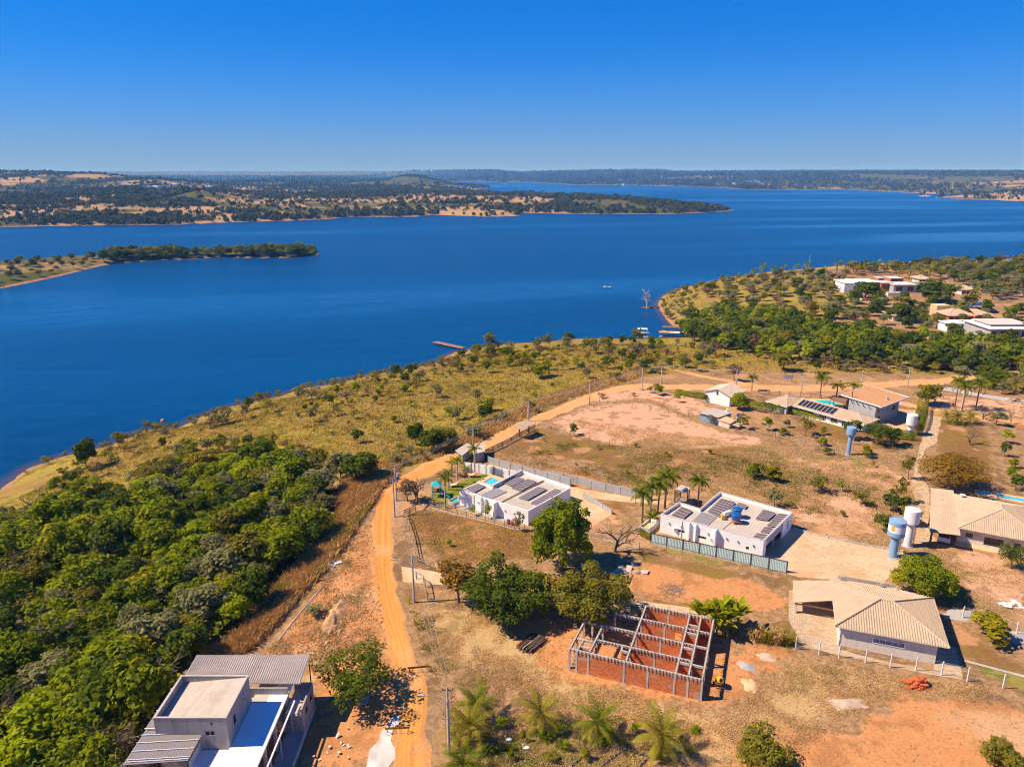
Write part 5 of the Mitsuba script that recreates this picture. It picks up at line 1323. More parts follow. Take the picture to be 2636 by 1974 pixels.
for i, (x, y, w, h, k, l) in enumerate([
        (1630, 1032, 4.4, 3.4, 'shrub_mid', 'green bush paired with a yellowish bush on the dry lot'), (1664, 1040, 4.4, 3.4, 'shrub_yellow', 'yellowish bush paired with a green bush on the dry lot'),
        (1768, 1060, 4.6, 3.0, 'shrub_olive', 'low olive bush alone on the dry lot'), (1672, 1094, 3.4, 3.6, 'shrub_grey', 'greyish small tree just behind the white house with blue tanks'),
        (1857, 1092, 3.6, 2.6, 'shrub_olive', 'sparse bush on the bare earth near the water towers'), (1812, 1060, 1.8, 2.6, 'shrub_lime', 'thin sapling on the bare earth of the dry lot'),
        (1240, 940, 2.6, 3.0, 'shrub_dark', 'small dark tree at the edge of the bare pink lot'), (1655, 930, 3.4, 3.4, 'shrub_lime', 'light green small tree below the long hedge'),
        (1697, 922, 2.2, 2.0, 'shrub_dark', 'small dark shrub below the long hedge'), (1690, 938, 3.4, 1.8, 'shrub_yellow', 'low yellowish shrub below the long hedge'),
        (1738, 940, 4.6, 4.2, 'shrub_olive', 'spreading olive tree below the long hedge'), (1777, 962, 3.0, 2.0, 'shrub_yellow', 'yellow leaved shrub near the blue water tower'),
        (1778, 938, 1.8, 2.0, 'shrub_mid', 'thin green shrub behind the yellow leaved one'), (1840, 950, 5.4, 5.0, 'shrub_dark', 'feathery dark tree behind the blue water tower'),
        (1787, 982, 2.4, 1.6, 'shrub_dark', 'low dark round shrub near the foot of the blue water tower'), (1868, 988, 2.8, 3.0, 'shrub_yellow', 'upright yellow green shrub beside the blue water tower'),
        (1893, 960, 6.4, 5.4, 'airy_dark', 'large airy tree between the water towers'), (1925, 962, 5.0, 4.6, 'shrub_dark', 'dark tree below the white water tower'),
        (1885, 905, 3.4, 4.4, 'shrub_yellow', 'golden tree at the corner of the long low house'), (1420, 852, 4.0, 3.4, 'shrub_mid', 'leafy tree at the corner of the pink lot by the road'),
        (1405, 848, 2.4, 2.0, 'shrub_olive', 'small olive shrub by the roadside pole'), (1368, 855, 1.8, 1.0, 'shrub_olive', 'tiny shrub on the bare lot corner'), (1461, 868, 2.0, 2.6, 'shrub_lime', 'thin light green sapling on the fenced lot'),
        (1520, 868, 2.2, 2.4, 'shrub_mid', 'small tree before the low hedge of the white shed'), (1600, 925, 3.8, 3.6, 'shrub_olive', 'olive tree overhanging the small shacks'), (1535, 915, 2.6, 2.4, 'shrub_grey', 'grey green shrub before the blue shack'),
        (1960, 1035, 3.2, 5.0, 'shrub_olive', 'tall shrub at the upper end of the stone path'), (1925, 1105, 4.2, 3.8, 'shrub_dark', 'green shrub beside the stone path below the gold tree'), (1940, 1085, 2.6, 5.0, 'shrub_olive', 'narrow tree beside the stone path'),
        (1962, 1130, 4.2, 3.4, 'shrub_mid', 'green bush between the stone path and the towers'), (1912, 1150, 4.2, 3.6, 'shrub_dark', 'dark green bush behind the twin water towers'), (1950, 1110, 3.2, 3.6, 'shrub_dark', 'dark bush beside the tan stone path'),
        (2040, 1276, 4.0, 3.4, 'shrub_mid', 'smaller green bush beside the bright green tree'), (1962, 1225, 2.0, 2.2, 'shrub_lime', 'light small shrub above the bright green tree'),
        (2172, 958, 3.0, 3.0, 'shrub_lime', 'yellow green shrub in the garden row, the uppermost'), (2168, 985, 2.4, 3.4, 'shrub_dark', 'dark green shrub in the garden row'), (2188, 1010, 2.6, 2.4, 'shrub_yellow', 'bright yellow shrub in the garden row'),
        (2186, 1035, 2.8, 3.0, 'shrub_mid', 'leafy green shrub in the garden row'), (2192, 1060, 3.2, 3.4, 'shrub_dark', 'deep green shrub at the lower end of the garden row'), (2183, 1228, 4.4, 4.6, 'airy_dark', 'small flat crowned tree before the far right house'),
        (2095, 960, 4.4, 4.2, 'bare', 'leafless grey tree on the mown garden'), (2122, 905, 5.2, 4.6, 'bare', 'leafless grey tree beside the orange lane'), (2150, 918, 4.2, 3.6, 'mid_grey', 'grey tree beside the orange lane'),
        (2183, 915, 2.6, 4.4, 'bare', 'thin crooked tree at the right end of the orange lane'), (1372, 782, 7.0, 6.4, 'mid_dry', 'dark reddish brown tree in the meadow above the road bend'), (1545, 770, 7.2, 5.4, 'mid_dry', 'wide brown flat topped tree in the meadow below the wood'),
        (1585, 822, 5.0, 5.0, 'mid_dry', 'reddish brown tree beside the orange track'), (1690, 800, 9.0, 6.0, 'mid_olive', 'wide olive thicket tree above the blue sign'), (1480, 795, 4.4, 3.4, 'mid_grey', 'pale grey green tree beside the orange track'),
        (1507, 785, 3.4, 3.4, 'mid_dark', 'dark green bush in the meadow above the track'), (1700, 745, 6.4, 4.6, 'mid_lime', 'bright lime tree at the lower edge of the headland wood'), (1495, 700, 8.0, 6.0, 'mid_dark', 'thick dark clump of bamboo like trees at the headland shore'),
        (1625, 762, 5.0, 7.0, 'mid_dry', 'tall dark red crowned tree at the meadow edge'), (1100, 790, 3.6, 4.4, 'mid_lime', 'bright yellow green tree in the middle of the meadow'), (1170, 815, 7.4, 4.6, 'mid_mid', 'wide green tree clump in the middle of the meadow'),
        (1300, 860, 2.6, 1.4, 'shrub_olive', 'low weed clump on the bare lot'), (683, 1330, 3.6, 1.6, 'shrub_grey', 'bluish grey weed clump on the bare roadside earth'), (970, 1180, 1.2, 1.4, 'shrub_mid', 'single small green bush by the wooden gate'),
        (1055, 1120, 1.6, 2.6, 'shrub_lime', 'leggy shrub against the white pool house wall'), (1020, 1112, 1.6, 2.0, 'shrub_lime', 'young shrub near the left end of the white wall'), (1122, 1145, 2.6, 3.4, 'shrub_grey', 'sparse dark sapling before the white wall'),
        (1868, 646, 15, 9.0, 'forest_dark', 'large dark tree before the modern lakeside house'), (2020, 652, 20, 10.0, 'forest_dark', 'very large dark tree between the lakeside houses'), (1905, 668, 8, 6, 'mid_grey', 'grey tree by the lakeside lane'), (1945, 664, 9, 6, 'mid_olive', 'olive tree by the lakeside lane'),
        (1835, 652, 6, 5, 'mid_mid', 'small bright tree left of the large dark lakeside tree'), (1950, 695, 12, 8, 'mid_dark', 'dark tree beside the tan roofed lakeside house'), (2095, 668, 10, 7, 'mid_olive', 'olive tree beside the blue tarpaulin heap'), (1800, 690, 11, 8, 'mid_grey', 'round grey green tree at the playing lawn'),
        (1030, 762, 4.2, 3.6, 'mid_olive', 'round golden olive tree by the jetty'), (998, 770, 4.2, 3.0, 'mid_dark', 'dark bushy tree at the shore beside the jetty')]):
    kind_cat = 'shrub' if h < 3.2 else 'tree'
    plant(kind_cat, k, D(x, y), w, l, kind_cat, height=h, i=i)

# shrubs and small trees of the lake meadow, and of the lots
MEADOW = gpts([(40, 1075), (180, 1000), (310, 935), (480, 900), (640, 855), (800, 820), (940, 795), (1010, 765), (1180, 748), (1300, 742), (1460, 745), (1640, 765), (1900, 790), (2050, 805), (1800, 806),
               (1560, 800), (1370, 815), (1230, 860), (1120, 905), (1000, 960), (900, 1000), (830, 1020), (720, 1010), (600, 960), (440, 985), (240, 1050), (100, 1090)], K)
kinds_m = [('shrub_dark', 'dark green shrub in the golden lake meadow', 0.26), ('shrub_olive', 'olive shrub in the golden lake meadow', 0.30), ('shrub_mid', 'fresh green shrub in the golden lake meadow', 0.10),
           ('shrub_grey', 'grey green shrub in the golden lake meadow', 0.18), ('shrub_dry', 'dry brown shrub in the golden lake meadow', 0.12), ('shrub_lime', 'lime green shrub in the golden lake meadow', 0.04)]
ROADLINE = LineString(CL)
rk = np.random.default_rng(77)
def meadow_keep(q):
    edge = np.clip(1.2 - abs(hz(q[0], q[1]) - 1.5) / 2.5, 0, 1) * 0.5 + 0.5 * (q[1] > 215)
    return hz(q[0], q[1]) > 0.7 and rk.random() < edge * 0.5 + np.clip((meshkit.fbm(np.array([[q[0] / 17, q[1] / 17, 3.0]]), 2, 5)[0] - 0.40) * 4, 0.08, 1)
for p in scatter(MEADOW, 2.9, seed=15, most=300, keep=meadow_keep):
    k = kinds_m[pk.choice(6, p=[w[2] for w in kinds_m])]
    far_ = 1.0 + 0.35 * min(max((p[1] - 180) / 120, 0), 1)
    s = (0.42 + 1.15 * pk.random() ** 2.0) * far_
    put('meadow_shrub', k[0], p, s, f'{size_word(s, 0.62, 1.0)} {k[1]} ' + ('near the water' if hz(p[0], p[1]) < 5 else 'near the road' if shapely.distance(ROADLINE, shapely.points(p[0], p[1])) < 16 else 'on the open slope'), 'shrub', 'shrubs of the golden lake meadow', sz=s * pk.uniform(0.8, 1.5))
SHOREL = gpts([(10, 1052), (130, 985), (240, 960), (400, 915), (520, 872), (660, 838), (800, 810), (900, 794), (960, 778), (968, 785), (900, 802), (800, 818), (660, 846), (520, 882), (400, 925), (240, 968), (130, 993), (10, 1060)], K)
for p in scatter(SHOREL, 2.1, seed=16, most=140):
    k = [('shrub_dry', 'brown twiggy shrub along the waterline'), ('shrub_grey', 'grey twiggy shrub along the waterline'), ('shrub_olive', 'olive shrub along the waterline')][pk.choice(3)]
    put('shore_shrub', k[0], p, pk.uniform(0.45, 1.0), k[1], 'shrub', 'shrubs along the waterline')
SCRUB = gpts([(1820, 770), (2000, 780), (2060, 790), (2060, 806), (1900, 806), (1800, 800), (1760, 790)], K)
for p in scatter(SCRUB, 3.4, seed=17, most=110):
    k = [('shrub_dry', 'dry brown scrub below the headland wood'), ('shrub_grey', 'grey scrub below the headland wood'), ('shrub_olive', 'olive scrub below the headland wood')][pk.choice(3)]
    put('scrub_bush', k[0], p, pk.uniform(0.9, 1.6), k[1], 'shrub', 'scrub below the headland wood')
LOTS = gpts([(1150, 950), (1500, 975), (1700, 1000), (1880, 1000), (1960, 1050), (1900, 1120), (1740, 1110), (1560, 1040), (1380, 1060), (1150, 1000)], K)
for p in scatter(LOTS, 8.0, seed=18, most=28):
    k = [('shrub_lime', 'small light green weed on the dry lots'), ('shrub_olive', 'small olive weed on the dry lots'), ('shrub_mid', 'small green weed on the dry lots')][pk.choice(3)]
    put('lot_weed', k[0], p, pk.uniform(0.22, 0.5), k[1], 'shrub', 'small weeds on the dry lots')
RIGHTG = gpts([(2070, 800), (2150, 770), (2211, 760), (2260, 790), (2260, 900), (2211, 860), (2150, 850), (2080, 830)], K)
for p in scatter(RIGHTG, 6.0, seed=19, most=24):
    k = [('mid_dark', 'dark green tree in the garden at the right edge'), ('mid_grey', 'grey tree in the garden at the right edge'), ('mid_mid', 'green tree in the garden at the right edge')][pk.choice(3, p=[.5, .3, .2])]
    put('edge_tree', k[0], p, pk.uniform(0.45, 0.8), k[1], 'tree', 'trees of the garden at the right edge')

def hedge(px, width, height, mat, label, size=0.13, per=260):
    c = gpts(px)[:, :2]
    L = np.linalg.norm(np.diff(c, axis=0), axis=1)
    r = np.random.default_rng(int(abs(c[0, 0] * 10)))
    n = int(per * L.sum())
    k = r.choice(len(L), n, p=L / L.sum())
    t = r.random(n)
    p = c[k] + (c[k + 1] - c[k]) * t[:, None]
    d = (c[k + 1] - c[k]) / L[k][:, None]
    nn = np.column_stack([-d[:, 1], d[:, 0]])
    a = r.uniform(0, np.pi, n)
    q = np.column_stack([np.sign(np.cos(a)) * np.abs(np.cos(a)) ** 0.4, np.abs(np.sin(a)) ** 0.4])
    lump = 0.85 + 0.3 * meshkit.noise(np.column_stack([p * 0.9, a]))
    off = q[:, 0] * width / 2 * lump
    pos = np.column_stack([p + nn * off[:, None], hz(p[:, 0], p[:, 1]) + np.clip(q[:, 1] * height * lump, 0.1, None) * r.uniform(0.25, 1, n) ** 0.3])
    nrm = np.column_stack([nn * q[:, :1], q[:, 1]]) + r.normal(size=(n, 3)) * 0.45
    return single('hedge', cards(pos, nrm, size * r.uniform(0.7, 1.3, n), r), mat, label, 'hedge')
hedge([(1918, 1050), (1966, 1061), (2030, 1062)], 2.6, 2.4, 'leaf_mid', 'thick clipped hedge in front of the long low house')
hedge([(2028, 1064), (2080, 1074), (2120, 1083), (2160, 1094)], 1.5, 1.5, 'leaf_mid', 'lower hedge along the white fence of the long low house')
hedge([(1740, 1014), (1780, 1021), (1812, 1027)], 1.6, 1.4, 'leaf_mid', 'low hedge beside the white shed')
hedge([(2375, 1045), (2372, 1070), (2362, 1100), (2355, 1122)], 2.4, 2.6, 'leaf_mid', 'tall hedge beside the two storey house yard')
hedge([(2270, 1123), (2315, 1128), (2356, 1132)], 2.0, 2.0, 'leaf_mid', 'hedge below the white water tower')
hedge([(1642, 1372), (1674, 1390)], 0.8, 1.0, 'leaf_olive', 'short clipped hedge at the end of the teal fence', 0.1, 400)

# ------------------------------------------------------------------ palms
def frond(r, L, az, lift, droop, leaf, pairs, width, hang=0.35):
    t = np.linspace(0, 1, pairs)
    out = np.array([math.cos(az), math.sin(az), 0])
    side = np.array([-out[1], out[0], 0])
    ang = lift - droop * t ** 1.4
    step = L / pairs
    p = np.cumsum(np.stack([np.cos(ang), np.sin(ang)], 1) * step, axis=0)
    P = p[:, :1] * out + p[:, 1:] * np.array([0, 0, 1.0])
    ms = [tube(P[:: max(pairs // 6, 1)], np.linspace(0.045, 0.012, len(P[:: max(pairs // 6, 1)])), 4)]
    v, f = [], []
    tan = np.gradient(P, axis=0)
    tan /= np.linalg.norm(tan, axis=1, keepdims=True)
    for k in range(2, pairs):
        ll = leaf * math.sin(math.pi * (0.12 + 0.83 * t[k])) * r.uniform(0.8, 1.1)
        for sgn in (-1, 1):
            d = side * sgn * 0.85 + tan[k] * 0.5 + np.array([0, 0, -hang * r.uniform(0.6, 1.4)])
            d /= np.linalg.norm(d)
            w = tan[k] * width / 2
            mid = P[k] + d * ll * 0.55 + np.array([0, 0, 0.03])
            end = P[k] + d * ll + np.array([0, 0, -hang * ll * 0.35])
            b = len(v)
            v += [P[k] - w * 0.6, P[k] + w * 0.6, mid + w, mid - w, end]
            f += [[b, b + 1, b + 2], [b, b + 2, b + 3], [b + 3, b + 2, b + 4]]
    ms.append((np.array(v), np.array(f)))
    return joined(ms)

def palm_group(name, seed, H, L, n, leaf, pairs, width, mats, rad, lifts=(1.25, -0.5), droop=1.2, hang=0.35, split=True, shaft=None, lean=0.3):
    r = np.random.default_rng(seed)
    top = np.array([r.normal() * lean, r.normal() * lean, H])
    shapes = {'trunk': ply(tube([[0, 0, -0.5], [0, 0, 0.3], top * [0.4, 0.4, 0.5], top], [rad * 1.5, rad * 1.15, rad, rad * 0.85], 8), 'bark_pale' if shaft else 'bark', smooth=True)}
    if shaft:
        shapes['crownshaft'] = ply(tube([top, top + [0, 0, shaft]], [rad * 1.0, rad * 0.6], 8), 'palm_green', smooth=True)
        top = top + [0, 0, shaft]
    rest = []
    for k in range(n):
        q = k / (n - 1)
        m = frond(r, L * r.uniform(0.85, 1.08), k * 2.4 + r.uniform(-0.3, 0.3), lifts[0] + (lifts[1] - lifts[0]) * q, droop * (0.7 + 0.5 * q), leaf, pairs, width, hang)
        m = (m[0] + top, m[1])
        mt = mats[0] if q < 0.62 else mats[1]
        if split:
            shapes['frond' if not any(s.startswith('frond') for s in shapes) else f'frond_{sum(s.startswith("frond") for s in shapes):03d}'] = ply(m, mt)
        else:
            rest.append(m)
    if rest:
        c = int(len(rest) * 0.7)
        shapes['fronds'] = ply(joined(rest[:c]), mats[0])
        shapes['lower_fronds'] = ply(joined(rest[c:]), mats[1])
    return group(name, **shapes)
PROTO['coconut'] = [(palm_group(f'proto_coconut_{i}', 70 + i, 2.2, 3.4, 24, 0.72, 28, 0.075, ('palm_gold', 'palm_gold') if i == 1 else ('palm_green', 'palm_gold'), 0.16), 3.2, 4.6) for i in range(2)]
PROTO['royal'] = [(palm_group('proto_royal', 75, 5.2, 1.9, 12, 0.5, 20, 0.09, ('palm_green', 'palm_gold'), 0.16, (1.2, 0.0), 1.5, 0.5, shaft=0.8, lean=0.05), 1.7, 7.0)]
PROTO['queen'] = [(palm_group(f'proto_queen_{i}', 76 + i, 5.6, 2.9, 18, 0.7, 26, 0.10, ('palm_green', 'palm_gold'), 0.15, (1.35, -0.15), 2.1, 0.9, lean=0.1), 2.3, 7.2) for i in range(2)]
PROTO['small_palm'] = [(palm_group('proto_small_palm', 79, 0.7, 1.7, 13, 0.5, 18, 0.08, ('palm_green', 'palm_green'), 0.10, (1.3, -0.1), 1.3), 1.5, 1.8)]
PROTO['far_palm'] = [(palm_group('proto_far_palm', 80, 4.2, 3.0, 13, 0.8, 12, 0.30, ('palm_green', 'palm_gold'), 0.2, split=False), 2.8, 6.0)]
def palm(kind, px, s, label, grp=None, i=0, sz=None):
    return put('palm_tree', kind, ground(*px), s, label, 'palm tree', grp, i=i, sz=sz, rot=float(hash_(label) % 360))
CG = 'coconut palms in the garden beside the road'
for i, (x, y, s, l) in enumerate([(1224, 1850, 1.0, 'coconut palm nearest the brick shell side in the roadside clump of three'), (1209, 1908, 1.08, 'coconut palm in the middle of the roadside clump of three'), (1193, 2016, 1.0, 'coconut palm cut by the lower picture edge beside the road'),
                                  (1389, 1874, 1.05, 'coconut palm first in the row of three before the brick shell'), (1540, 1897, 1.05, 'coconut palm in the middle of the row before the brick shell'), (1704, 1938, 1.15, 'yellow tinged coconut palm last in the row before the brick shell')]):
    palm('coconut', (x, y), s * 0.94, l, CG, i)
for x, y, s, sz, l in [(1146, 1309, 1.05, 1.0, 'royal palm in front, nearest the low fence of the pool house'), (1155, 1262, 0.9, 0.62, 'short royal palm just behind the front one on the lawn'), (1178, 1247, 1.0, 0.85, 'royal palm in the middle of the pool house lawn'),
                       (1162, 1226, 0.95, 0.5, 'short royal palm at the back of the pool house lawn'), (1222, 1226, 0.95, 1.0, 'tallest royal palm beside the garden wall and entrance')]:
    palm('royal', (x, y), s, l, 'royal palms on the pool house lawn', 0, sz)
for i, (x, y, s, sz, l) in enumerate([(1653, 1348, 1.0, 1.0, 'queen palm at the front of the group beside the white house'), (1674, 1323, 0.95, 0.95, 'queen palm second from the front beside the white house'), (1693, 1321, 1.0, 1.0, 'queen palm third from the front beside the white house'),
                                      (1711, 1309, 1.15, 1.12, 'tallest queen palm at the back of the group beside the white house'), (1796, 1300, 0.95, 0.85, 'queen palm standing alone behind the grey pergola')]):
    palm('queen', (x, y), s, l, 'queen palms beside the white house', i, sz)
palm('small_palm', (1674, 1346), 1.3, 'low bushy palm in the walled planter of the white house')
palm('small_palm', (1198, 1212), 1.0, 'low palm by the coping of the small pool')
for x, y, s, sz, l in [(2110, 1024, 1.0, 1.0, 'tall palm by the turquoise pool of the long house'), (2153, 1023, 1.1, 0.62, 'spreading palm by the turquoise pool'), (2196, 1022, 1.1, 0.6, 'palm half hidden behind the two storey house'), (1935, 1006, 0.7, 0.7, 'thin young palm behind the white shed'),
                       (2457, 1049, 0.95, 1.25, 'tall slim palm beside the grey street, the first of three'), (2476, 1056, 0.95, 1.1, 'tall slim palm beside the grey street, the middle of three'), (2511, 1056, 1.0, 1.25, 'tall slim palm beside the grey street, the last of three')]:
    palm('queen', (x, y), s, l, None, hash_(l), sz)
for x, y, s, l in [(2434, 1087, 0.8, 'short coconut palm at the gate of the stone path'), (2461, 1092, 0.85, 'short coconut palm in the middle of the garden edge three'), (2497, 1090, 0.8, 'short coconut palm at the end of the garden edge three'), (2541, 1000, 1.2, 'coconut palm behind the board fence at the right edge'),
                   (2578, 998, 1.2, 'second coconut palm behind the board fence at the right edge'), (2610, 1010, 1.1, 'coconut palm nearest the picture edge behind the board fence'), (2560, 985, 1.1, 'coconut palm furthest back behind the board fence')]:
    palm('coconut', (x, y), s, l, None, hash_(l))
rp = np.random.default_rng(51)
for x, y in [(1645, 595), (1668, 596), (1690, 592), (1718, 590), (1740, 590), (1776, 594), (1806, 589), (1824, 592), (1842, 588), (1868, 590), (1890, 588), (1912, 590), (1940, 600), (1962, 604), (1985, 606), (2005, 604), (2030, 600), (2150, 640), (2100, 655), (2060, 690), (2170, 700), (2110, 770), (2140, 790), (2160, 775), (1590, 610), (1625, 600)]:
    palm('far_palm', D(x, y), rp.uniform(0.9, 1.4), 'palm among the lakeside gardens on the headland', 'palms of the lakeside gardens')

# banana clump, cane clump and garden plants by the brick shell
def big_leaf(r, base, az, lift, L, W):
    t = np.linspace(0, 1, 7)
    ang = lift - 0.9 * t ** 2
    out = np.array([math.cos(az), math.sin(az), 0])
    p = np.cumsum(np.stack([np.cos(ang), np.sin(ang)], 1) * L / 7, axis=0)
    P = base + p[:, :1] * out + p[:, 1:] * np.array([0, 0, 1.0])
    s = np.array([-out[1], out[0], 0])
    w = W * np.sin(np.pi * np.clip(0.06 + 0.92 * t, 0, 1)) ** 0.7 * 0.5
    v = np.vstack([P - s * w[:, None] + [0, 0, 0.06], P, P + s * w[:, None] + [0, 0, 0.06]])
    f = []
    for k in range(6):
        f += [[k, k + 1, 8 + k], [k, 8 + k, 7 + k], [7 + k, 8 + k, 15 + k], [7 + k, 15 + k, 14 + k]]
    return v, np.array(f)
rbn = np.random.default_rng(8)
c0 = ground(*D(1560, 1368))
for j in range(13):
    off = np.array([rbn.uniform(-2.8, 2.8), rbn.uniform(-1.2, 1.6), 0])
    p = c0 + off
    p[2] = hz(p[0], p[1])
    t = thing('banana_plant', 'banana plant with broad yellow green leaves behind the brick shell', 'banana plant', 'banana clump behind the brick shell')
    h = rbn.uniform(1.4, 2.4)
    obj(t, 'stem', tube([p - [0, 0, 0.3], p + [0, 0, h]], [0.14, 0.09], 6), 'palm_gold', smooth=True)
    for k in range(11):
        obj(t, 'leaf', big_leaf(rbn, p + [0, 0, h], rbn.uniform(0, 6.28), rbn.uniform(0.75, 1.5), rbn.uniform(2.0, 3.1), rbn.uniform(0.5, 0.8)), 'leaf_lime' if rbn.random() < 0.7 else 'leaf_yellow')
c0 = ground(*D(1660, 1385))
r = np.random.default_rng(9)
for j, (dx, dy) in enumerate([(-1.6, 0.3), (-0.4, 0.0), (0.9, -0.3), (2.0, -0.6)]):
    ms = []
    for k in range(70):
        b = c0 + [dx + r.normal() * 0.45, dy + r.normal() * 0.35, 0]
        b[2] = hz(b[0], b[1])
        a, L = r.uniform(0, 6.28), r.uniform(1.3, 2.4)
        o = np.array([math.cos(a), math.sin(a), 0])
        w = np.array([-o[1], o[0], 0]) * 0.045
        m_ = b + o * L * 0.25 + [0, 0, L * 0.8]
        e = b + o * L * 0.65 + [0, 0, L * 0.75]
        ms.append((np.array([b - w, b + w, m_ + w, m_ - w, e]), np.array([[0, 1, 2], [0, 2, 3], [3, 2, 4]])))
    single('cane_clump', joined(ms), 'leaf_yellow' if j % 2 else 'grass_rust', 'tall clump of yellowing cane grass beside the block paving', 'cane', 'cane clumps beside the block paving')

# ------------------------------------------------------------------ grasses
def tufts(name, label, poly, n, h, mat, seed, blades=5, spread=0.25, w=0.05, keep=None, px=True, dens=None):
    r = np.random.default_rng(seed)
    q = Polygon([tuple(p[:2]) for p in (gpts(poly, K) if px else poly)]).buffer(0)
    x0, y0, x1, y1 = q.bounds
    P = r.uniform([x0, y0], [x1, y1], (n * 4, 2))
    P = P[shapely.contains_xy(q, P[:, 0], P[:, 1])]
    if dens is not None:
        P = P[r.random(len(P)) < dens(P[:, 0], P[:, 1])]
    P = P[:n]
    P = P[~shapely.contains_xy(KEEPOUT, P[:, 0], P[:, 1])]
    P = P[hz(P[:, 0], P[:, 1]) > 0.25]
    m = len(P)
    b = np.repeat(P, blades, 0) + r.normal(size=(m * blades, 2)) * spread
    z = hz(b[:, 0], b[:, 1]) - 0.03
    a = r.uniform(0, 2 * np.pi, m * blades)
    H = h * np.repeat(r.uniform(0.5, 1.3, m), blades) * r.uniform(0.6, 1.2, m * blades)
    o = np.stack([np.cos(a), np.sin(a)], 1)
    sd = np.stack([-o[:, 1], o[:, 0]], 1) * (w * r.uniform(0.7, 1.5, m * blades))[:, None]
    lean = o * (H * r.uniform(0.15, 0.7, m * blades))[:, None]
    v = np.stack([np.column_stack([b - sd, z]), np.column_stack([b + sd, z]), np.column_stack([b + lean * 0.45 + sd * 0.8, z + H * 0.65]), np.column_stack([b + lean, z + H])], 1).reshape(-1, 3)
    k = np.arange(m * blades)[:, None] * 4
    key = numbered(name)
    scene[key] = ply((v, np.vstack([k + [0, 1, 2], k + [0, 2, 3]])), mat)
    lab(key, label, kind='stuff')
    print(name, m * blades)
KEEPOUT = shapely.union_all([LineString(CL).buffer(2.3), Polygon(P2).buffer(0.5), Polygon(P1).buffer(0.5), Polygon([B.xy(-0.2, -0.2), B.xy(16, -0.2), B.xy(16, 12.8), B.xy(-0.2, 12.8)]), Polygon([H3.xy(-4.8, -0.3), H3.xy(13, -0.3), H3.xy(13, 13), H3.xy(-4.8, 13)])]
                            + [Polygon([(-37.5, 52), (-22, 52), (-22, 70), (-37.5, 70)])])
shapely.prepare(KEEPOUT)
clump = lambda s, lo, hi, sd: (lambda x, y: np.clip((np_fbm(x, y, s, 3, sd) - lo) / (hi - lo), 0, 1))
tufts('meadow_grass', 'golden dry grass of the lake meadow', MEADOW, 30000, 0.42, 'grass_gold', 61, 5, 0.35, 0.06, px=False)
tufts('verge_grass', 'tall rusty grass along the edge of the wood', [(860, 1000), (845, 1050), (790, 1100), (745, 1170), (700, 1230), (640, 1290), (600, 1340), (540, 1400), (490, 1425), (440, 1425), (520, 1375), (570, 1315), (610, 1260), (660, 1205), (720, 1155), (735, 1100), (740, 1050), (800, 1010)], 8500, 1.15, 'grass_rust', 62, 8, 0.45, 0.05)
tufts('verge_grass', 'tall rusty grass along the meadow side of the dirt road', [(860, 1010), (1000, 975), (1130, 905), (1240, 858), (1370, 818), (1400, 805), (1380, 795), (1230, 840), (1100, 890), (980, 955), (870, 990)], 3600, 0.95, 'grass_rust', 63, 8, 0.4, 0.055)
tufts('lot_grass', 'dry straw grass over the open lots', [(1060, 985), (1200, 925), (1260, 900), (1400, 930), (1650, 960), (1900, 1000), (1960, 1060), (1900, 1180), (1720, 1130), (1500, 1060), (1400, 1075), (1200, 1020)], 15000, 0.30, 'grass_straw', 64, 8, 0.35, 0.026, dens=clump(7, 0.40, 0.62, 65))
tufts('straw_grass', 'pale straw grass round the brick shell and the coconut palms', [(900, 1310), (1010, 1300), (1110, 1345), (1240, 1470), (1560, 1545), (1700, 1420), (1960, 1470), (2150, 1480), (2211, 1530), (1900, 1510), (1780, 1580), (1620, 1690), (1000, 1700), (950, 1450)], 17000, 0.26, 'grass_straw', 66, 8, 0.3, 0.022, dens=clump(4, 0.36, 0.56, 67))
tufts('mown_grass', 'short brown grass of the fenced paddock', [(880, 1105), (960, 1108), (1150, 1148), (1150, 1205), (980, 1215), (930, 1190), (895, 1150)], 7000, 0.16, 'grass_rust', 68, 5, 0.25, 0.04)
tufts('weeds', 'low green weeds along the verge of the dirt road', [(872, 1265), (930, 1300), (960, 1430), (1000, 1560), (990, 1656), (945, 1500), (905, 1380)], 1800, 0.2, 'leaf_olive', 69, 7, 0.25, 0.05, dens=clump(3, 0.42, 0.6, 70))
tufts('garden_grass', 'short green grass of the garden below the coconut palms', [(1000, 1670), (1100, 1580), (1330, 1560), (1420, 1600), (1380, 1690)], 6000, 0.12, 'leaf_olive', 71, 5, 0.22, 0.035, dens=clump(3, 0.35, 0.55, 72))

r_w = gpts([(735, 1190), (800, 1130), (812, 1180), (822, 1300), (835, 1400), (690, 1450), (560, 1425), (640, 1330), (700, 1250)], K)
tufts('weeds', 'grey green weeds on the bare earth beside the dirt road', r_w, 900, 0.22, 'leaf_grey', 81, 9, 0.35, 0.05, px=False, dens=clump(4, 0.42, 0.58, 82))
tufts('weeds', 'dry brown weeds on the bare earth beside the dirt road', r_w, 1700, 0.28, 'grass_straw', 83, 8, 0.35, 0.04, px=False, dens=clump(3, 0.40, 0.58, 84))
tufts('lot_grass', 'brown and olive tufts over the open lots', LOTS, 9000, 0.28, 'leaf_olive', 85, 5, 0.3, 0.045, px=False, dens=clump(6, 0.46, 0.64, 86))
tufts('lot_grass', 'dry straw grass over the lots below the long house', [(1700, 930), (1900, 960), (2000, 1000), (1990, 1180), (2100, 1190), (2211, 1200), (2211, 1330), (2080, 1330), (1990, 1220), (1880, 1160), (1700, 1060), (1600, 980)], 9000, 0.24, 'grass_straw', 87, 7, 0.35, 0.026, dens=clump(5, 0.42, 0.62, 88))

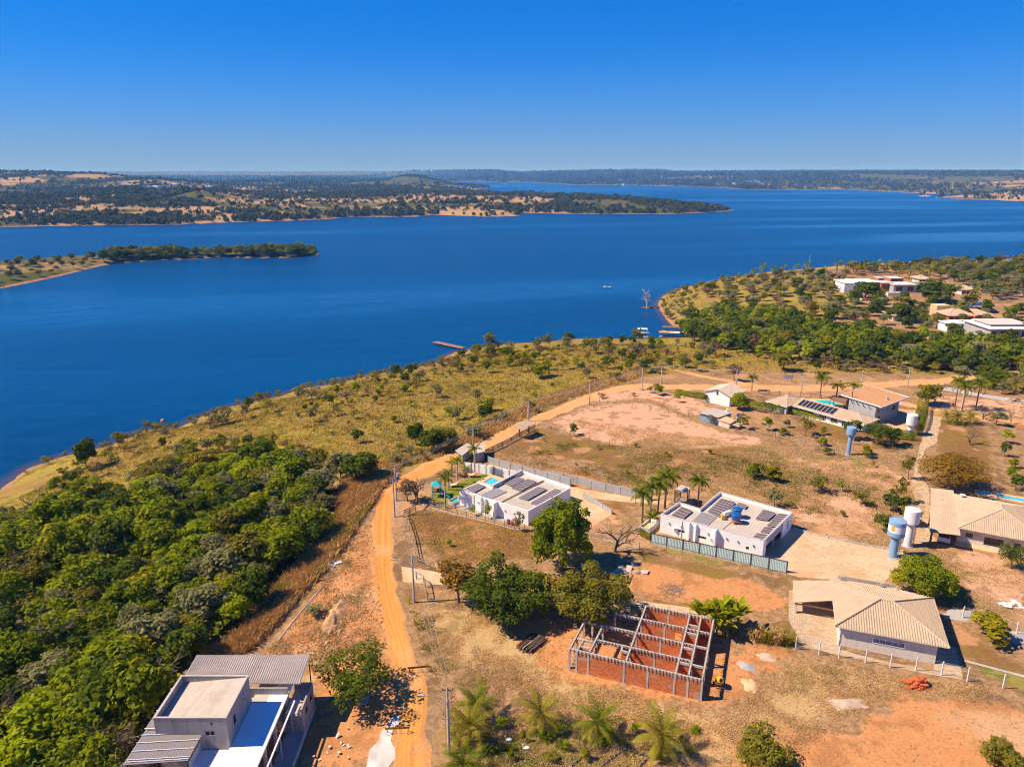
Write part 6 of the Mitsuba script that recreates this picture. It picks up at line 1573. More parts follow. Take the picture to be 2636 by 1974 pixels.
EDGE = gpts([(20, 1120), (140, 1085), (260, 1050), (340, 1000), (480, 965), (600, 960), (740, 1020), (745, 1050), (640, 1005), (480, 1005), (340, 1045), (240, 1090), (60, 1130)], K)
for p in scatter(EDGE, 2.8, seed=27, most=110):
    k = [('shrub_dark', 'dark green shrub'), ('shrub_olive', 'olive shrub'), ('shrub_grey', 'pale grey shrub'), ('shrub_dry', 'dry brown shrub'), ('shrub_mid', 'fresh green shrub')][pk.choice(5)]
    s = pk.uniform(0.5, 1.5)
    put('wood_edge_shrub', k[0], p, s, f'{size_word(s, 0.8, 1.2)} {k[1]} where the wood thins into the meadow', 'shrub', 'shrubs at the meadow edge of the wood')
TIP = gpts([(1440, 690), (1428, 662), (1445, 640), (1490, 622), (1540, 612), (1600, 602), (1560, 625), (1500, 650), (1480, 690)], K)
for p in scatter(TIP, 5.5, seed=28, most=60):
    k = [('shrub_olive', 'olive shrub'), ('shrub_grey', 'grey shrub'), ('shrub_dry', 'brown shrub'), ('mid_olive', 'small olive tree')][pk.choice(4)]
    s = pk.uniform(0.8, 1.6) * (0.4 if k[0].startswith('mid') else 1)
    put('tip_shrub', k[0], p, s, f'{k[1]} at the tip of the headland shore', 'shrub', 'shrubs at the tip of the headland')
for i, (x, y) in enumerate([(1012, 1620), (1050, 1600), (1085, 1575), (1130, 1600), (1165, 1585), (1190, 1640), (1225, 1625), (1265, 1640), (1300, 1600), (1345, 1610), (1375, 1585), (1420, 1640), (1470, 1600), (1490, 1630), (1210, 1590), (1105, 1640), (1500, 1580)]):
    plant('garden_plant', ['shrub_mid', 'shrub_olive', 'shrub_lime', 'shrub_yellow'][i % 4], D(x, y), 0.9 + 0.5 * (i % 3), ['low green', 'low olive', 'low lime green', 'low yellowish'][i % 4] + ' plant among the coconut palms', 'plant', 'low plants among the coconut palms', height=0.7 + 0.3 * (i % 4), i=i)
for i, (x, y) in enumerate([(1178, 1595), (1212, 1612), (1052, 1622), (1446, 1575)]):
    palm('small_palm', D(x, y), 0.55, 'spiky rosette plant among the coconut palms', 'rosette plants in the palm garden')
tufts('meadow_weeds', 'olive and brown weeds through the golden meadow grass', MEADOW, 5200, 0.5, 'leaf_olive', 91, 8, 0.5, 0.06, px=False, dens=clump(9, 0.46, 0.62, 92))
tufts('meadow_weeds', 'dry brown stalks through the golden meadow grass', MEADOW, 4200, 0.6, 'leaf_dry', 93, 8, 0.45, 0.045, px=False, dens=clump(7, 0.46, 0.60, 94))

for p in scatter(WOOD, 9.0, seed=30, most=26):
    s = pk.uniform(0.9, 1.5)
    put('bare_wood_tree', 'bare', p, s, f'{size_word(s, 1.1, 1.35)} leafless brown tree {wood_place(p)}', 'tree', 'leafless trees of the dense wood', sz=s * 1.1)
def stones(name, label, poly, n, lo, hi, mat, seed):
    r = np.random.default_rng(seed)
    q = Polygon([tuple(p[:2]) for p in poly]).buffer(0)
    x0, y0, x1, y1 = q.bounds
    P = r.uniform([x0, y0], [x1, y1], (n * 5, 2))
    P = P[shapely.contains_xy(q, P[:, 0], P[:, 1])][:n]
    s = lo + (hi - lo) * r.random(len(P)) ** 3
    o = np.array([[1, 0, 0], [0, 1, 0], [-1, 0, 0], [0, -1, 0], [0, 0, 0.8], [0, 0, -0.8]])
    v = np.column_stack([P, hz(P[:, 0], P[:, 1]) + 0.03])[:, None] + o * s[:, None, None] * r.uniform(0.6, 1.3, (len(P), 6, 1))
    f = np.array([[0, 1, 4], [1, 2, 4], [2, 3, 4], [3, 0, 4], [1, 0, 5], [2, 1, 5], [3, 2, 5], [0, 3, 5]])
    scene[name] = ply((v.reshape(-1, 3), (f[None] + 6 * np.arange(len(P))[:, None, None]).reshape(-1, 3)), mat)
    lab(name, label, kind='stuff')
plain('clod', (0.40, 0.22, 0.11), 0.95, 0.1, 0.5, 2)
stones('roadside_gravel', 'stones and clods of earth strewn beside the dirt road', r_w, 1500, 0.05, 0.28, 'clod', 95)
stones('lot_gravel', 'stones and clods strewn over the open lots', LOTS, 2200, 0.05, 0.22, 'clod', 96)
stones('yard_gravel', 'stones and bits of brick strewn round the brick shell', gpts([(1075, 1335), (1240, 1345), (1560, 1370), (1720, 1410), (1900, 1500), (2211, 1540), (2211, 1656), (1600, 1656), (1350, 1520), (1120, 1410)], K), 2000, 0.04, 0.18, 'clod', 97)
def Z(x0, y0, s):
    return lambda x, y: (x0 + x / s, y0 + y / s)
zA, zB, zC, zD, zE, zF, zG, zH = Z(1100, 900, 3.312), Z(950, 1150, 3.68), Z(1600, 620, 3.687), Z(2136, 620, 3.852), Z(2136, 950, 3.68), Z(2000, 1350, 3.478), Z(1750, 950, 4.14), Z(1350, 1500, 3.493)
zI, zJ = Z(950, 1550, 3.906), Z(1300, 950, 4.14)
def G3(z, x, y):
    return ground(*z(x, y))
def up(p, h):
    return np.array([p[0], p[1], p[2] + h])

# ------------------------------------------------------------------ water towers
def tower(px, H, rt, rc, part, mat, label, band=False):
    p = ground(*px)
    t = thing('water_tower', label, 'water tower', 'water towers of the gardens')
    zc = H * part
    sh = lambda m: shift(m, p[0], p[1], p[2])
    obj(t, 'base', sh(lathe([(0.01, 0.12), (rc * 1.5, 0.12), (rc * 1.55, -0.4)], 24)), 'concrete')
    obj(t, 'column', sh(lathe([(rc, 0.12), (rc, zc)], 24)), mat, smooth=40)
    obj(t, 'cone', sh(lathe([(rc, zc), (rt, zc + (rt - rc) * 0.65)], 24)), mat, smooth=40)
    z0 = zc + (rt - rc) * 0.65
    tk = obj(t, 'tank', sh(lathe([(rt, z0), (rt, H), (rt * 0.96, H + 0.04), (0.01, H + 0.14)], 28)), mat, smooth=40)
    if band:
        obj(tk, 'band', sh(lathe([(rt + 0.006, z0 + (H - z0) * 0.28), (rt + 0.006, z0 + (H - z0) * 0.72)], 28)), 'tower_white', smooth=40, label='white band round the blue tank')
        a = math.radians(215)
        c = np.array([math.cos(a), math.sin(a)])
        s = np.array([-c[1], c[0]])
        q = [(*(p[:2] + c * (rt + 0.012) + s * k), p[2] + z) for z in (z0 + (H - z0) * 0.38, z0 + (H - z0) * 0.74) for k in (-0.22, 0.22)]
        obj(tk, 'emblem', (np.array(q), np.array([[0, 1, 3, 2]])), 'yellow')
    lad = []
    a = math.radians(335)
    c = np.array([math.cos(a), math.sin(a)]); s = np.array([-c[1], c[0]])
    for k in (-0.2, 0.2):
        b = p[:2] + c * (rc + 0.18) + s * k
        lad.append(tube([[*b, p[2] + 0.2], [*b, p[2] + zc]], 0.03, 4))
    for z in np.arange(0.5, zc, 0.35):
        lad.append(beam([*(p[:2] + c * (rc + 0.18) - s * 0.2), p[2] + z], [*(p[:2] + c * (rc + 0.18) + s * 0.2), p[2] + z], 0.03))
    obj(t, 'ladder', joined(lad), 'steel')
    rail = [tube([[p[0] + rt * 0.9 * math.cos(b), p[1] + rt * 0.9 * math.sin(b), p[2] + H + 0.35] for b in np.linspace(0, 2 * np.pi, 17)], 0.02, 4)]
    for b in np.linspace(0, 2 * np.pi, 8, endpoint=False):
        rail.append(tube([[p[0] + rt * 0.9 * math.cos(b), p[1] + rt * 0.9 * math.sin(b), p[2] + H + z] for z in (0, 0.35)], 0.02, 4))
    obj(t, 'railing', joined(rail), 'steel')
tower((2297, 1433), 6.3, 1.24, 0.62, 0.55, 'tower_blue', 'blue water tower with a white band, front one of the pair', True)
tower((2335, 1405), 6.5, 1.15, 0.58, 0.60, 'tower_white', 'plain white water tower behind the blue banded one')
tower((2183, 1170), 6.2, 0.95, 0.42, 0.70, 'tower_blue', 'slim plain blue water tower alone on the dry lot')
tower((2341, 1119), 4.9, 1.12, 0.60, 0.45, 'tower_white', 'short white water tower behind the hedge')

# ------------------------------------------------------------------ two storey grey house with the orange roof
g2 = thing('two_storey_house', 'two storey grey house under one sloping orange roof', 'house')
q2 = [np.array(p) for p in [(83.8, 170.8), (87.3, 163.7), (95.2, 168.3), (91.7, 175.4)]]
W_ = ring_wall(q2, 12.8, 18.3, 0.2)
for a_, b_, s0, s1, z0, z1 in [(q2[1], q2[2], 1.0, 1.5, 16.6, 17.1), (q2[1], q2[2], 2.6, 3.0, 16.6, 17.1), (q2[1], q2[2], 4.4, 4.8, 16.7, 17.2), (q2[1], q2[2], 6.6, 7.8, 16.2, 17.4), (q2[1], q2[2], 1.2, 2.2, 13.6, 15.6), (q2[0], q2[1], 2.6, 2.85, 14.2, 15.1), (q2[0], q2[1], 3.8, 4.05, 14.2, 15.1)]:
    W_ = W_ - mbox(along(a_, b_, s0), along(a_, b_, s1), 0.5, z0, z1)
    d_ = (b_ - a_) / np.linalg.norm(b_ - a_)
    window(g2, a_, b_, s0, s1, z0, z1, np.array([-d_[1], d_[0]]), 0, 'dark_steel', 0.06)
obj(g2, 'wall', W_, 'grey_render')
rq = [(82.6, 172.4), (87.7, 162.0), (97.0, 167.4), (91.9, 177.6)]
sheets_roof(g2, rq, 18.5, (82.6 - 91.9, 172.4 - 177.6), 1.0, 0.5, 'orange_roof', 0.035)
zr = lambda p: 18.5 + 1.0 * (1 - ((np.array(p) - rq[2]) @ np.array([-9.3, -5.2])) / (np.linalg.norm([-9.3, -5.2]) * 11.2))
obj(g2, 'fascia', joined([beam([*rq[0], 18.5], [*rq[1], 18.62], 0.08, 0.26), beam([*rq[1], 18.6], [*rq[2], 19.45], 0.08, 0.26), beam([*rq[2], 19.45], [*rq[3], 19.4], 0.08, 0.26), beam([*rq[3], 19.4], [*rq[0], 18.5], 0.08, 0.26)]), 'tower_white')
obj(g2, 'gable_wall', prism([q2[1], q2[2], q2[3], q2[0]], 18.302, 18.44), 'grey_render')
for s in (1.4, 3.0, 4.7, 6.4):
    p = along(q2[0], q2[1], s)
    obj(g2, 'bracket', beam([*p, 17.2], [*(p + [-0.9, -0.55]), 18.45], 0.12), 'wood')
obj(g2, 'column', tube([[83.6, 170.6, 12.8], [83.6, 170.6, 18.4]], 0.14, 8), 'dark_steel')
obj(g2, 'chimney', box(91.2, 91.6, 166.7, 167.1, 18.9, 19.7), 'steel'); obj(g2, 'flue', tube([[84.4, 170.2, 18.4], [84.4, 170.2, 20.2]], 0.10, 8), 'dark_steel')

# ------------------------------------------------------------------ long low house with the solar roof
LH = Frame(70.8, 171.5, -53.6, 0)
lh = thing('long_house', 'long low house with a tiled roof carrying dark solar panels', 'house')
def hip(parent, fr, u0, u1, v0, v1, ze, zr_, mat, over=0.0, pitch=0.34, row=None, hips=(1, 1)):
    """A hipped roof over a rectangle; hips: which ends (low u, high u) are hipped rather than gabled."""
    w = (v1 - v0) / 2
    m_ = v0 + w
    a0 = u0 + (w if hips[0] else 0)
    a1 = u1 - (w if hips[1] else 0)
    if a1 < a0:
        a0 = a1 = (u0 + u1) / 2
    k = (zr_ - ze) / w
    obj(parent, 'roof', roof_plane(fr, [(u0, v0), (u1, v0), (a1, m_)] + ([(a0, m_)] if a0 < a1 else []), lambda u, v: ze + (v - v0) * k, (0, -1), pitch, row, 0.035, 0.02), mat)
    obj(parent, 'roof', roof_plane(fr, [(u1, v1), (u0, v1), (a0, m_)] + ([(a1, m_)] if a0 < a1 else []), lambda u, v: ze + (v1 - v) * k, (0, 1), pitch, row, 0.035, 0.02), mat)
    if hips[0]:
        obj(parent, 'roof', roof_plane(fr, [(u0, v1), (u0, v0), (a0, m_)], lambda u, v: ze + (u - u0) * (zr_ - ze) / max(a0 - u0, 0.1), (-1, 0), pitch, row, 0.035, 0.02), mat)
        for v in (v0, v1):
            ridge(parent, (u0, v), (a0, m_), ze, zr_, 0.09, 'tile_roof_pale', fr)
    if hips[1]:
        obj(parent, 'roof', roof_plane(fr, [(u1, v0), (u1, v1), (a1, m_)], lambda u, v: ze + (u1 - u) * (zr_ - ze) / max(u1 - a1, 0.1), (1, 0), pitch, row, 0.035, 0.02), mat)
        for v in (v0, v1):
            ridge(parent, (u1, v), (a1, m_), ze, zr_, 0.09, 'tile_roof_pale', fr)
    if a1 > a0:
        ridge(parent, (a0, m_), (a1, m_), zr_, zr_, 0.09, 'tile_roof_pale', fr)
hip(lh, LH, -0.3, 18.2, -0.2, 6.8, 16.0, 17.3, 'tile_roof', hips=(0, 1))
hip(lh, LH, -6.6, -0.35, -2.4, 6.6, 16.0, 17.5, 'tile_roof')
lw = ring_wall([LH.xy(0.2, 0.6), LH.xy(17.4, 0.6), LH.xy(17.4, 6.2), LH.xy(0.2, 6.2)], 12.8, 15.95, 0.2)
for s0, s1, z0, z1 in [(1.0, 4.8, 13.9, 15.4), (6.4, 8.2, 13.9, 15.4), (9.4, 11.0, 14.2, 15.4), (12.2, 14.0, 13.9, 15.4)]:
    lw = lw - mbox(LH.xy(0.2 + s0, 0.6), LH.xy(0.2 + s1, 0.6), 0.4, z0, z1)
    window(lh, LH.xy(0.2, 0.6), LH.xy(17.4, 0.6), s0, s1, z0, z1, LH.v, 3, 'white_paint', 0.07)
obj(lh, 'wall', lw, 'white_render')
obj(lh, 'wall', ring_wall([LH.xy(-6.2, -1.9), LH.xy(-0.8, -1.9), LH.xy(-0.8, 6.2), LH.xy(-6.2, 6.2)], 12.8, 15.95, 0.2), 'grey_render')
obj(lh, 'fascia', joined([LH(box(-0.3, 18.15, -0.27, -0.22, 15.78, 15.97)), LH(box(-6.6, -0.4, -2.47, -2.42, 15.78, 15.97))]), 'tower_white')
for k in range(9):
    u0 = 0.6 + k * 1.05
    v = np.array([[u0, 0.35, 16.27], [u0 + 0.97, 0.35, 16.27], [u0 + 0.97, 2.9, 17.22], [u0, 2.9, 17.22]])
    m_ = joined([(np.vstack([v, v - [0, 0, 0.06]]), np.array([[0, 1, 2, 3], [4, 7, 6, 5], [0, 4, 5, 1], [1, 5, 6, 2], [2, 6, 7, 3], [3, 7, 4, 0]]))])
    key = obj(lh, 'solar_panel', LH(m_), 'solar_dark')
    obj(key, 'rim', joined([beam(*LH((v[[i, (i + 1) % 4]] + [0, 0, 0.01], 0))[0], 0.06, 0.04) for i in range(4)]), 'paving_tan' if k in (2, 5) else 'steel')
t = thing('fence', 'white low slatted fence in front of the long low house', 'fence')
a_, b_ = ground(*zG(1210, 480)), ground(*zG(1700, 600))
for k in range(26):
    p = a_ + (b_ - a_) * (k + 0.5) / 26
    obj(t, 'panel', beam([p[0] - 0.16, p[1] + 0.16, float(hz(*p[:2])) + 0.55], [p[0] + 0.16, p[1] - 0.16, float(hz(*p[:2])) + 0.55], 0.05, 1.1), 'white_paint')
pool = thing('swimming_pool', 'turquoise swimming pool behind the long low house', 'swimming pool')
PQ = [at_z(*zG(x, y), 13.9)[:2] for x, y in [(1430, 340), (1590, 342), (1710, 378), (1690, 398), (1520, 372)]]
obj(pool, 'coping', prism(Polygon(Polygon(PQ).buffer(1.0, join_style=2).exterior.coords, [Polygon(PQ).exterior.coords]), 13.0, 14.15), 'paving_tan')
obj(pool, 'water', prism(PQ, 13.0, 14.05), 'teal_plastic')
kq = [at_z(*zG(x, y), 16.2)[:2] for x, y in [(1590, 330), (1640, 305), (1790, 320), (1755, 372)]]
t = thing('pool_kiosk', 'open kiosk with a brown thatched roof by the turquoise pool', 'kiosk')
sheets_roof(t, kq, 16.1, (0.2, -1), 0.35, 0.4, 'wood', 0.06)
for p in kq:
    obj(t, 'post', tube([[*(np.mean(kq, 0) + (p - np.mean(kq, 0)) * 0.88), 13.2], [*(np.mean(kq, 0) + (p - np.mean(kq, 0)) * 0.88), 16.1]], 0.1, 6), 'wood')
obj(t, 'bar', box(np.mean(kq, 0)[0] - 1.2, np.mean(kq, 0)[0] + 1.2, np.mean(kq, 0)[1] - 0.3, np.mean(kq, 0)[1] + 0.3, 13.2, 14.9), 'concrete')

# ------------------------------------------------------------------ white gabled shed and the shacks
SH = Frame(51.4, 183.0, -44, 0)
s_ = thing('gabled_shed', 'white gabled shed with a pale tiled roof beside the road', 'shed')
gab = Polygon([(0, 12.8), (7.2, 12.8), (7.2, 16.3), (3.6, 17.5), (0, 16.3)])
def gable(fr, poly, v, t_):
    m_ = trimesh.creation.extrude_polygon(poly, t_, engine='earcut')
    q = np.asarray(m_.vertices)
    return fr((np.column_stack([q[:, 0], v + t_ - q[:, 2], q[:, 1]]), np.asarray(m_.faces)))
obj(s_, 'gable_wall', gable(SH, gab, 0.0, 0.2), 'white_render'); obj(s_, 'gable_wall', gable(SH, gab, 7.6, 0.2), 'white_render')
obj(s_, 'side_wall', SH(box(0, 0.2, 0.2, 7.6, 12.8, 16.2)), 'white_render'); obj(s_, 'side_wall', SH(box(7.0, 7.2, 0.2, 7.6, 12.8, 16.2)), 'white_render')
obj(s_, 'roof', roof_plane(SH, [(-0.5, -0.4), (3.6, -0.4), (3.6, 8.2), (-0.5, 8.2)], lambda u, v: 16.2 + (u + 0.5) * 1.42 / 4.1, (-1, 0), 0.34, 0.4, 0.035, 0.02), 'tile_roof_pale')
obj(s_, 'roof', roof_plane(SH, [(7.7, -0.4), (7.7, 8.2), (3.6, 8.2), (3.6, -0.4)], lambda u, v: 16.2 + (7.7 - u) * 1.42 / 4.1, (1, 0), 0.34, 0.4, 0.035, 0.02), 'tile_roof_pale')
obj(s_, 'lamp', SH(box(3.4, 3.75, -0.25, -0.02, 16.2, 16.9)), 'dark_steel')
bl = thing('shack', 'low flat roofed shack with a blue wall on the dry lot', 'shack')
q = [np.array(p) for p in [(46.2, 167.0), (49.6, 163.9), (53.6, 166.8), (50.0, 169.9)]]
obj(bl, 'wall', ring_wall(q, 13.0, 15.5, 0.15), 'blue_render')
sheets_roof(bl, [(45.7, 166.9), (49.6, 163.4), (54.2, 166.8), (50.1, 170.4)], 15.56, (-0.7, -0.7), 0.3, 0.25, 'fibre_cement', 0.03)
obj(bl, 'chimney', box(52.6, 53.0, 167.0, 167.4, 15.7, 16.6), 'white_render')
bl = thing('shack', 'small cream shack with mismatched tin roofs beside the blue shack', 'shack')
q = [np.array(p) for p in [(49.6, 163.0), (51.6, 160.9), (53.4, 162.6), (51.4, 164.7)]]
obj(bl, 'wall', ring_wall(q, 13.0, 15.0, 0.12), 'cream_render')
sheets_roof(bl, [(49.2, 163.2), (51.6, 160.5), (53.9, 162.7), (51.6, 165.3)], 15.05, (-0.5, -0.8), 0.4, 0.22, 'paving_tan', 0.03)
sheets_roof(bl, [(52.2, 160.8), (53.4, 159.8), (55.4, 161.8), (54.0, 163.0)], 14.5, (0.5, -0.8), 0.3, 0.22, 'tile_roof', 0.03)
obj(bl, 'porch_post', tube([[53.3, 160.3, 13.2], [53.3, 160.3, 14.5]], 0.05, 5), 'wood')
t = thing('roof_tank', 'small blue water tank on a stand among the shacks', 'water tank')
obj(t, 'tank', shift(lathe([(0.01, 0), (0.4, 0), (0.52, 0.7), (0.01, 0.95)], 14), 54.6, 163.9, 15.6), 'tank_blue', smooth=40); obj(t, 'stand', box(54.2, 55.0, 163.5, 164.3, 13.3, 15.6), 'concrete')

# ------------------------------------------------------------------ far right tiled house with the carport
H6 = Frame(72.0, 104.8, -28, 0)
h6 = thing('tiled_house', 'large beige house with a wide tiled roof at the right edge', 'house')
zf6 = lambda v: 17.0 + v * 2.0 / 6.3
obj(h6, 'roof', roof_plane(H6, [(0, 0), (12.6, 0), (6.3, 6.3)], lambda u, v: 17 + v * 2.0 / 6.3, (0, -1), 0.30, 0.36, 0.035, 0.03), 'tile_roof')
obj(h6, 'roof', roof_plane(H6, [(0, 0), (6.3, 6.3), (6.3, 8.5), (0, 14.8)], lambda u, v: 17 + u * 2.0 / 6.3, (-1, 0), 0.30, 0.36, 0.02, 0.012), 'tile_roof')
obj(h6, 'roof', roof_plane(H6, [(12.6, 14.8), (12.6, 0), (6.3, 6.3), (6.3, 8.5)][::-1], lambda u, v: 17 + (12.6 - u) * 2.0 / 6.3, (1, 0), 0.30, 0.36, 0.035, 0.02), 'tile_roof')
obj(h6, 'roof', roof_plane(H6, [(12.6, 14.8), (0, 14.8), (6.3, 8.5)], lambda u, v: 17 + (14.8 - v) * 2.0 / 6.3, (0, 1), 0.30, 0.36, 0.035, 0.02), 'tile_roof')
obj(h6, 'carport_roof', roof_plane(H6, [(-4.0, -2.6), (0.25, -2.6), (0.1, 16.4), (-3.4, 16.6)], lambda u, v: 16.95 + u * 0.10, (-1, 0), 0.30, 0.36, 0.02, 0.012), 'tile_roof')
for a_, b_ in (((0, 0), (6.3, 6.3)), ((12.6, 0), (6.3, 6.3))):
    ridge(h6, a_, b_, 17, 19, 0.09, 'tile_roof_pale', H6)
ridge(h6, (6.3, 6.3), (6.3, 8.5), 19, 19, 0.09, 'tile_roof_pale', H6)
wv = [H6.xy(0.3, 0.9), H6.xy(11.8, 0.9), H6.xy(11.8, 14.0), H6.xy(0.3, 14.0)]
wm = ring_wall(wv, 12.9, 16.95, 0.2)
for s0, s1, z0, z1, bars in [(1.0, 2.0, 15.4, 16.1, 0), (3.6, 6.2, 14.6, 16.0, 4), (7.6, 8.5, 13.9, 15.9, 0)]:
    wm = wm - mbox(along(wv[0], wv[1], s0), along(wv[0], wv[1], s1), 0.4, z0, z1)
    window(h6, wv[0], wv[1], s0, s1, z0, z1, H6.v, bars, 'dark_steel', 0.06)
obj(h6, 'wall', wm, 'cream_render')
obj(h6, 'apron', H6(box(0.0, 12.5, -0.4, 0.89, 13.0, 14.2)), 'paving_tan')
for u, v in ((-3.6, -2.0), (-3.6, 5.5), (-3.2, 14.5)):
    obj(h6, 'carport_post', H6(box(u - 0.15, u + 0.15, v - 0.15, v + 0.15, 13.0, 16.45)), 'wood')
obj(h6, 'carport_wall', H6(box(-3.4, 0.25, 3.6, 3.8, 13.0, 16.4)), 'white_render')
obj(h6, 'dish', H6(shift(lathe([(0.01, 0.0), (0.3, 0.06), (0.48, 0.18)], 14), 1.2, 12.6, 17.75)), 'tower_white', smooth=40)
pool = thing('swimming_pool', 'long pale blue swimming pool behind the far right house', 'swimming pool')
for q_ in ([(1415, 1168), (1525, 1186), (1515, 1208), (1410, 1190)], [(1575, 1192), (1960, 1262), (1960, 1292), (1575, 1218)]):
    P_ = [at_z(*zE(x, y), 14.1)[:2] for x, y in q_]
    obj(pool, 'water', prism(P_, 13.2, 14.3), 'pool_water')
    obj(pool, 'coping', prism(Polygon(Polygon(P_).buffer(0.7, join_style=2).exterior.coords, [Polygon(P_).exterior.coords]), 13.2, 14.4), 'paving_tan')

# ------------------------------------------------------------------ cars
def car(p, az, mat, label, z=None):
    f = Frame(p[0], p[1], az, float(hz(p[0], p[1])) if z is None else z)
    t = thing('parked_car', label, 'car')
    prof = Polygon([(-2.1, 0.32), (2.05, 0.32), (2.12, 0.62), (1.95, 0.80), (1.1, 0.92), (-1.55, 0.98), (-2.08, 0.92), (-2.15, 0.6)])
    cab = Polygon([(1.05, 0.90), (0.45, 1.36), (-1.0, 1.40), (-1.75, 0.96)])
    def ext(poly, w):
        m_ = trimesh.creation.extrude_polygon(poly, w, engine='earcut')
        q = np.asarray(m_.vertices)
        return f((np.column_stack([q[:, 0], w / 2 - q[:, 2], q[:, 1]]), np.asarray(m_.faces)))
    obj(t, 'body', ext(prof, 1.72), mat)
    obj(t, 'cabin', ext(cab, 1.46), 'window_glass')
    obj(t, 'roof', f(box(-1.0, 0.45, -0.72, 0.72, 1.385, 1.43)), mat)
    for x in (-1.3, 1.3):
        for s in (-1, 1):
            c = f((np.array([[x, s * 0.72, 0.32], [x, s * 0.90, 0.32]]), 0))[0]
            w = obj(t, 'wheel', tube(c, 0.32, 14), 'dark_steel')
            c = f((np.array([[x, s * 0.90, 0.32], [x, s * 0.915, 0.32]]), 0))[0]
            obj(w, 'rim', tube(c, 0.19, 10), 'steel')
    for s in (-0.6, 0.6):
        obj(t, 'headlight', f(box(2.02, 2.11, s - 0.18, s + 0.18, 0.60, 0.74)), 'tower_white')
car(H6.xy(-1.6, 1.2), 60, 'car_paint_white', 'white car parked under the carport of the far right house', 14.15)
car(ground(*zD(348, 590)), 5, 'car_paint_white', 'white pickup like car parked below the lakeside brick house')
car(ground(*zD(668, 652)), 0, 'car_paint_grey', 'grey car parked under the trees by the lakeside lane')
car(ground(*zD(1600, 700)), 0, 'car_paint_grey', 'dark car parked near the blue heap at the lakeside lane')
car(ground(*zD(1695, 590)), 20, 'car_paint_grey', 'dark car standing at the gate of the lakeside lane')

# ------------------------------------------------------------------ walls, gates and fences
def garden_wall(px, h, mat, label, seg=3.0, t_=0.16, base=0.6):
    c = gpts(px)[:, :2]
    key = thing('garden_wall', label, 'wall')
    L = np.concatenate([[0], np.cumsum(np.linalg.norm(np.diff(c, axis=0), axis=1))])
    n = max(int(round(L[-1] / seg)), 1)
    s = np.linspace(0, L[-1], n + 1)
    P_ = np.column_stack([np.interp(s, L, c[:, 0]), np.interp(s, L, c[:, 1])])
    for k in range(n):
        a_, b_ = P_[k], P_[k + 1]
        z = float(min(hz(*a_), hz(*b_)))
        obj(key, 'panel', beam([*a_, z + (h - base) / 2], [*b_, z + (h - base) / 2], t_, h + base), mat)
    for k in range(n + 1):
        z = float(hz(*P_[k]))
        obj(key, 'pier', box(P_[k][0] - 0.13, P_[k][0] + 0.13, P_[k][1] - 0.13, P_[k][1] + 0.13, z - 0.6, z + h + 0.06), 'concrete')
    return key
garden_wall([zA(520, 975), zA(650, 1012), zA(800, 1052), zA(1000, 1105), zA(1230, 1170), zJ(400, 1145), zJ(700, 1215), zJ(1000, 1288), zJ(1320, 1358), zJ(1560, 1400)], 1.7, 'grey_render', 'long grey rendered garden wall curving past the white pool house')
garden_wall([zB(905, 225), zB(1000, 240), zB(1080, 252), zB(1180, 270)], 1.9, 'white_render', 'white garden wall of panels behind the pool house lawn', 1.7)
garden_wall([zB(1190, 272), zB(1330, 292), zB(1400, 300)], 1.7, 'white_render', 'short white garden wall beside the small pool', 1.8)
garden_wall([zA(1336, 1258), zA(1450, 1325), zA(1572, 1402)], 0.9, 'grey_render', 'low grey wall at the corner of the tan court', 2.6)
garden_wall([zF(150, 42), zF(300, 84), zF(430, 116), zF(560, 142), zF(800, 192), zF(1130, 250)], 0.35, 'concrete', 'low concrete kerb wall along the forecourt', 3.0, 0.2)
t = thing('entrance_gate', 'white entrance gate with two small flat roofs by the dirt road', 'gate')
for q_, h in (([(255, 935), (300, 965), (380, 900), (340, 880)], 1.9), ([(405, 965), (480, 945), (482, 880), (420, 900)], 2.1)):
    P_ = np.array([G3(zA, x, y)[:2] for x, y in q_]); P_ = np.array(Polygon(P_).convex_hull.exterior.coords)[:-1]
    z = float(hz(*P_.mean(0)))
    obj(t, 'wall', ring_wall(P_, z - 0.6, z + h, 0.15), 'grey_render')
    obj(t, 'roof', prism(Polygon(P_).buffer(0.35, join_style=2), z + h + 0.003, z + h + 0.16), 'fibre_cement')
    obj(t, 'door', beam([*(P_[0] * 0.7 + P_[1] * 0.3), z + 1.0], [*(P_[0] * 0.3 + P_[1] * 0.7), z + 1.0], 0.2, 2.0), 'wood')
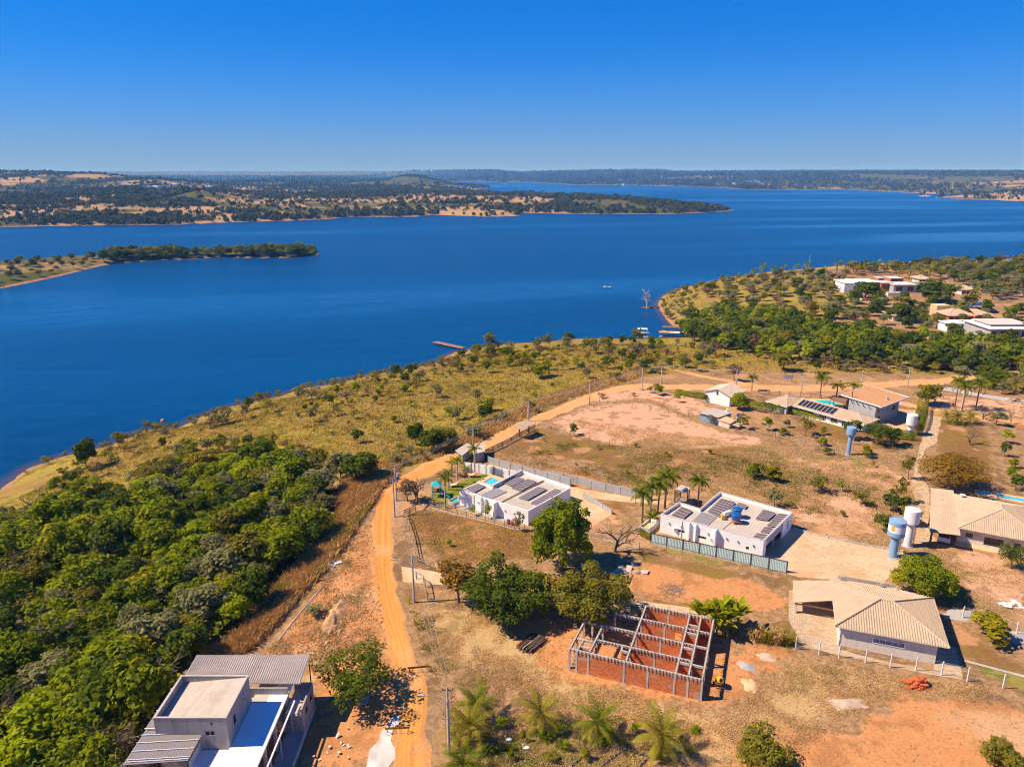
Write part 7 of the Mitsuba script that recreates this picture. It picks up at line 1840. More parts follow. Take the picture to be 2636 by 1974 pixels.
# teal sheet fence
t = thing('sheet_fence', 'pale teal corrugated sheet fence in front of the white house', 'fence')
TA, TB = np.array([22.6, 105.2]), np.array([41.4, 96.0])
for k in range(8):
    a_, b_ = TA + (TB - TA) * (k + 0.02) / 8, TA + (TB - TA) * (k + 0.98) / 8
    d_ = (b_ - a_) / np.linalg.norm(b_ - a_)
    nrm_ = np.array([-d_[1], d_[0]])
    s = np.arange(0, np.linalg.norm(b_ - a_) + 0.01, 0.06)
    ph = (s / 0.24) % 1.0
    off = np.where((ph > 0.2) & (ph < 0.55), 0.05, 0.0)
    z0 = min(float(hz(*a_)), float(hz(*b_)))
    xy = a_ + s[:, None] * d_ + off[:, None] * nrm_
    lo = 0.45 * (1 - k / 7) + 0.05
    v = np.vstack([np.column_stack([xy, np.full(len(s), z0 + lo)]), np.column_stack([xy, np.full(len(s), z0 + 1.95)])])
    i = np.arange(len(s) - 1)
    obj(t, 'panel', (v, np.stack([i, i + 1, len(s) + i + 1, len(s) + i], 1)), 'teal_sheet')
    obj(t, 'rail', joined([beam([*a_, z0 + 1.97], [*b_, z0 + 1.97], 0.07), beam([*a_, z0 + lo - 0.03], [*b_, z0 + lo - 0.03], 0.07)]), 'dark_steel')
    obj(t, 'footing', beam([*a_, z0 + lo / 2 - 0.35], [*b_, z0 + lo / 2 - 0.35], 0.14, lo + 0.6), 'concrete')
for k in range(9):
    p = TA + (TB - TA) * k / 8
    obj(t, 'post', box(p[0] - 0.05, p[0] + 0.05, p[1] - 0.05, p[1] + 0.05, float(hz(*p)) - 0.5, float(hz(*p)) + 2.05), 'dark_steel')

def post_fence(px, label, h=1.2, r=0.06, mat='concrete', rails=(), wires=(), step=None, name='fence', kerb=False, sq=True):
    P_ = gpts(px)
    if step:
        L = np.concatenate([[0], np.cumsum(np.linalg.norm(np.diff(P_[:, :2], axis=0), axis=1))])
        s = np.linspace(0, L[-1], int(L[-1] / step) + 1)
        x, y = np.interp(s, L, P_[:, 0]), np.interp(s, L, P_[:, 1])
        P_ = np.column_stack([x, y, hz(x, y)])
    key = thing(name, label, 'fence')
    for p in P_:
        obj(key, 'post', box(p[0] - r, p[0] + r, p[1] - r, p[1] + r, p[2] - 0.4, p[2] + h) if sq else tube([[p[0], p[1], p[2] - 0.4], [p[0], p[1], p[2] + h]], r, 6), mat)
    for w in rails:
        for a_, b_ in zip(P_[:-1], P_[1:]):
            obj(key, 'rail', beam(up(a_, w * h), up(b_, w * h), 0.05, 0.14), mat)
    for w in wires:
        obj(key, 'wire', joined([tube([up(a_, w * h), up(b_, w * h)], 0.012, 3) for a_, b_ in zip(P_[:-1], P_[1:])]), 'steel')
    if kerb:
        obj(key, 'kerb', joined([beam(up(a_, -0.05), up(b_, -0.05), 0.15, 0.4) for a_, b_ in zip(P_[:-1], P_[1:])]), 'concrete')
    return key
post_fence([zB(*p) for p in [(575, 575), (663, 600), (748, 622), (835, 648), (925, 668), (1018, 692), (1100, 712), (1190, 732), (1285, 758), (1378, 782), (1475, 792)]], 'low concrete post and wire fence before the white pool house', 1.25, 0.06, kerb=True, wires=(0.5, 0.95))
post_fence([zB(*p) for p in [(330, 668), (350, 690), (368, 725), (385, 785), (405, 845), (425, 925), (440, 1010), (457, 1092), (520, 1128), (580, 1158), (615, 1172)]], 'brown wooden rail fence of the paddock beside the road', 1.2, 0.08, 'wood_grey', rails=(0.55, 0.97), sq=False)
post_fence([zB(*p) for p in [(450, 1252), (520, 1290), (535, 1330), (545, 1390), (555, 1445)]], 'short wooden rail fence below the sandy drive', 1.2, 0.09, 'wood_grey', rails=(0.97,), sq=False)
t = thing('drive_gate', 'wooden five bar gate at the sandy drive', 'gate')
a_, b_ = G3(zB, 617, 1172), G3(zB, 698, 1195)
for k in range(5):
    obj(t, 'bar', beam(up(a_, 0.3 + 0.25 * k), up(b_, 0.3 + 0.25 * k), 0.05, 0.12), 'paving_tan')
for p in (a_, (a_ + b_) / 2, b_):
    obj(t, 'upright', beam(up(p, 0.1), up(p, 1.45), 0.09), 'wood_grey')
post_fence([zB(*p) for p in [(335, 660), (385, 640), (440, 610)]], 'dark wooden gate fence at the top of the paddock', 1.3, 0.07, 'wood', rails=(0.35, 0.65, 0.95), sq=False)
t = thing('goal_frame', 'thin football goal frame standing in the paddock', 'goal')
ga, gb_ = G3(zB, 448, 920), G3(zB, 622, 925)
obj(t, 'upright', tube([ga, up(ga, 3.6)], 0.06, 6), 'wood_grey'); obj(t, 'upright', tube([gb_, up(gb_, 1.0)], 0.07, 6), 'wood'); obj(t, 'bar', tube([up(ga, 0.7), up(gb_, 0.8)], 0.04, 5), 'wood')
post_fence([zF(*p) for p in [(165, 1118), (375, 1165), (553, 1192), (790, 1237), (1013, 1280), (1240, 1310), (1470, 1350), (1702, 1402), (2020, 1467)]], 'white post and wire fence before the beige tiled house', 1.95, 0.06, 'tower_white', wires=(0.35, 0.65, 0.95))
post_fence([zF(*p) for p in [(1660, 840), (1920, 900), (2140, 990)]], 'white posts along the grey rubble strip', 1.9, 0.06, 'tower_white', wires=(0.9,))
post_fence([zA(*p) for p in [(483, 905), (560, 868), (640, 830), (720, 788), (800, 742), (860, 708), (912, 680)]], 'dark board fence along the dirt road at the gate shelter', 1.25, 0.08, 'wood', rails=(0.25, 0.5, 0.75, 0.97))
post_fence([(2430, 997), (2460, 995), (2495, 991), (2530, 987), (2566, 983)], 'grey board fence in front of the right hand coconut palms', 1.2, 0.08, 'wood_grey', rails=(0.3, 0.6, 0.9))
post_fence([zA(*p) for p in [(200, 862), (330, 790), (480, 705), (630, 628), (750, 598), (870, 560), (990, 508), (1130, 452), (1330, 385), (1440, 340), (1560, 300)]], 'wire fence with thin posts between meadow and road', 1.2, 0.05, 'wood_grey', wires=(0.4, 0.7, 0.95), step=6)
post_fence([zJ(*p) for p in [(320, 615), (430, 650), (560, 680), (810, 745), (1060, 800), (1110, 820)]], 'wire fence with thin dark posts across the dry lot', 1.4, 0.05, 'wood_grey', wires=(0.5, 0.95), step=4.5)
post_fence([zJ(*p) for p in [(1005, 355), (1120, 368), (1300, 412), (1500, 445), (1730, 485), (1950, 515)]], 'wire fence of the triangular lot at the road bend', 1.4, 0.05, 'wood_grey', wires=(0.5, 0.95), step=4.5)
post_fence([zG(*p) for p in [(590, 650), (730, 680), (870, 705), (1015, 730), (1165, 775), (1330, 815), (1475, 865), (1640, 905), (1800, 960)]], 'wire fence with rough posts below the garden trees', 1.4, 0.06, 'wood_grey', wires=(0.5, 0.95))
post_fence([(1953, 1012), (2000, 1016), (2062, 1020), (2142, 1030)], 'iron fence between the long low house and the road', 1.3, 0.05, 'dark_steel', wires=(0.1, 0.4, 0.7, 0.97), step=2.5)
post_fence([zB(*p) for p in [(2000, 860), (2100, 868), (2205, 878), (2320, 900), (2400, 920), (2560, 960)]], 'low concrete fence behind the round dark tree', 1.2, 0.06, wires=(0.9,), kerb=True)
post_fence([zE(*p) for p in [(670, 322), (830, 352), (1000, 392), (1300, 428), (1840, 490)]], 'row of low pale kerb posts along the orange lane', 0.35, 0.08, 'tower_white', step=4, kerb=True)

# gate shelter on the road
t = thing('gate_shelter', 'open gate shelter with a tiled roof on wooden posts at the road edge', 'shelter')
pa, pb = G3(zA, 785, 745), G3(zA, 865, 705)
zs = max(pa[2], pb[2]) + 2.7
rq4 = [at_z(*zA(x, y), zs)[:2] for x, y in [(730, 662), (832, 612), (912, 640), (803, 682)]]
sheets_roof(t, rq4, zs, np.array(rq4[0]) - np.array(rq4[1]), 0.5, 0.34, 'tile_roof', 0.04)
for p in (pa, pb):
    obj(t, 'post', tube([up(p, -0.4), up(p, 2.7)], 0.14, 8), 'wood')
    obj(t, 'brace', tube([up(p, 1.5), [*(p[:2] * 0.5 + np.mean(rq4, 0) * 0.5), zs + 0.1]], 0.08, 6), 'wood'); obj(t, 'brace', tube([up(p, 1.5), [*(p[:2] * 1.4 - np.mean(rq4, 0) * 0.4), zs - 0.05]], 0.08, 6), 'wood')

# pergola beside the white house
zK = Z(1500, 1160, 6.37)
t = thing('pergola', 'pergola with a pale flat roof and wooden lattice wall beside the white house', 'pergola')
pq = [at_z(*zK(x, y), 16.6)[:2] for x, y in [(1505, 642), (1612, 560), (1762, 606), (1730, 690)]]
obj(t, 'roof', prism(pq, 16.55, 16.68), 'fibre_cement_grey')
for p in pq:
    p = np.mean(pq, 0) + (np.array(p) - np.mean(pq, 0)) * 0.92
    obj(t, 'post', box(p[0] - 0.08, p[0] + 0.08, p[1] - 0.08, p[1] + 0.08, 13.3, 16.55), 'wood')
a_, b_ = np.array(pq[0]), np.array(pq[3])
for k in range(9):
    obj(t, 'slat', beam([*(a_ * 0.97 + b_ * 0.03), 14.3 + k * 0.24], [*(a_ * 0.55 + b_ * 0.45), 14.3 + k * 0.24], 0.05, 0.12), 'wood')
obj(t, 'deck', prism(Polygon(pq).buffer(0.6, join_style=2), 13.2, 14.15), 'wood_grey')
t = thing('planter', 'stone walled planter with a terrace at the end of the white house', 'planter')
pl = [ground(*zK(x, y))[:2] for x, y in [(905, 1340), (1090, 1370), (1275, 1200), (1080, 1200)]]
obj(t, 'wall', ring_wall(pl, 13.2, 14.9, 0.2), 'cream_render'); obj(t, 'terrace', prism(Polygon(pl).buffer(-0.21, join_style=2), 13.2, 14.5), 'paving_tan')
obj(t, 'bench', box(pl[3][0] + 0.3, pl[3][0] + 1.2, pl[3][1] - 1.2, pl[3][1] - 0.5, 14.5, 15.0), 'white_render')

# ------------------------------------------------------------------ poles and wires
POLES = []
def pole(base, top, lamp, label, box_=False):
    p = ground(*base)
    d = ray(*top)
    h = CAM[2] + d[2] / d[1] * p[1] - p[2]
    h = float(np.clip(h, 5.5, 10.5))
    t = thing('utility_pole', label, 'utility pole', 'concrete poles along the dirt road')
    obj(t, 'shaft', tube([up(p, -0.5), up(p, h)], [0.19, 0.11], 8), 'concrete', smooth=True)
    obj(t, 'crossarm', beam(up(p, h - 0.35) + [-0.6, 0.14, 0], up(p, h - 0.35) + [0.6, 0.14, 0], 0.09, 0.11), 'wood_grey')
    for k in (-0.5, 0.0, 0.5):
        obj(t, 'insulator', shift(lathe([(0.05, 0), (0.07, 0.1), (0.03, 0.2)], 8), p[0] + k, p[1] + 0.14, p[2] + h - 0.29), 'ridge_dark')
    if lamp:
        dl = ray(*lamp)
        e = CAM + dl * (p[1] - 0.0) / dl[1]
        dx = float(np.clip(e[0] - p[0], -3.4, 3.4))
        z0 = h - 1.7 if lamp[1] > top[1] else h - 0.4
        a_ = up(p, z0)
        e = a_ + np.array([dx, -0.5, 1.0 if lamp[1] <= top[1] else 1.2])
        m_ = (a_ + e) / 2 + [0, 0, 0.25]
        obj(t, 'lamp_arm', tube([a_, m_, e], 0.045, 6), 'steel', smooth=True)
        obj(t, 'lamp_head', beam(e + [math.copysign(0.1, -dx), 0, 0.02], e + [math.copysign(0.6, dx), 0, 0.04], 0.2, 0.11), 'steel')
    if box_:
        obj(t, 'transformer', shift(lathe([(0.01, 0), (0.28, 0), (0.28, 0.8), (0.01, 0.86)], 12), p[0] + 0.5, p[1], p[2] + h - 2.2), 'steel', smooth=40)
    POLES.append(up(p, h - 0.08))
for a_ in [((1156, 1939), (1151, 1770), (1090, 1785), 'concrete pole with a lamp beside the lowest stretch of the road'), ((1066, 1550), (1062, 1428), (1020, 1444), 'concrete lamp pole beside the sandy drive entrance'),
           ((1016, 1330), (1010, 1231), None, 'nearer pole of the pair at the road bend, without a lamp'), ((1021, 1289), (1016, 1198), (991, 1208), 'pole of the pair at the road bend with a lamp and transformer', True),
           ((1219, 1160), (1218, 1117), (1200, 1106), 'lamp pole by the white entrance gate'), ((1360, 1084), (1358, 1048), (1343, 1033), 'lamp pole behind the gate shelter'), ((1517, 1043), (1517, 988), (1501, 979), 'lamp pole beside the bare pink lot'),
           ((1652, 1003), (1652, 945), (1645, 937), 'lamp pole at the corner where the road turns along the shore houses'), ((1702, 988), (1702, 945), None, 'plain pole behind the leafy corner tree'), ((1894, 998), (1895, 955), None, 'plain pole behind the white shed'),
           ((2062, 1015), (2066, 963), (2058, 951), 'lamp pole beside the blue sign'), ((2216, 1000), (2220, 967), None, 'plain pole behind the two storey house'), ((2335, 998), (2341, 947), (2332, 938), 'lamp pole at the road behind the round olive tree'),
           ((2560, 968), (2563, 938), (2549, 928), 'lamp pole among the coconut palms at the right edge'), ((2605, 950), (2609, 912), (2592, 904), 'lamp pole beside the small orange roofed house'), ((2474, 1057), (2482, 1000), None, 'slim pole among the tall palms by the grey street')]:
    pole(*a_)
POLES = [ground(1075, 2150) + [0, 0, 9.0]] + POLES
def wire(a_, b_, label, sag=0.7, dx=0.0, n=9):
    t_ = np.linspace(0, 1, n)
    P_ = a_ + (b_ - a_) * t_[:, None]
    P_[:, 0] += dx
    P_[:, 2] -= sag * 4 * t_ * (1 - t_)
    single('overhead_wire', tube(P_, 0.02, 3, caps=False), 'steel', label, 'wire', 'wires between the road poles')
for i, j in ((0, 1), (1, 2), (2, 3), (3, 4), (4, 5), (5, 6), (6, 7), (7, 8), (8, 9), (9, 10)):
    for k in (-0.5, 0.0, 0.5):
        wire(POLES[i] + 0, POLES[j] + 0, 'thin overhead wire strung between two road poles', 0.5 + 0.1 * k, k)

# ------------------------------------------------------------------ things on the lots
t = thing('log_pile', 'pile of dark wooden poles on the bare earth', 'log pile')
c = ground(*zI(1640, 420)); r = np.random.default_rng(3); d_ = np.array([0.62, 0.78]); nn_ = np.array([-d_[1], d_[0]])
for k in range(46):
    row = k // 16; q = (k % 16) - 7.5 + 0.5 * (row % 2)
    m_ = c[:2] + nn_ * q * 0.145 + d_ * r.normal() * 0.12
    L = r.uniform(1.5, 2.0); w = d_ + nn_ * r.normal() * 0.06
    z = c[2] + 0.08 + row * 0.14
    obj(t, 'log', tube([[*(m_ - w * L), z + r.uniform(0, 0.04)], [*(m_ + w * L), z + r.uniform(0, 0.06)]], r.uniform(0.06, 0.085), 6), 'paving_tan' if k == 40 else 'timber_log')
t = thing('brick_pile', 'tumbled pile of orange bricks on the straw grass', 'brick pile')
c = ground(*zF(1245, 1440)); r = np.random.default_rng(13)
for lay in range(6):
    R_ = 1.45 - lay * 0.23
    for k in range(int(30 - lay * 4.4)):
        x, y = r.uniform(-R_, R_), r.uniform(-R_ * 0.62, R_ * 0.62)
        f = Frame(c[0] + x + 0.1 * lay, c[1] + y, r.normal() * 9 + (90 if r.random() < 0.3 else 0), float(hz(c[0] + x, c[1] + y)) + lay * 0.19)
        tw = r.normal() * 0.03
        m_ = box(-0.20, 0.20, -0.13, 0.13, -0.02, 0.19)
        obj(t, 'brick', f((m_[0] + np.array([0, 0, tw]) , m_[1])), 'brick_loose')
t = thing('concrete_mixer', 'yellow drum concrete mixer standing in the shade of the brick shell', 'concrete mixer')
c = ground(*zH(1750, 935))
m_ = lathe([(0.12, -0.5), (0.42, -0.35), (0.5, 0.05), (0.46, 0.2), (0.25, 0.6), (0.22, 0.6)], 16)
a_ = math.radians(55); Rm = np.array([[1, 0, 0], [0, math.cos(a_), -math.sin(a_)], [0, math.sin(a_), math.cos(a_)]])
obj(t, 'drum', (m_[0] @ Rm.T + c + [0, 0, 0.95], m_[1]), 'yellow', smooth=40)
obj(t, 'frame', joined([beam(c + [-0.45, -0.3, 0.1], c + [-0.45, 0.1, 0.95], 0.07), beam(c + [0.45, -0.3, 0.1], c + [0.45, 0.1, 0.95], 0.07), beam(c + [-0.45, 0.5, 0.1], c + [-0.45, 0.1, 0.95], 0.07), beam(c + [0.45, 0.5, 0.1], c + [0.45, 0.1, 0.95], 0.07), beam(c + [-0.5, -0.75, 0.45], c + [0.5, -0.75, 0.45], 0.06)]), 'blue_plastic')
for s in (-0.5, 0.5):
    obj(t, 'wheel', tube([c + [s, 0.5, 0.22], c + [s * 1.15, 0.5, 0.22]], 0.22, 12), 'dark_steel')
def torus_half(R_, r_, n=10, m=6):
    a = np.linspace(-0.15, np.pi + 0.15, n)
    return tube(np.column_stack([R_ * np.cos(a), np.zeros(n), R_ * np.sin(a)]), r_, m)
half = torus_half(0.27, 0.085)
for path in ([(430, 1645), (662, 1452)], [(712, 1462), (850, 1496), (1030, 1540), (1175, 1572), (1350, 1610), (1500, 1652)], [(850, 1532), (690, 1652)], [(1100, 1582), (1030, 1655)]):
    P_ = gpts([zH(*p) for p in path])[:, :2]
    L = np.concatenate([[0], np.cumsum(np.linalg.norm(np.diff(P_, axis=0), axis=1))])
    for s in np.arange(0, L[-1], 0.58):
        p = np.array([np.interp(s, L, P_[:, 0]), np.interp(s, L, P_[:, 1])])
        p2 = np.array([np.interp(s + 0.1, L, P_[:, 0]), np.interp(s + 0.1, L, P_[:, 1])]) if s + 0.1 < L[-1] else p + (P_[-1] - P_[-2]) * 0.05
        f = Frame(*p, math.degrees(math.atan2(*(p2 - p)[::-1])) + 12, float(hz(*p)) - 0.03)
        single('tyre', f(half), 'tyre_rubber', 'half buried tyre edging a bed of the palm garden', 'tyre', 'half buried tyres edging the palm garden')
def stripes(p, n, uv):
    s = (p.x + p.z * 1.0) / 0.22
    return mix((0.62, 0.36, 0.03), (0.03, 0.03, 0.03), smoothstep(0.45, 0.55, s - dr.floor(s)))
scene['striped_board'] = {'type': 'twosided', 'bsdf': {'type': 'diffuse', 'reflectance': proc(stripes)}}
for a_, b_, l in (((390, 712), (610, 692), 'yellow and black striped barrier at the shaded stretch of the road'), ((165, 1325), (412, 1312), 'orange striped barrier at the road edge beside the cement splash')):
    t = thing('road_barrier', l, 'barrier')
    pa, pb = G3(zI, *a_), G3(zI, *b_)
    obj(t, 'board', beam(up(pa, 0.75), up(pb, 0.75), 0.05, 0.28), 'striped_board')
    for p in (pa * 0.92 + pb * 0.08, pa * 0.08 + pb * 0.92):
        obj(t, 'leg', joined([beam(p + [0, -0.3, 0], up(p, 0.8), 0.06), beam(p + [0, 0.3, 0], up(p, 0.8), 0.06)]), 'wood_grey')

def rock(r, size):
    m_ = trimesh.creation.icosphere(subdivisions=2)
    v = m_.vertices * (0.7 + 0.6 * meshkit.noise(m_.vertices * 1.3 + r.uniform(0, 50))[:, None]) * size * r.uniform(0.7, 1.2, 3) * [1, 1, 0.7]
    return v, m_.faces
r = np.random.default_rng(77)
plain('stone', (0.36, 0.24, 0.16), 0.9, 0.2, 0.35, 3)
plain('ash', (0.20, 0.19, 0.20), 0.95, 0.1, 0.4, 3)
for x, y, s in [(1640, 1473, 0.55), (865, 1560, 0.5), (872, 1572, 0.42), (858, 1580, 0.4), (868, 1592, 0.45), (880, 1600, 0.35), (850, 1598, 0.35), (862, 1612, 0.5), (875, 1625, 0.4), (848, 1628, 0.36), (890, 1640, 0.42), (930, 1740, 0.4), (842, 1655, 0.35), (905, 1690, 0.4)]:
    p = ground(x, y)
    m_ = rock(r, s)
    single('boulder', shift(m_, *p), 'stone', 'brown boulder beside the stone ring in the yard' if x > 1500 else 'brown boulder in the heap of earth beside the dirt road', 'boulder', None if x > 1500 else 'boulders beside the dirt road', smooth=50)
t = thing('fire_pit', 'ring of brown stones round a fire pit in the yard', 'fire pit')
c = ground(1611, 1482)
for k in range(11):
    a_ = k / 11 * 2 * np.pi
    obj(t, 'stone', shift(rock(r, 0.24), c[0] + 0.85 * math.cos(a_), c[1] + 0.85 * math.sin(a_), c[2] + 0.1), 'stone', smooth=50)
def slabs(name, px, n, spread, size, mat, label, cat, seed):
    r = np.random.default_rng(seed)
    c = ground(*px)
    t = thing(name, label, cat)
    for k in range(n):
        x, y = c[0] + r.normal() * spread, c[1] + r.normal() * spread * 0.7
        f = Frame(x, y, r.uniform(0, 180), float(hz(x, y)) + r.uniform(0.0, 0.25))
        s = size * r.uniform(0.5, 1.3)
        m_ = box(-s, s, -s * 0.6, s * 0.6, -0.05, 0.07)
        v = m_[0].copy(); v[:, 2] += v[:, 0] * r.normal() * 0.3
        obj(t, 'piece', f((v, m_[1])), mat)
slabs('rubble_heap', (863, 1455), 12, 0.8, 0.5, 'rubble_white', 'heap of broken pale concrete beside the road', 'rubble', 5)
slabs('rubble_heap', zF(2110, 735), 16, 0.9, 0.45, 'rubble_white', 'heap of white rubble on the lot beyond the yellow shrub', 'rubble', 6)
slabs('block_stack', (942, 1800), 26, 0.8, 0.28, 'concrete', 'stack of grey concrete blocks under the roadside tree', 'block stack', 7)
slabs('stone_slabs', (1620, 1466), 9, 1.2, 0.7, 'concrete', 'flat grey stone slabs beside the fire pit', 'stone slab', 8)
slabs('debris', (880, 1930), 14, 1.7, 0.16, 'rubble_white', 'scattered white building scraps in the shade of the grey house', 'debris', 9)
slabs('stack_of_planks', (2608, 1030), 14, 1.2, 0.8, 'wood_grey', 'grey stack of old boards near the street end', 'plank stack', 10)
t = thing('ash_heap', 'grey heap of burnt branches on the orange yard', 'ash heap')
c = ground(1729, 1516)
for k in range(60):
    x, y, a_ = c[0] + r.normal() * 0.9, c[1] + r.normal() * 0.6, r.uniform(0, np.pi)
    d_ = np.array([math.cos(a_), math.sin(a_)]) * r.uniform(0.3, 0.9)
    obj(t, 'branch', tube([[x - d_[0], y - d_[1], c[2] + r.uniform(0, 0.15)], [x + d_[0], y + d_[1], c[2] + r.uniform(0.02, 0.25)]], 0.025, 4), 'ash')
def mound(name, px, rx_, ry_, h, mat, label, seed):
    c = ground(*px)
    a, q = np.meshgrid(np.linspace(0, 2 * np.pi, 33), np.linspace(0, 1, 12))
    wob = 1 + 0.35 * (meshkit.noise(np.stack([np.cos(a) * 1.7 + seed, np.sin(a) * 1.7, a * 0], -1)) - 0.5) * 2
    x, y = c[0] + q * np.cos(a) * rx_ * wob, c[1] + q * np.sin(a) * ry_ * wob
    z = hz(x, y) + h * (1 - q ** 1.6) * (0.6 + 0.8 * meshkit.fbm(np.stack([x * 1.5, y * 1.5, x * 0], -1), 3, seed)) - 0.03 * q
    v, f = grid_mesh(x, y, z)
    single(name, (v, f[:, ::-1]), mat, label, 'heap', smooth=True)
plain('earth', (0.42, 0.25, 0.135), 0.95, 0.1, 0.45, 2)
plain('whitish_sand', (0.52, 0.385, 0.285), 0.95, 0.1, 0.4, 1.2)
mound('sand_heap', (2183, 1812), 2.4, 1.1, 0.3, 'whitish_sand', 'low heap of whitish sand on the straw grass', 1)
mound('sand_heap', (1972, 1692), 1.2, 1.0, 0.2, 'whitish_sand', 'small whitish sand heap by the block paving', 2)
mound('gravel_heap', (1921, 1714), 1.2, 1.0, 0.3, 'asphalt_grey', 'grey gravel heap beside the brick shell', 3)
mound('sand_heap', (1932, 1762), 1.1, 1.3, 0.3, 'paving_tan', 'pinkish sand heap beside the brick shell', 4)
mound('earth_heap', (862, 1585), 1.4, 4.2, 0.7, 'earth', 'long heap of brown earth beside the dirt road', 5)
mound('rubble_strip', zF(1640, 810), 2.8, 1.4, 0.3, 'asphalt_grey', 'strip of grey rubble behind the beige tiled house', 6)
mound('rubble_strip', zF(2150, 1010), 2.4, 1.6, 0.3, 'asphalt_grey', 'strip of grey rubble below the yellow shrub', 7)
P_ = gpts([(715, 1650), (760, 1592), (800, 1545), (828, 1512)])
single('water_pipe', tube(np.vstack([P_ + [0, 0, 0.08]]), 0.07, 6), 'tower_white', 'pale pipe lying along the foot of the grassy bank', 'pipe')
# playground and lawn seats
t = thing('play_tower', 'turquoise playground tower with a slide on the lawn', 'playground')
c = G3(zB, 640, 470)
for i in (-0.7, 0.7):
    for j in (-0.7, 0.7):
        obj(t, 'post', tube([c + [i, j, -0.3], c + [i, j, 2.6]], 0.07, 6), 'teal_plastic')
obj(t, 'platform', box(c[0] - 0.8, c[0] + 0.8, c[1] - 0.8, c[1] + 0.8, c[2] + 1.2, c[2] + 1.3), 'wood')
obj(t, 'roof', (np.array([c + [-1, -1, 2.5], c + [1, -1, 2.5], c + [1, 1, 2.5], c + [-1, 1, 2.5], c + [0, 0, 3.3]]), np.array([[0, 1, 4], [1, 2, 4], [2, 3, 4], [3, 0, 4], [0, 2, 1], [0, 3, 2]])), 'teal_plastic')
obj(t, 'slide', joined([beam(c + [0.8, -0.2, 1.3], c + [2.6, -0.9, 0.25], 0.55, 0.06), beam(c + [0.8, 0.1, 1.45], c + [2.6, -0.6, 0.4], 0.06, 0.25), beam(c + [0.8, -0.5, 1.45], c + [2.6, -1.2, 0.4], 0.06, 0.25)]), 'teal_plastic')
for q_, l in (((970, 285), 'tan hammock chair on the lawn near the tallest royal palm'), ((800, 378), 'tan hammock chair on the lawn by the front royal palms')):
    c = G3(zB, *q_)
    t = thing('garden_chair', l, 'garden chair')
    obj(t, 'seat', joined([beam(c + [-0.6, 0, 0.35], c + [0.6, 0, 0.6], 0.9, 0.1), beam(c + [0.6, 0, 0.6], c + [1.0, 0, 1.1], 0.9, 0.1)]), 'paving_tan'); obj(t, 'frame', joined([tube([c + [-0.4, s, 0], c + [0.2, s, 0.5]], 0.04, 5) for s in (-0.4, 0.4)] + [tube([c + [0.7, s, 0], c + [0.7, s, 0.7]], 0.04, 5) for s in (-0.4, 0.4)]), 'wood')
t = thing('fish_pond', 'dark rectangular pond basin beside the white pool house', 'pond')
pq = [G3(zB, x, y)[:2] for x, y in [(745, 535), (845, 480), (858, 530), (800, 560)]]
pq = list(Polygon(pq).convex_hull.exterior.coords)[:-1]
zz = float(np.mean([hz(*p) for p in pq]))
obj(t, 'rim', ring_wall(pq, zz - 0.6, zz + 0.5, 0.2), 'concrete'); obj(t, 'water', prism(Polygon(pq).buffer(-0.21), zz - 0.6, zz + 0.25), 'teal_plastic')
for q_ in ((1585, 1475), (1408, 1392)):
    c = G3(zI, *q_)
    t = thing('swan_ornament', 'white swan garden ornament on the grass ' + ('in the open' if q_[0] > 1500 else 'in the palm shade'), 'garden ornament')
    m_ = trimesh.creation.icosphere(subdivisions=2)
    obj(t, 'body', (m_.vertices * [0.36, 0.2, 0.18] + c + [0, 0, 0.2], m_.faces), 'white_paint', smooth=True); obj(t, 'neck', tube([c + [-0.3, 0, 0.25], c + [-0.42, 0, 0.5], c + [-0.36, 0, 0.68], c + [-0.5, 0, 0.66]], 0.045, 6), 'white_paint', smooth=True)
for q_, hgt in (((1952, 1290), 1.0), ((2158, 1330), 1.0), ((2270, 1345), 0.8)):
    pass

# ------------------------------------------------------------------ the lake: boats, jetty, dead tree
def at_water(px):
    return at_z(px[0], px[1], 0.0)
t = thing('houseboat', 'white two deck houseboat moored at the shore', 'houseboat')
c = at_water(zC(212, 918)); f = Frame(c[0], c[1], -8, 0)
hull = lambda w, x0, x1, z0, z1: (np.array([[x0, -w, z1], [x1 - 0.8, -w, z1], [x1, 0, z1], [x1 - 0.8, w, z1], [x0, w, z1], [x0 + 0.2, -w * 0.8, z0], [x1 - 1.2, -w * 0.8, z0], [x1 - 0.6, 0, z0], [x1 - 1.2, w * 0.8, z0], [x0 + 0.2, w * 0.8, z0]]),
                                  np.array([[0, 1, 2], [0, 2, 3], [0, 3, 4], [0, 5, 6], [0, 6, 1], [1, 6, 7], [1, 7, 2], [2, 7, 8], [2, 8, 3], [3, 8, 9], [3, 9, 4], [4, 9, 5], [4, 5, 0], [5, 7, 6], [5, 8, 7], [5, 9, 8]]))
obj(t, 'hull', f(hull(1.5, -3.6, 4.0, -0.3, 0.7)), 'white_paint'); obj(t, 'cabin', f(box(-3.0, 1.6, -1.25, 1.25, 0.7, 2.3)), 'tower_blue'); obj(t, 'upper_deck', f(box(-3.4, 2.2, -1.45, 1.45, 2.303, 2.45)), 'white_paint')
for u in (-2.4, -0.9, 0.6):
    for s in (-1, 1):
        obj(t, 'window', f(box(u - 0.5, u + 0.5, s * 1.262 - 0.01, s * 1.262 + 0.01, 1.3, 2.0)), 'window_glass')
obj(t, 'canopy', f(box(-3.3, 1.4, -1.4, 1.4, 4.0, 4.1)), 'white_paint')
for u in (-3.1, -1.0, 1.2):
    for s in (-1.3, 1.3):
        obj(t, 'canopy_post', f(box(u - 0.04, u + 0.04, s - 0.04, s + 0.04, 2.45, 4.0)), 'white_paint')
obj(t, 'railing', joined([beam(*f((np.array([[-3.3, s, 3.0], [2.0, s, 3.0]]), 0))[0], 0.05) for s in (-1.4, 1.4)]), 'white_paint')
t = thing('fishing_boat', 'small open white boat out on the blue water', 'boat')
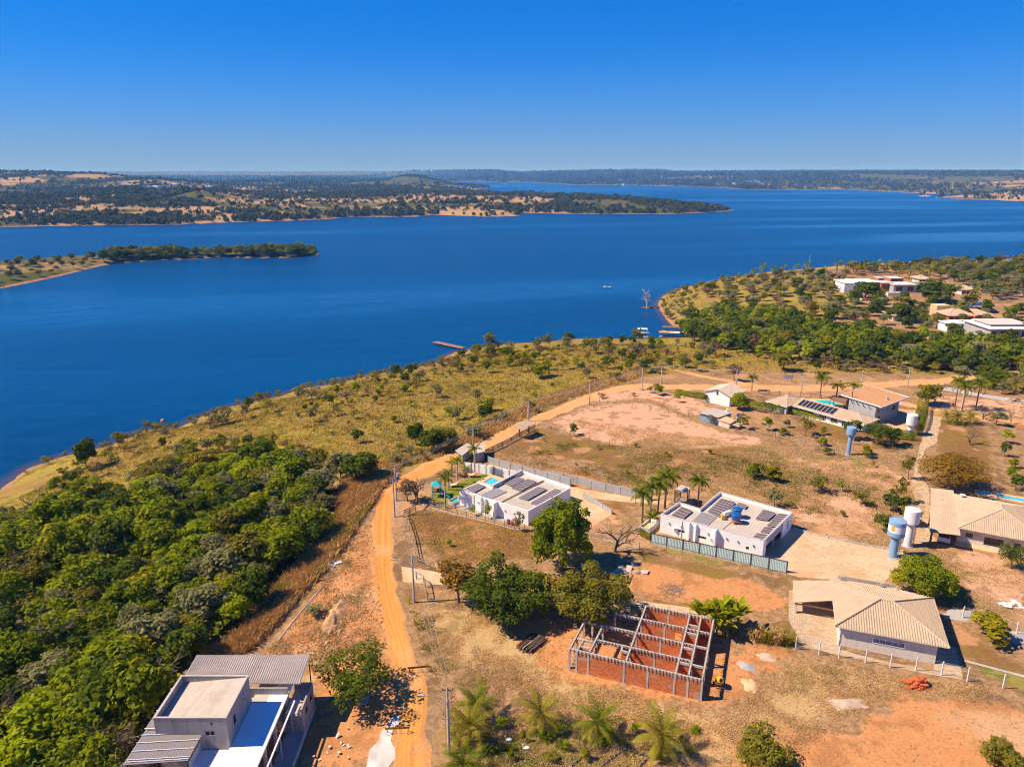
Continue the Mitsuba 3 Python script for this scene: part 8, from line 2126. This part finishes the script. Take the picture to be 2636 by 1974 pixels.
c = at_water((1562, 740)); f = Frame(c[0], c[1], -10, 0)
obj(t, 'hull', f(hull(0.9, -2.6, 3.0, -0.2, 0.6)), 'white_paint'); obj(t, 'seat', f(box(-1.0, 0.8, -0.6, 0.6, 0.6, 0.85)), 'wood'); obj(t, 'motor', f(box(-2.9, -2.5, -0.2, 0.2, 0.3, 1.2)), 'dark_steel')
for q_, m_, l, s in ((zC(425, 912), 'orange_roof', 'floating boat shelter with a rusty orange roof', 3.2), (zC(460, 862), 'ridge_dark', 'floating boat shelter with a dark brown roof', 3.4), (zC(540, 915), 'white_paint', 'white floating pontoon under the shore trees', 4.0)):
    t = thing('boat_shelter', l, 'boat shelter')
    c = at_water(q_); f = Frame(c[0], c[1], -6, 0)
    obj(t, 'pontoon', f(box(-s, s, -1.6, 1.6, -0.2, 0.35)), 'wood_grey'); obj(t, 'roof', f(box(-s - 0.2, s + 0.2, -1.8, 1.8, 2.2, 2.35)), m_)
    for u in (-s + 0.2, s - 0.2):
        for v in (-1.4, 1.4):
            obj(t, 'post', f(box(u - 0.08, u + 0.08, v - 0.08, v + 0.08, 0.35, 2.2)), 'wood')
t = thing('jetty', 'reddish wooden jetty reaching into the lake', 'jetty')
a_, b_ = at_water((1119, 884)), at_water((1192, 900))
d_ = (b_ - a_) / np.linalg.norm(b_ - a_); L = np.linalg.norm(b_ - a_)
n_ = int(L / 0.6)
plain('jetty_wood', (0.30, 0.15, 0.11), 0.8, 0.2, 0.3, 2)
for k in range(n_):
    p = a_ + d_ * (k + 0.5) * L / n_
    s_n = np.array([-d_[1], d_[0], 0]) * 1.5
    obj(t, 'plank', beam(p - s_n + [0, 0, 0.75], p + s_n + [0, 0, 0.75], L / n_ * 0.94, 0.08), 'jetty_wood')
for k in range(0, n_, 6):
    for s in (-1.3, 1.3):
        p = a_ + d_ * (k + 0.5) * L / n_ + np.array([-d_[1], d_[0], 0]) * s
        obj(t, 'pile', tube([p - [0, 0, 2], p + [0, 0, 0.7]], 0.12, 6), 'wood')
rb_ = np.random.default_rng(91)
m_ = bare_tree(rb_, 11.5, 4.2, 0.42, 3, 3)
c = at_water((1666, 794))
single('dead_tree', shift(m_, c[0], c[1], 0.0), 'bark_pale', 'bleached dead tree standing in the water near the shore', 'tree')
single('mud_bank', (lambda q: (q.vertices * [6.0, 2.2, 0.5] + at_water(zC(285, 632)), q.faces))(trimesh.creation.icosphere(subdivisions=3)), 'leaf_dry', 'low brown reed bank at the foot of the dead tree', 'bank')
t = thing('boathouse', 'small boathouse with an orange roof on the island shore', 'boathouse')
c = at_water((682, 662)); f = Frame(c[0], c[1], 0, 0)
obj(t, 'roof', f(box(-4.5, 4.5, -3, 3, 3.0, 3.4)), 'orange_roof'); obj(t, 'wall', f(box(-3.8, 3.8, 0, 2.6, -0.2, 3.0)), 'cream_render')
for u in (-4, 4):
    obj(t, 'post', f(box(u - 0.12, u + 0.12, -2.7, -2.4, -0.5, 3.0)), 'wood')
single('rock', shift(rock(r, 0.9), *at_water((419, 1083))), 'stone', 'dark rock just breaking the water near the grassy spit', 'rock', smooth=40)
t = thing('information_sign', 'blue information sign on legs beside the orange track', 'sign')
c = ground(*zC(1580, 1338)); f = Frame(c[0], c[1], 0, c[2])
obj(t, 'panel', f(box(-1.25, 1.25, -0.03, 0.03, 1.0, 2.0)), 'tower_blue')
sgn = rb_.permutation(28)
for k in range(4):
    obj(t, 'print', f(box(-1.05 + 0.55 * k, -0.68 + 0.55 * k, -0.04, -0.031, 1.2, 1.75)), 'tower_white')
for s in (-1.0, 1.0):
    obj(t, 'leg', f(box(s - 0.05, s + 0.05, 0.031, 0.12, -0.4, 1.95)), 'steel')
c = ground(2081, 697)
single('mast', tube([c, up(c, 10)], [0.12, 0.05], 6), 'tower_white', 'thin pale mast on the headland among the palms', 'mast')
c = ground(*zJ(997, 300))
t = thing('road_sign', 'small white sign on a thin post at the bare lot', 'sign'); obj(t, 'post', tube([up(c, -0.3), up(c, 1.5)], 0.04, 5), 'wood_grey'); obj(t, 'board', box(c[0] - 0.35, c[0] + 0.35, c[1] - 0.08, c[1] - 0.05, c[2] + 0.9, c[2] + 1.5), 'white_paint')

# ------------------------------------------------------------------ lakeside houses on the headland
def block(parent, z, x0, x1, yb, h, depth, wall, roof, over=0.3, base=0.0, win=0, part='wall'):
    """One storey-like block whose front foot runs from x0 to x1 at yb of the photograph."""
    a_, b_ = ground(*z(x0, yb)), ground(*z(x1, yb))
    y = (a_[1] + b_[1]) / 2
    zg = min(a_[2], b_[2]) + base
    q_ = [(a_[0], y), (b_[0], y), (b_[0], y + depth), (a_[0], y + depth)]
    wl = prism(q_, zg - (1.5 if base == 0 else 0), zg + h)
    for k in range(win):
        u0 = a_[0] + (b_[0] - a_[0]) * (k + 0.22) / win
        u1 = a_[0] + (b_[0] - a_[0]) * (k + 0.78) / win
        wl = wl - prism([(u0, y - 0.2), (u1, y - 0.2), (u1, y + 0.35), (u0, y + 0.35)], zg + h * 0.25, zg + h * 0.8)
        key = numbered(f'{parent}__window')
        scene[key] = ply(box(u0, u1, y + 0.2, y + 0.3, zg + h * 0.25, zg + h * 0.8), 'window_glass')
    obj(parent, part, wl, wall)
    obj(parent, 'roof', prism(Polygon(q_).buffer(over, join_style=2), zg + h + 0.01, zg + h + 0.3), roof)
    return zg
t = thing('lakeside_house', 'large modern brick and white house under scaffolding on the headland', 'house')
block(t, zD, 140, 230, 520, 5.2, 12, 'tower_white', 'white_paint', 0.6)
block(t, zD, 235, 470, 505, 5.0, 10, 'concrete', 'white_paint', 1.0, win=3)
block(t, zD, 495, 625, 505, 4.4, 9, 'brick_masonry', 'fibre_cement_grey', 0.2, win=1)
block(t, zD, 620, 860, 515, 4.0, 10, 'grey_render', 'concrete', 0.5, win=2)
block(t, zD, 805, 990, 508, 3.6, 9, 'grey_render', 'ridge_dark', 0.6, win=2)
block(t, zD, 590, 720, 470, 5.0, 8, 'brick_masonry', 'concrete', 0.2)
block(t, zD, 470, 530, 462, 4.8, 5, 'brick_masonry', 'concrete', 0.2)
block(t, zD, 570, 720, 555, 1.8, 3, 'white_render', 'concrete', 0.1, part='retaining_wall')
for k in range(9):
    a_, b_ = ground(*zD(85, 520)), ground(*zD(215, 520))
    obj(t, 'scaffold_board', beam([a_[0] + 0.2 * k, a_[1] - 0.8, a_[2] + 0.6 + 0.6 * k], [b_[0], b_[1] - 0.8, b_[2] + 0.5 + 0.6 * k], 0.8, 0.12), 'tower_white')
for k in range(4):
    a_ = ground(*zD(90 + 42 * k, 522))
    obj(t, 'scaffold_pole', tube([up(a_, 0) - [0, 1.2, 0], up(a_, 5.6) - [0, 1.2, 0]], 0.08, 5), 'steel')
t = thing('lakeside_house', 'small tile roofed brick house beside the modern lakeside house', 'house')
zg = block(t, zD, 1000, 1110, 495, 3.2, 9, 'brick_masonry', 'tile_roof', 0.3, win=1)
t = thing('lakeside_house', 'wide house with tan tiled roofs and a square tan tower on the headland', 'house')
a_, b_ = ground(*zD(1170, 812)), ground(*zD(1440, 812))
f = Frame(a_[0], a_[1], 0, 0); w_, zg = b_[0] - a_[0], a_[2]
obj(t, 'wall', f(box(0, w_, 0, 9, zg - 1, zg + 3.0)), 'brick_masonry')
hip(t, f, -0.8, w_ + 0.8, -0.8, 9.8, zg + 3.0, zg + 5.2, 'tile_roof')
for k in range(4):
    obj(t, 'window', f(box(w_ * (k + 0.25) / 4, w_ * (k + 0.7) / 4, -0.04, -0.01, zg + 0.8, zg + 2.3)), 'window_glass')
c = ground(*zD(1200, 790)); obj(t, 'tower', box(c[0] - 3, c[0] + 2.6, c[1] + 6, c[1] + 11, c[2], c[2] + 5.2), 'paving_tan')
a2, b2 = ground(*zD(1440, 800)), ground(*zD(1600, 800))
f2 = Frame(a2[0] + 1, a2[1] + 2, 0, 0); obj(t, 'wall', f2(box(0, b2[0] - a2[0], 0, 8, zg - 1, zg + 2.8)), 'brick_masonry'); hip(t, f2, -0.6, b2[0] - a2[0] + 0.8, -0.8, 8.8, zg + 2.8, zg + 4.6, 'tile_roof', hips=(0, 1))
t = thing('lakeside_house', 'low pavilion with a pale tiled roof among the lakeside gardens', 'house')
a_, b_ = ground(*zD(620, 800)), ground(*zD(880, 800))
f = Frame(a_[0], a_[1], 0, 0); obj(t, 'wall', f(box(0.5, b_[0] - a_[0] - 0.5, 0.5, 8, a_[2] - 1, a_[2] + 2.6)), 'cream_render'); hip(t, f, -0.5, b_[0] - a_[0] + 0.5, -0.5, 9, a_[2] + 2.6, a_[2] + 4.4, 'tile_roof_pale')
t = thing('lakeside_house', 'small white flat roofed pool pavilion above the headland wood', 'house')
block(t, zD, 1150, 1390, 900, 3.2, 6, 'white_render', 'white_paint', 0.6, win=2)
t = thing('lakeside_house', 'long grey flat roofed glass house at the right end of the headland', 'house')
block(t, zD, 1570, 1960, 985, 4.2, 16, 'grey_render', 'tower_white', 0.8, win=5)
block(t, zD, 1560, 1960, 960, 5.0, 10, 'grey_render', 'fibre_cement_grey', 0.6)
for x0_, x1_, y_, l_, rf in ((1300, 1440, 540, 'low house with a tan hip roof half hidden by trees behind the lakeside lane', 'tile_roof'), (1480, 1600, 480, 'small grey roofed house among the trees behind the lakeside lane', 'fibre_cement_grey'), (1700, 1840, 520, 'pale roofed house among the trees at the right edge of the headland', 'tile_roof_pale'), (880, 990, 430, 'small tan roofed house behind the modern lakeside house', 'tile_roof')):
    t = thing('lakeside_house', l_, 'house')
    a_, b_ = ground(*zD(x0_, y_)), ground(*zD(x1_, y_))
    f = Frame(a_[0], a_[1], 0, 0); obj(t, 'wall', f(box(0.5, b_[0] - a_[0] - 0.5, 0.5, 8, a_[2] - 1, a_[2] + 2.8)), 'cream_render'); hip(t, f, -0.5, b_[0] - a_[0] + 0.5, -0.5, 9, a_[2] + 2.8, a_[2] + 4.5, rf)
    for k in range(3):
        u0 = (b_[0] - a_[0]) * (k + 0.3) / 3
        obj(t, 'window', f(box(u0, u0 + 1.6, 0.44, 0.49, a_[2] + 0.9, a_[2] + 2.1)), 'window_glass')
t = thing('cottage', 'small white cottage with an orange tiled gable roof at the right edge', 'house')
a_, b_ = ground(*zD(1740, 1275)), ground(*zD(1880, 1275))
f = Frame(a_[0], a_[1], -14, 0); w_, zg = np.linalg.norm((b_ - a_)[:2]), a_[2]
obj(t, 'gable_wall', gable(f, Polygon([(0, zg - 0.6), (w_, zg - 0.6), (w_, zg + 2.6), (w_ / 2, zg + 4.0), (0, zg + 2.6)]), 0, 0.2), 'white_render')
obj(t, 'wall', f(box(0, w_, 0.21, 7, zg - 0.6, zg + 2.6)), 'white_render')
obj(t, 'roof', roof_plane(f, [(-0.6, -0.6), (w_ / 2, -0.6), (w_ / 2, 7.4), (-0.6, 7.4)], lambda u, v: zg + 2.45 + (u + 0.6) * 1.75 / (w_ / 2 + 0.6), (-1, 0), 0.3, 0.36), 'orange_roof'); obj(t, 'roof', roof_plane(f, [(w_ + 0.6, 7.4), (w_ / 2, 7.4), (w_ / 2, -0.6), (w_ + 0.6, -0.6)], lambda u, v: zg + 2.45 + (w_ + 0.6 - u) * 1.75 / (w_ / 2 + 0.6), (1, 0), 0.3, 0.36), 'orange_roof')
obj(t, 'door', f(box(w_ * 0.3, w_ * 0.7, -0.05, -0.005, zg, zg + 2.1)), 'window_glass')
t = thing('tarpaulin_heap', 'heap covered with bright blue tarpaulin beside the lakeside lane', 'tarpaulin')
c = ground(*zD(1355, 632)); r = np.random.default_rng(14)
for k in range(7):
    m_ = rock(r, 1.5)
    obj(t, 'bundle', shift(m_, c[0] + r.uniform(-5, 5), c[1] + r.uniform(-1.5, 1.5), c[2] + 0.3), 'blue_plastic', smooth=50)
hedge([zD(170, 690), zD(420, 700), zD(560, 712), zD(960, 720)], 1.6, 2.0, 'leaf_dark', 'dark hedge round the lakeside playing lawn', 0.3, 60)
hedge([zD(1040, 300), zD(1200, 318), zD(1450, 335)], 1.6, 1.6, 'leaf_lime', 'bright trimmed hedge behind the lakeside houses', 0.3, 60)

# ------------------------------------------------------------------ far villages
group('proto_far_house', wall=ply(joined([box(-6, 6, -4, 4, -1, 3.2), box(5.9, 10, -3, 3, -1, 2.6)]), 'white_render'), roof=ply((np.array([[-6.6, -4.6, 3.2], [6.6, -4.6, 3.2], [6.6, 4.6, 3.2], [-6.6, 4.6, 3.2], [-5, 0, 5.2], [5, 0, 5.2]]), np.array([[0, 1, 5], [0, 5, 4], [1, 2, 5], [2, 3, 4], [2, 4, 5], [3, 0, 4], [0, 2, 1], [0, 3, 2]])), 'orange_roof'))
group('proto_far_house_pale', wall=ply(joined([box(-7, 7, -4, 4, -1, 4.2)]), 'white_render'), roof=ply(box(-7.5, 7.5, -4.5, 4.5, 4.21, 4.8), 'white_paint'))
rv = np.random.default_rng(23)
V1 = Z(0, 400, 2.458); V2 = Z(1736, 400, 2.458); V3 = Z(900, 400, 2.458)
vill = [(V1, x, y, 'far_hill_house', 'white house in the hillside village across the lake', 'hillside village houses') for x, y in [(790, 190), (800, 200), (825, 195), (845, 200), (880, 192), (935, 195), (935, 215), (960, 218), (1000, 212), (1030, 212), (1095, 198), (1110, 192), (1120, 212), (1150, 212), (1170, 205), (1190, 190), (1230, 210), (1250, 215), (1275, 222), (1290, 200), (1310, 212), (1330, 206)]]
vill += [(V2, x, y, 'far_shore_house', 'white house in the village on the far shore', 'far shore village houses') for x, y in [(270, 190), (300, 180), (330, 172), (380, 185), (395, 192), (410, 182), (440, 188), (470, 175), (495, 178), (500, 192), (520, 185), (545, 175), (560, 188), (600, 190), (245, 165), (180, 178), (140, 172), (110, 185), (60, 180), (30, 176), (240, 150), (340, 152), (400, 158), (470, 160), (520, 165)]]
vill += [(V3, 285, 240, 'ranch_house', 'white ranch house alone on the pasture across the lake', None), (V3, 1740, 190, 'shore_barn', 'reddish shore building far across the lake', None)]
for z, x, y, nm, l, gp in vill:
    p = ground(*z(x, y))
    key = numbered(nm)
    s = 1.0 + 0.25 * rv.random() + min(np.hypot(*p[:2]) / 9000, 0.6)
    scene[key] = {'type': 'instance', 'to_world': T().translate([float(p[0]), float(p[1]), float(p[2]) + 0.5]).rotate([0, 0, 1], float(rv.uniform(-40, 40))).scale(float(s)), 'group': {'type': 'ref', 'id': 'proto_far_house' if rv.random() < 0.5 else 'proto_far_house_pale'}}
    lab(key, l, 'house', gp)
# ------------------------------------------------------------------ air
scene['haze'] = dict(type='cube', to_world=T().translate([0, 7000, 75]).scale([13500, 8200, 86]), bsdf={'type': 'null'}, interior={'type': 'ref', 'id': 'air'})
labels['haze'] = dict(kind='stuff', label='thin blue haze over the lake and the far hills')
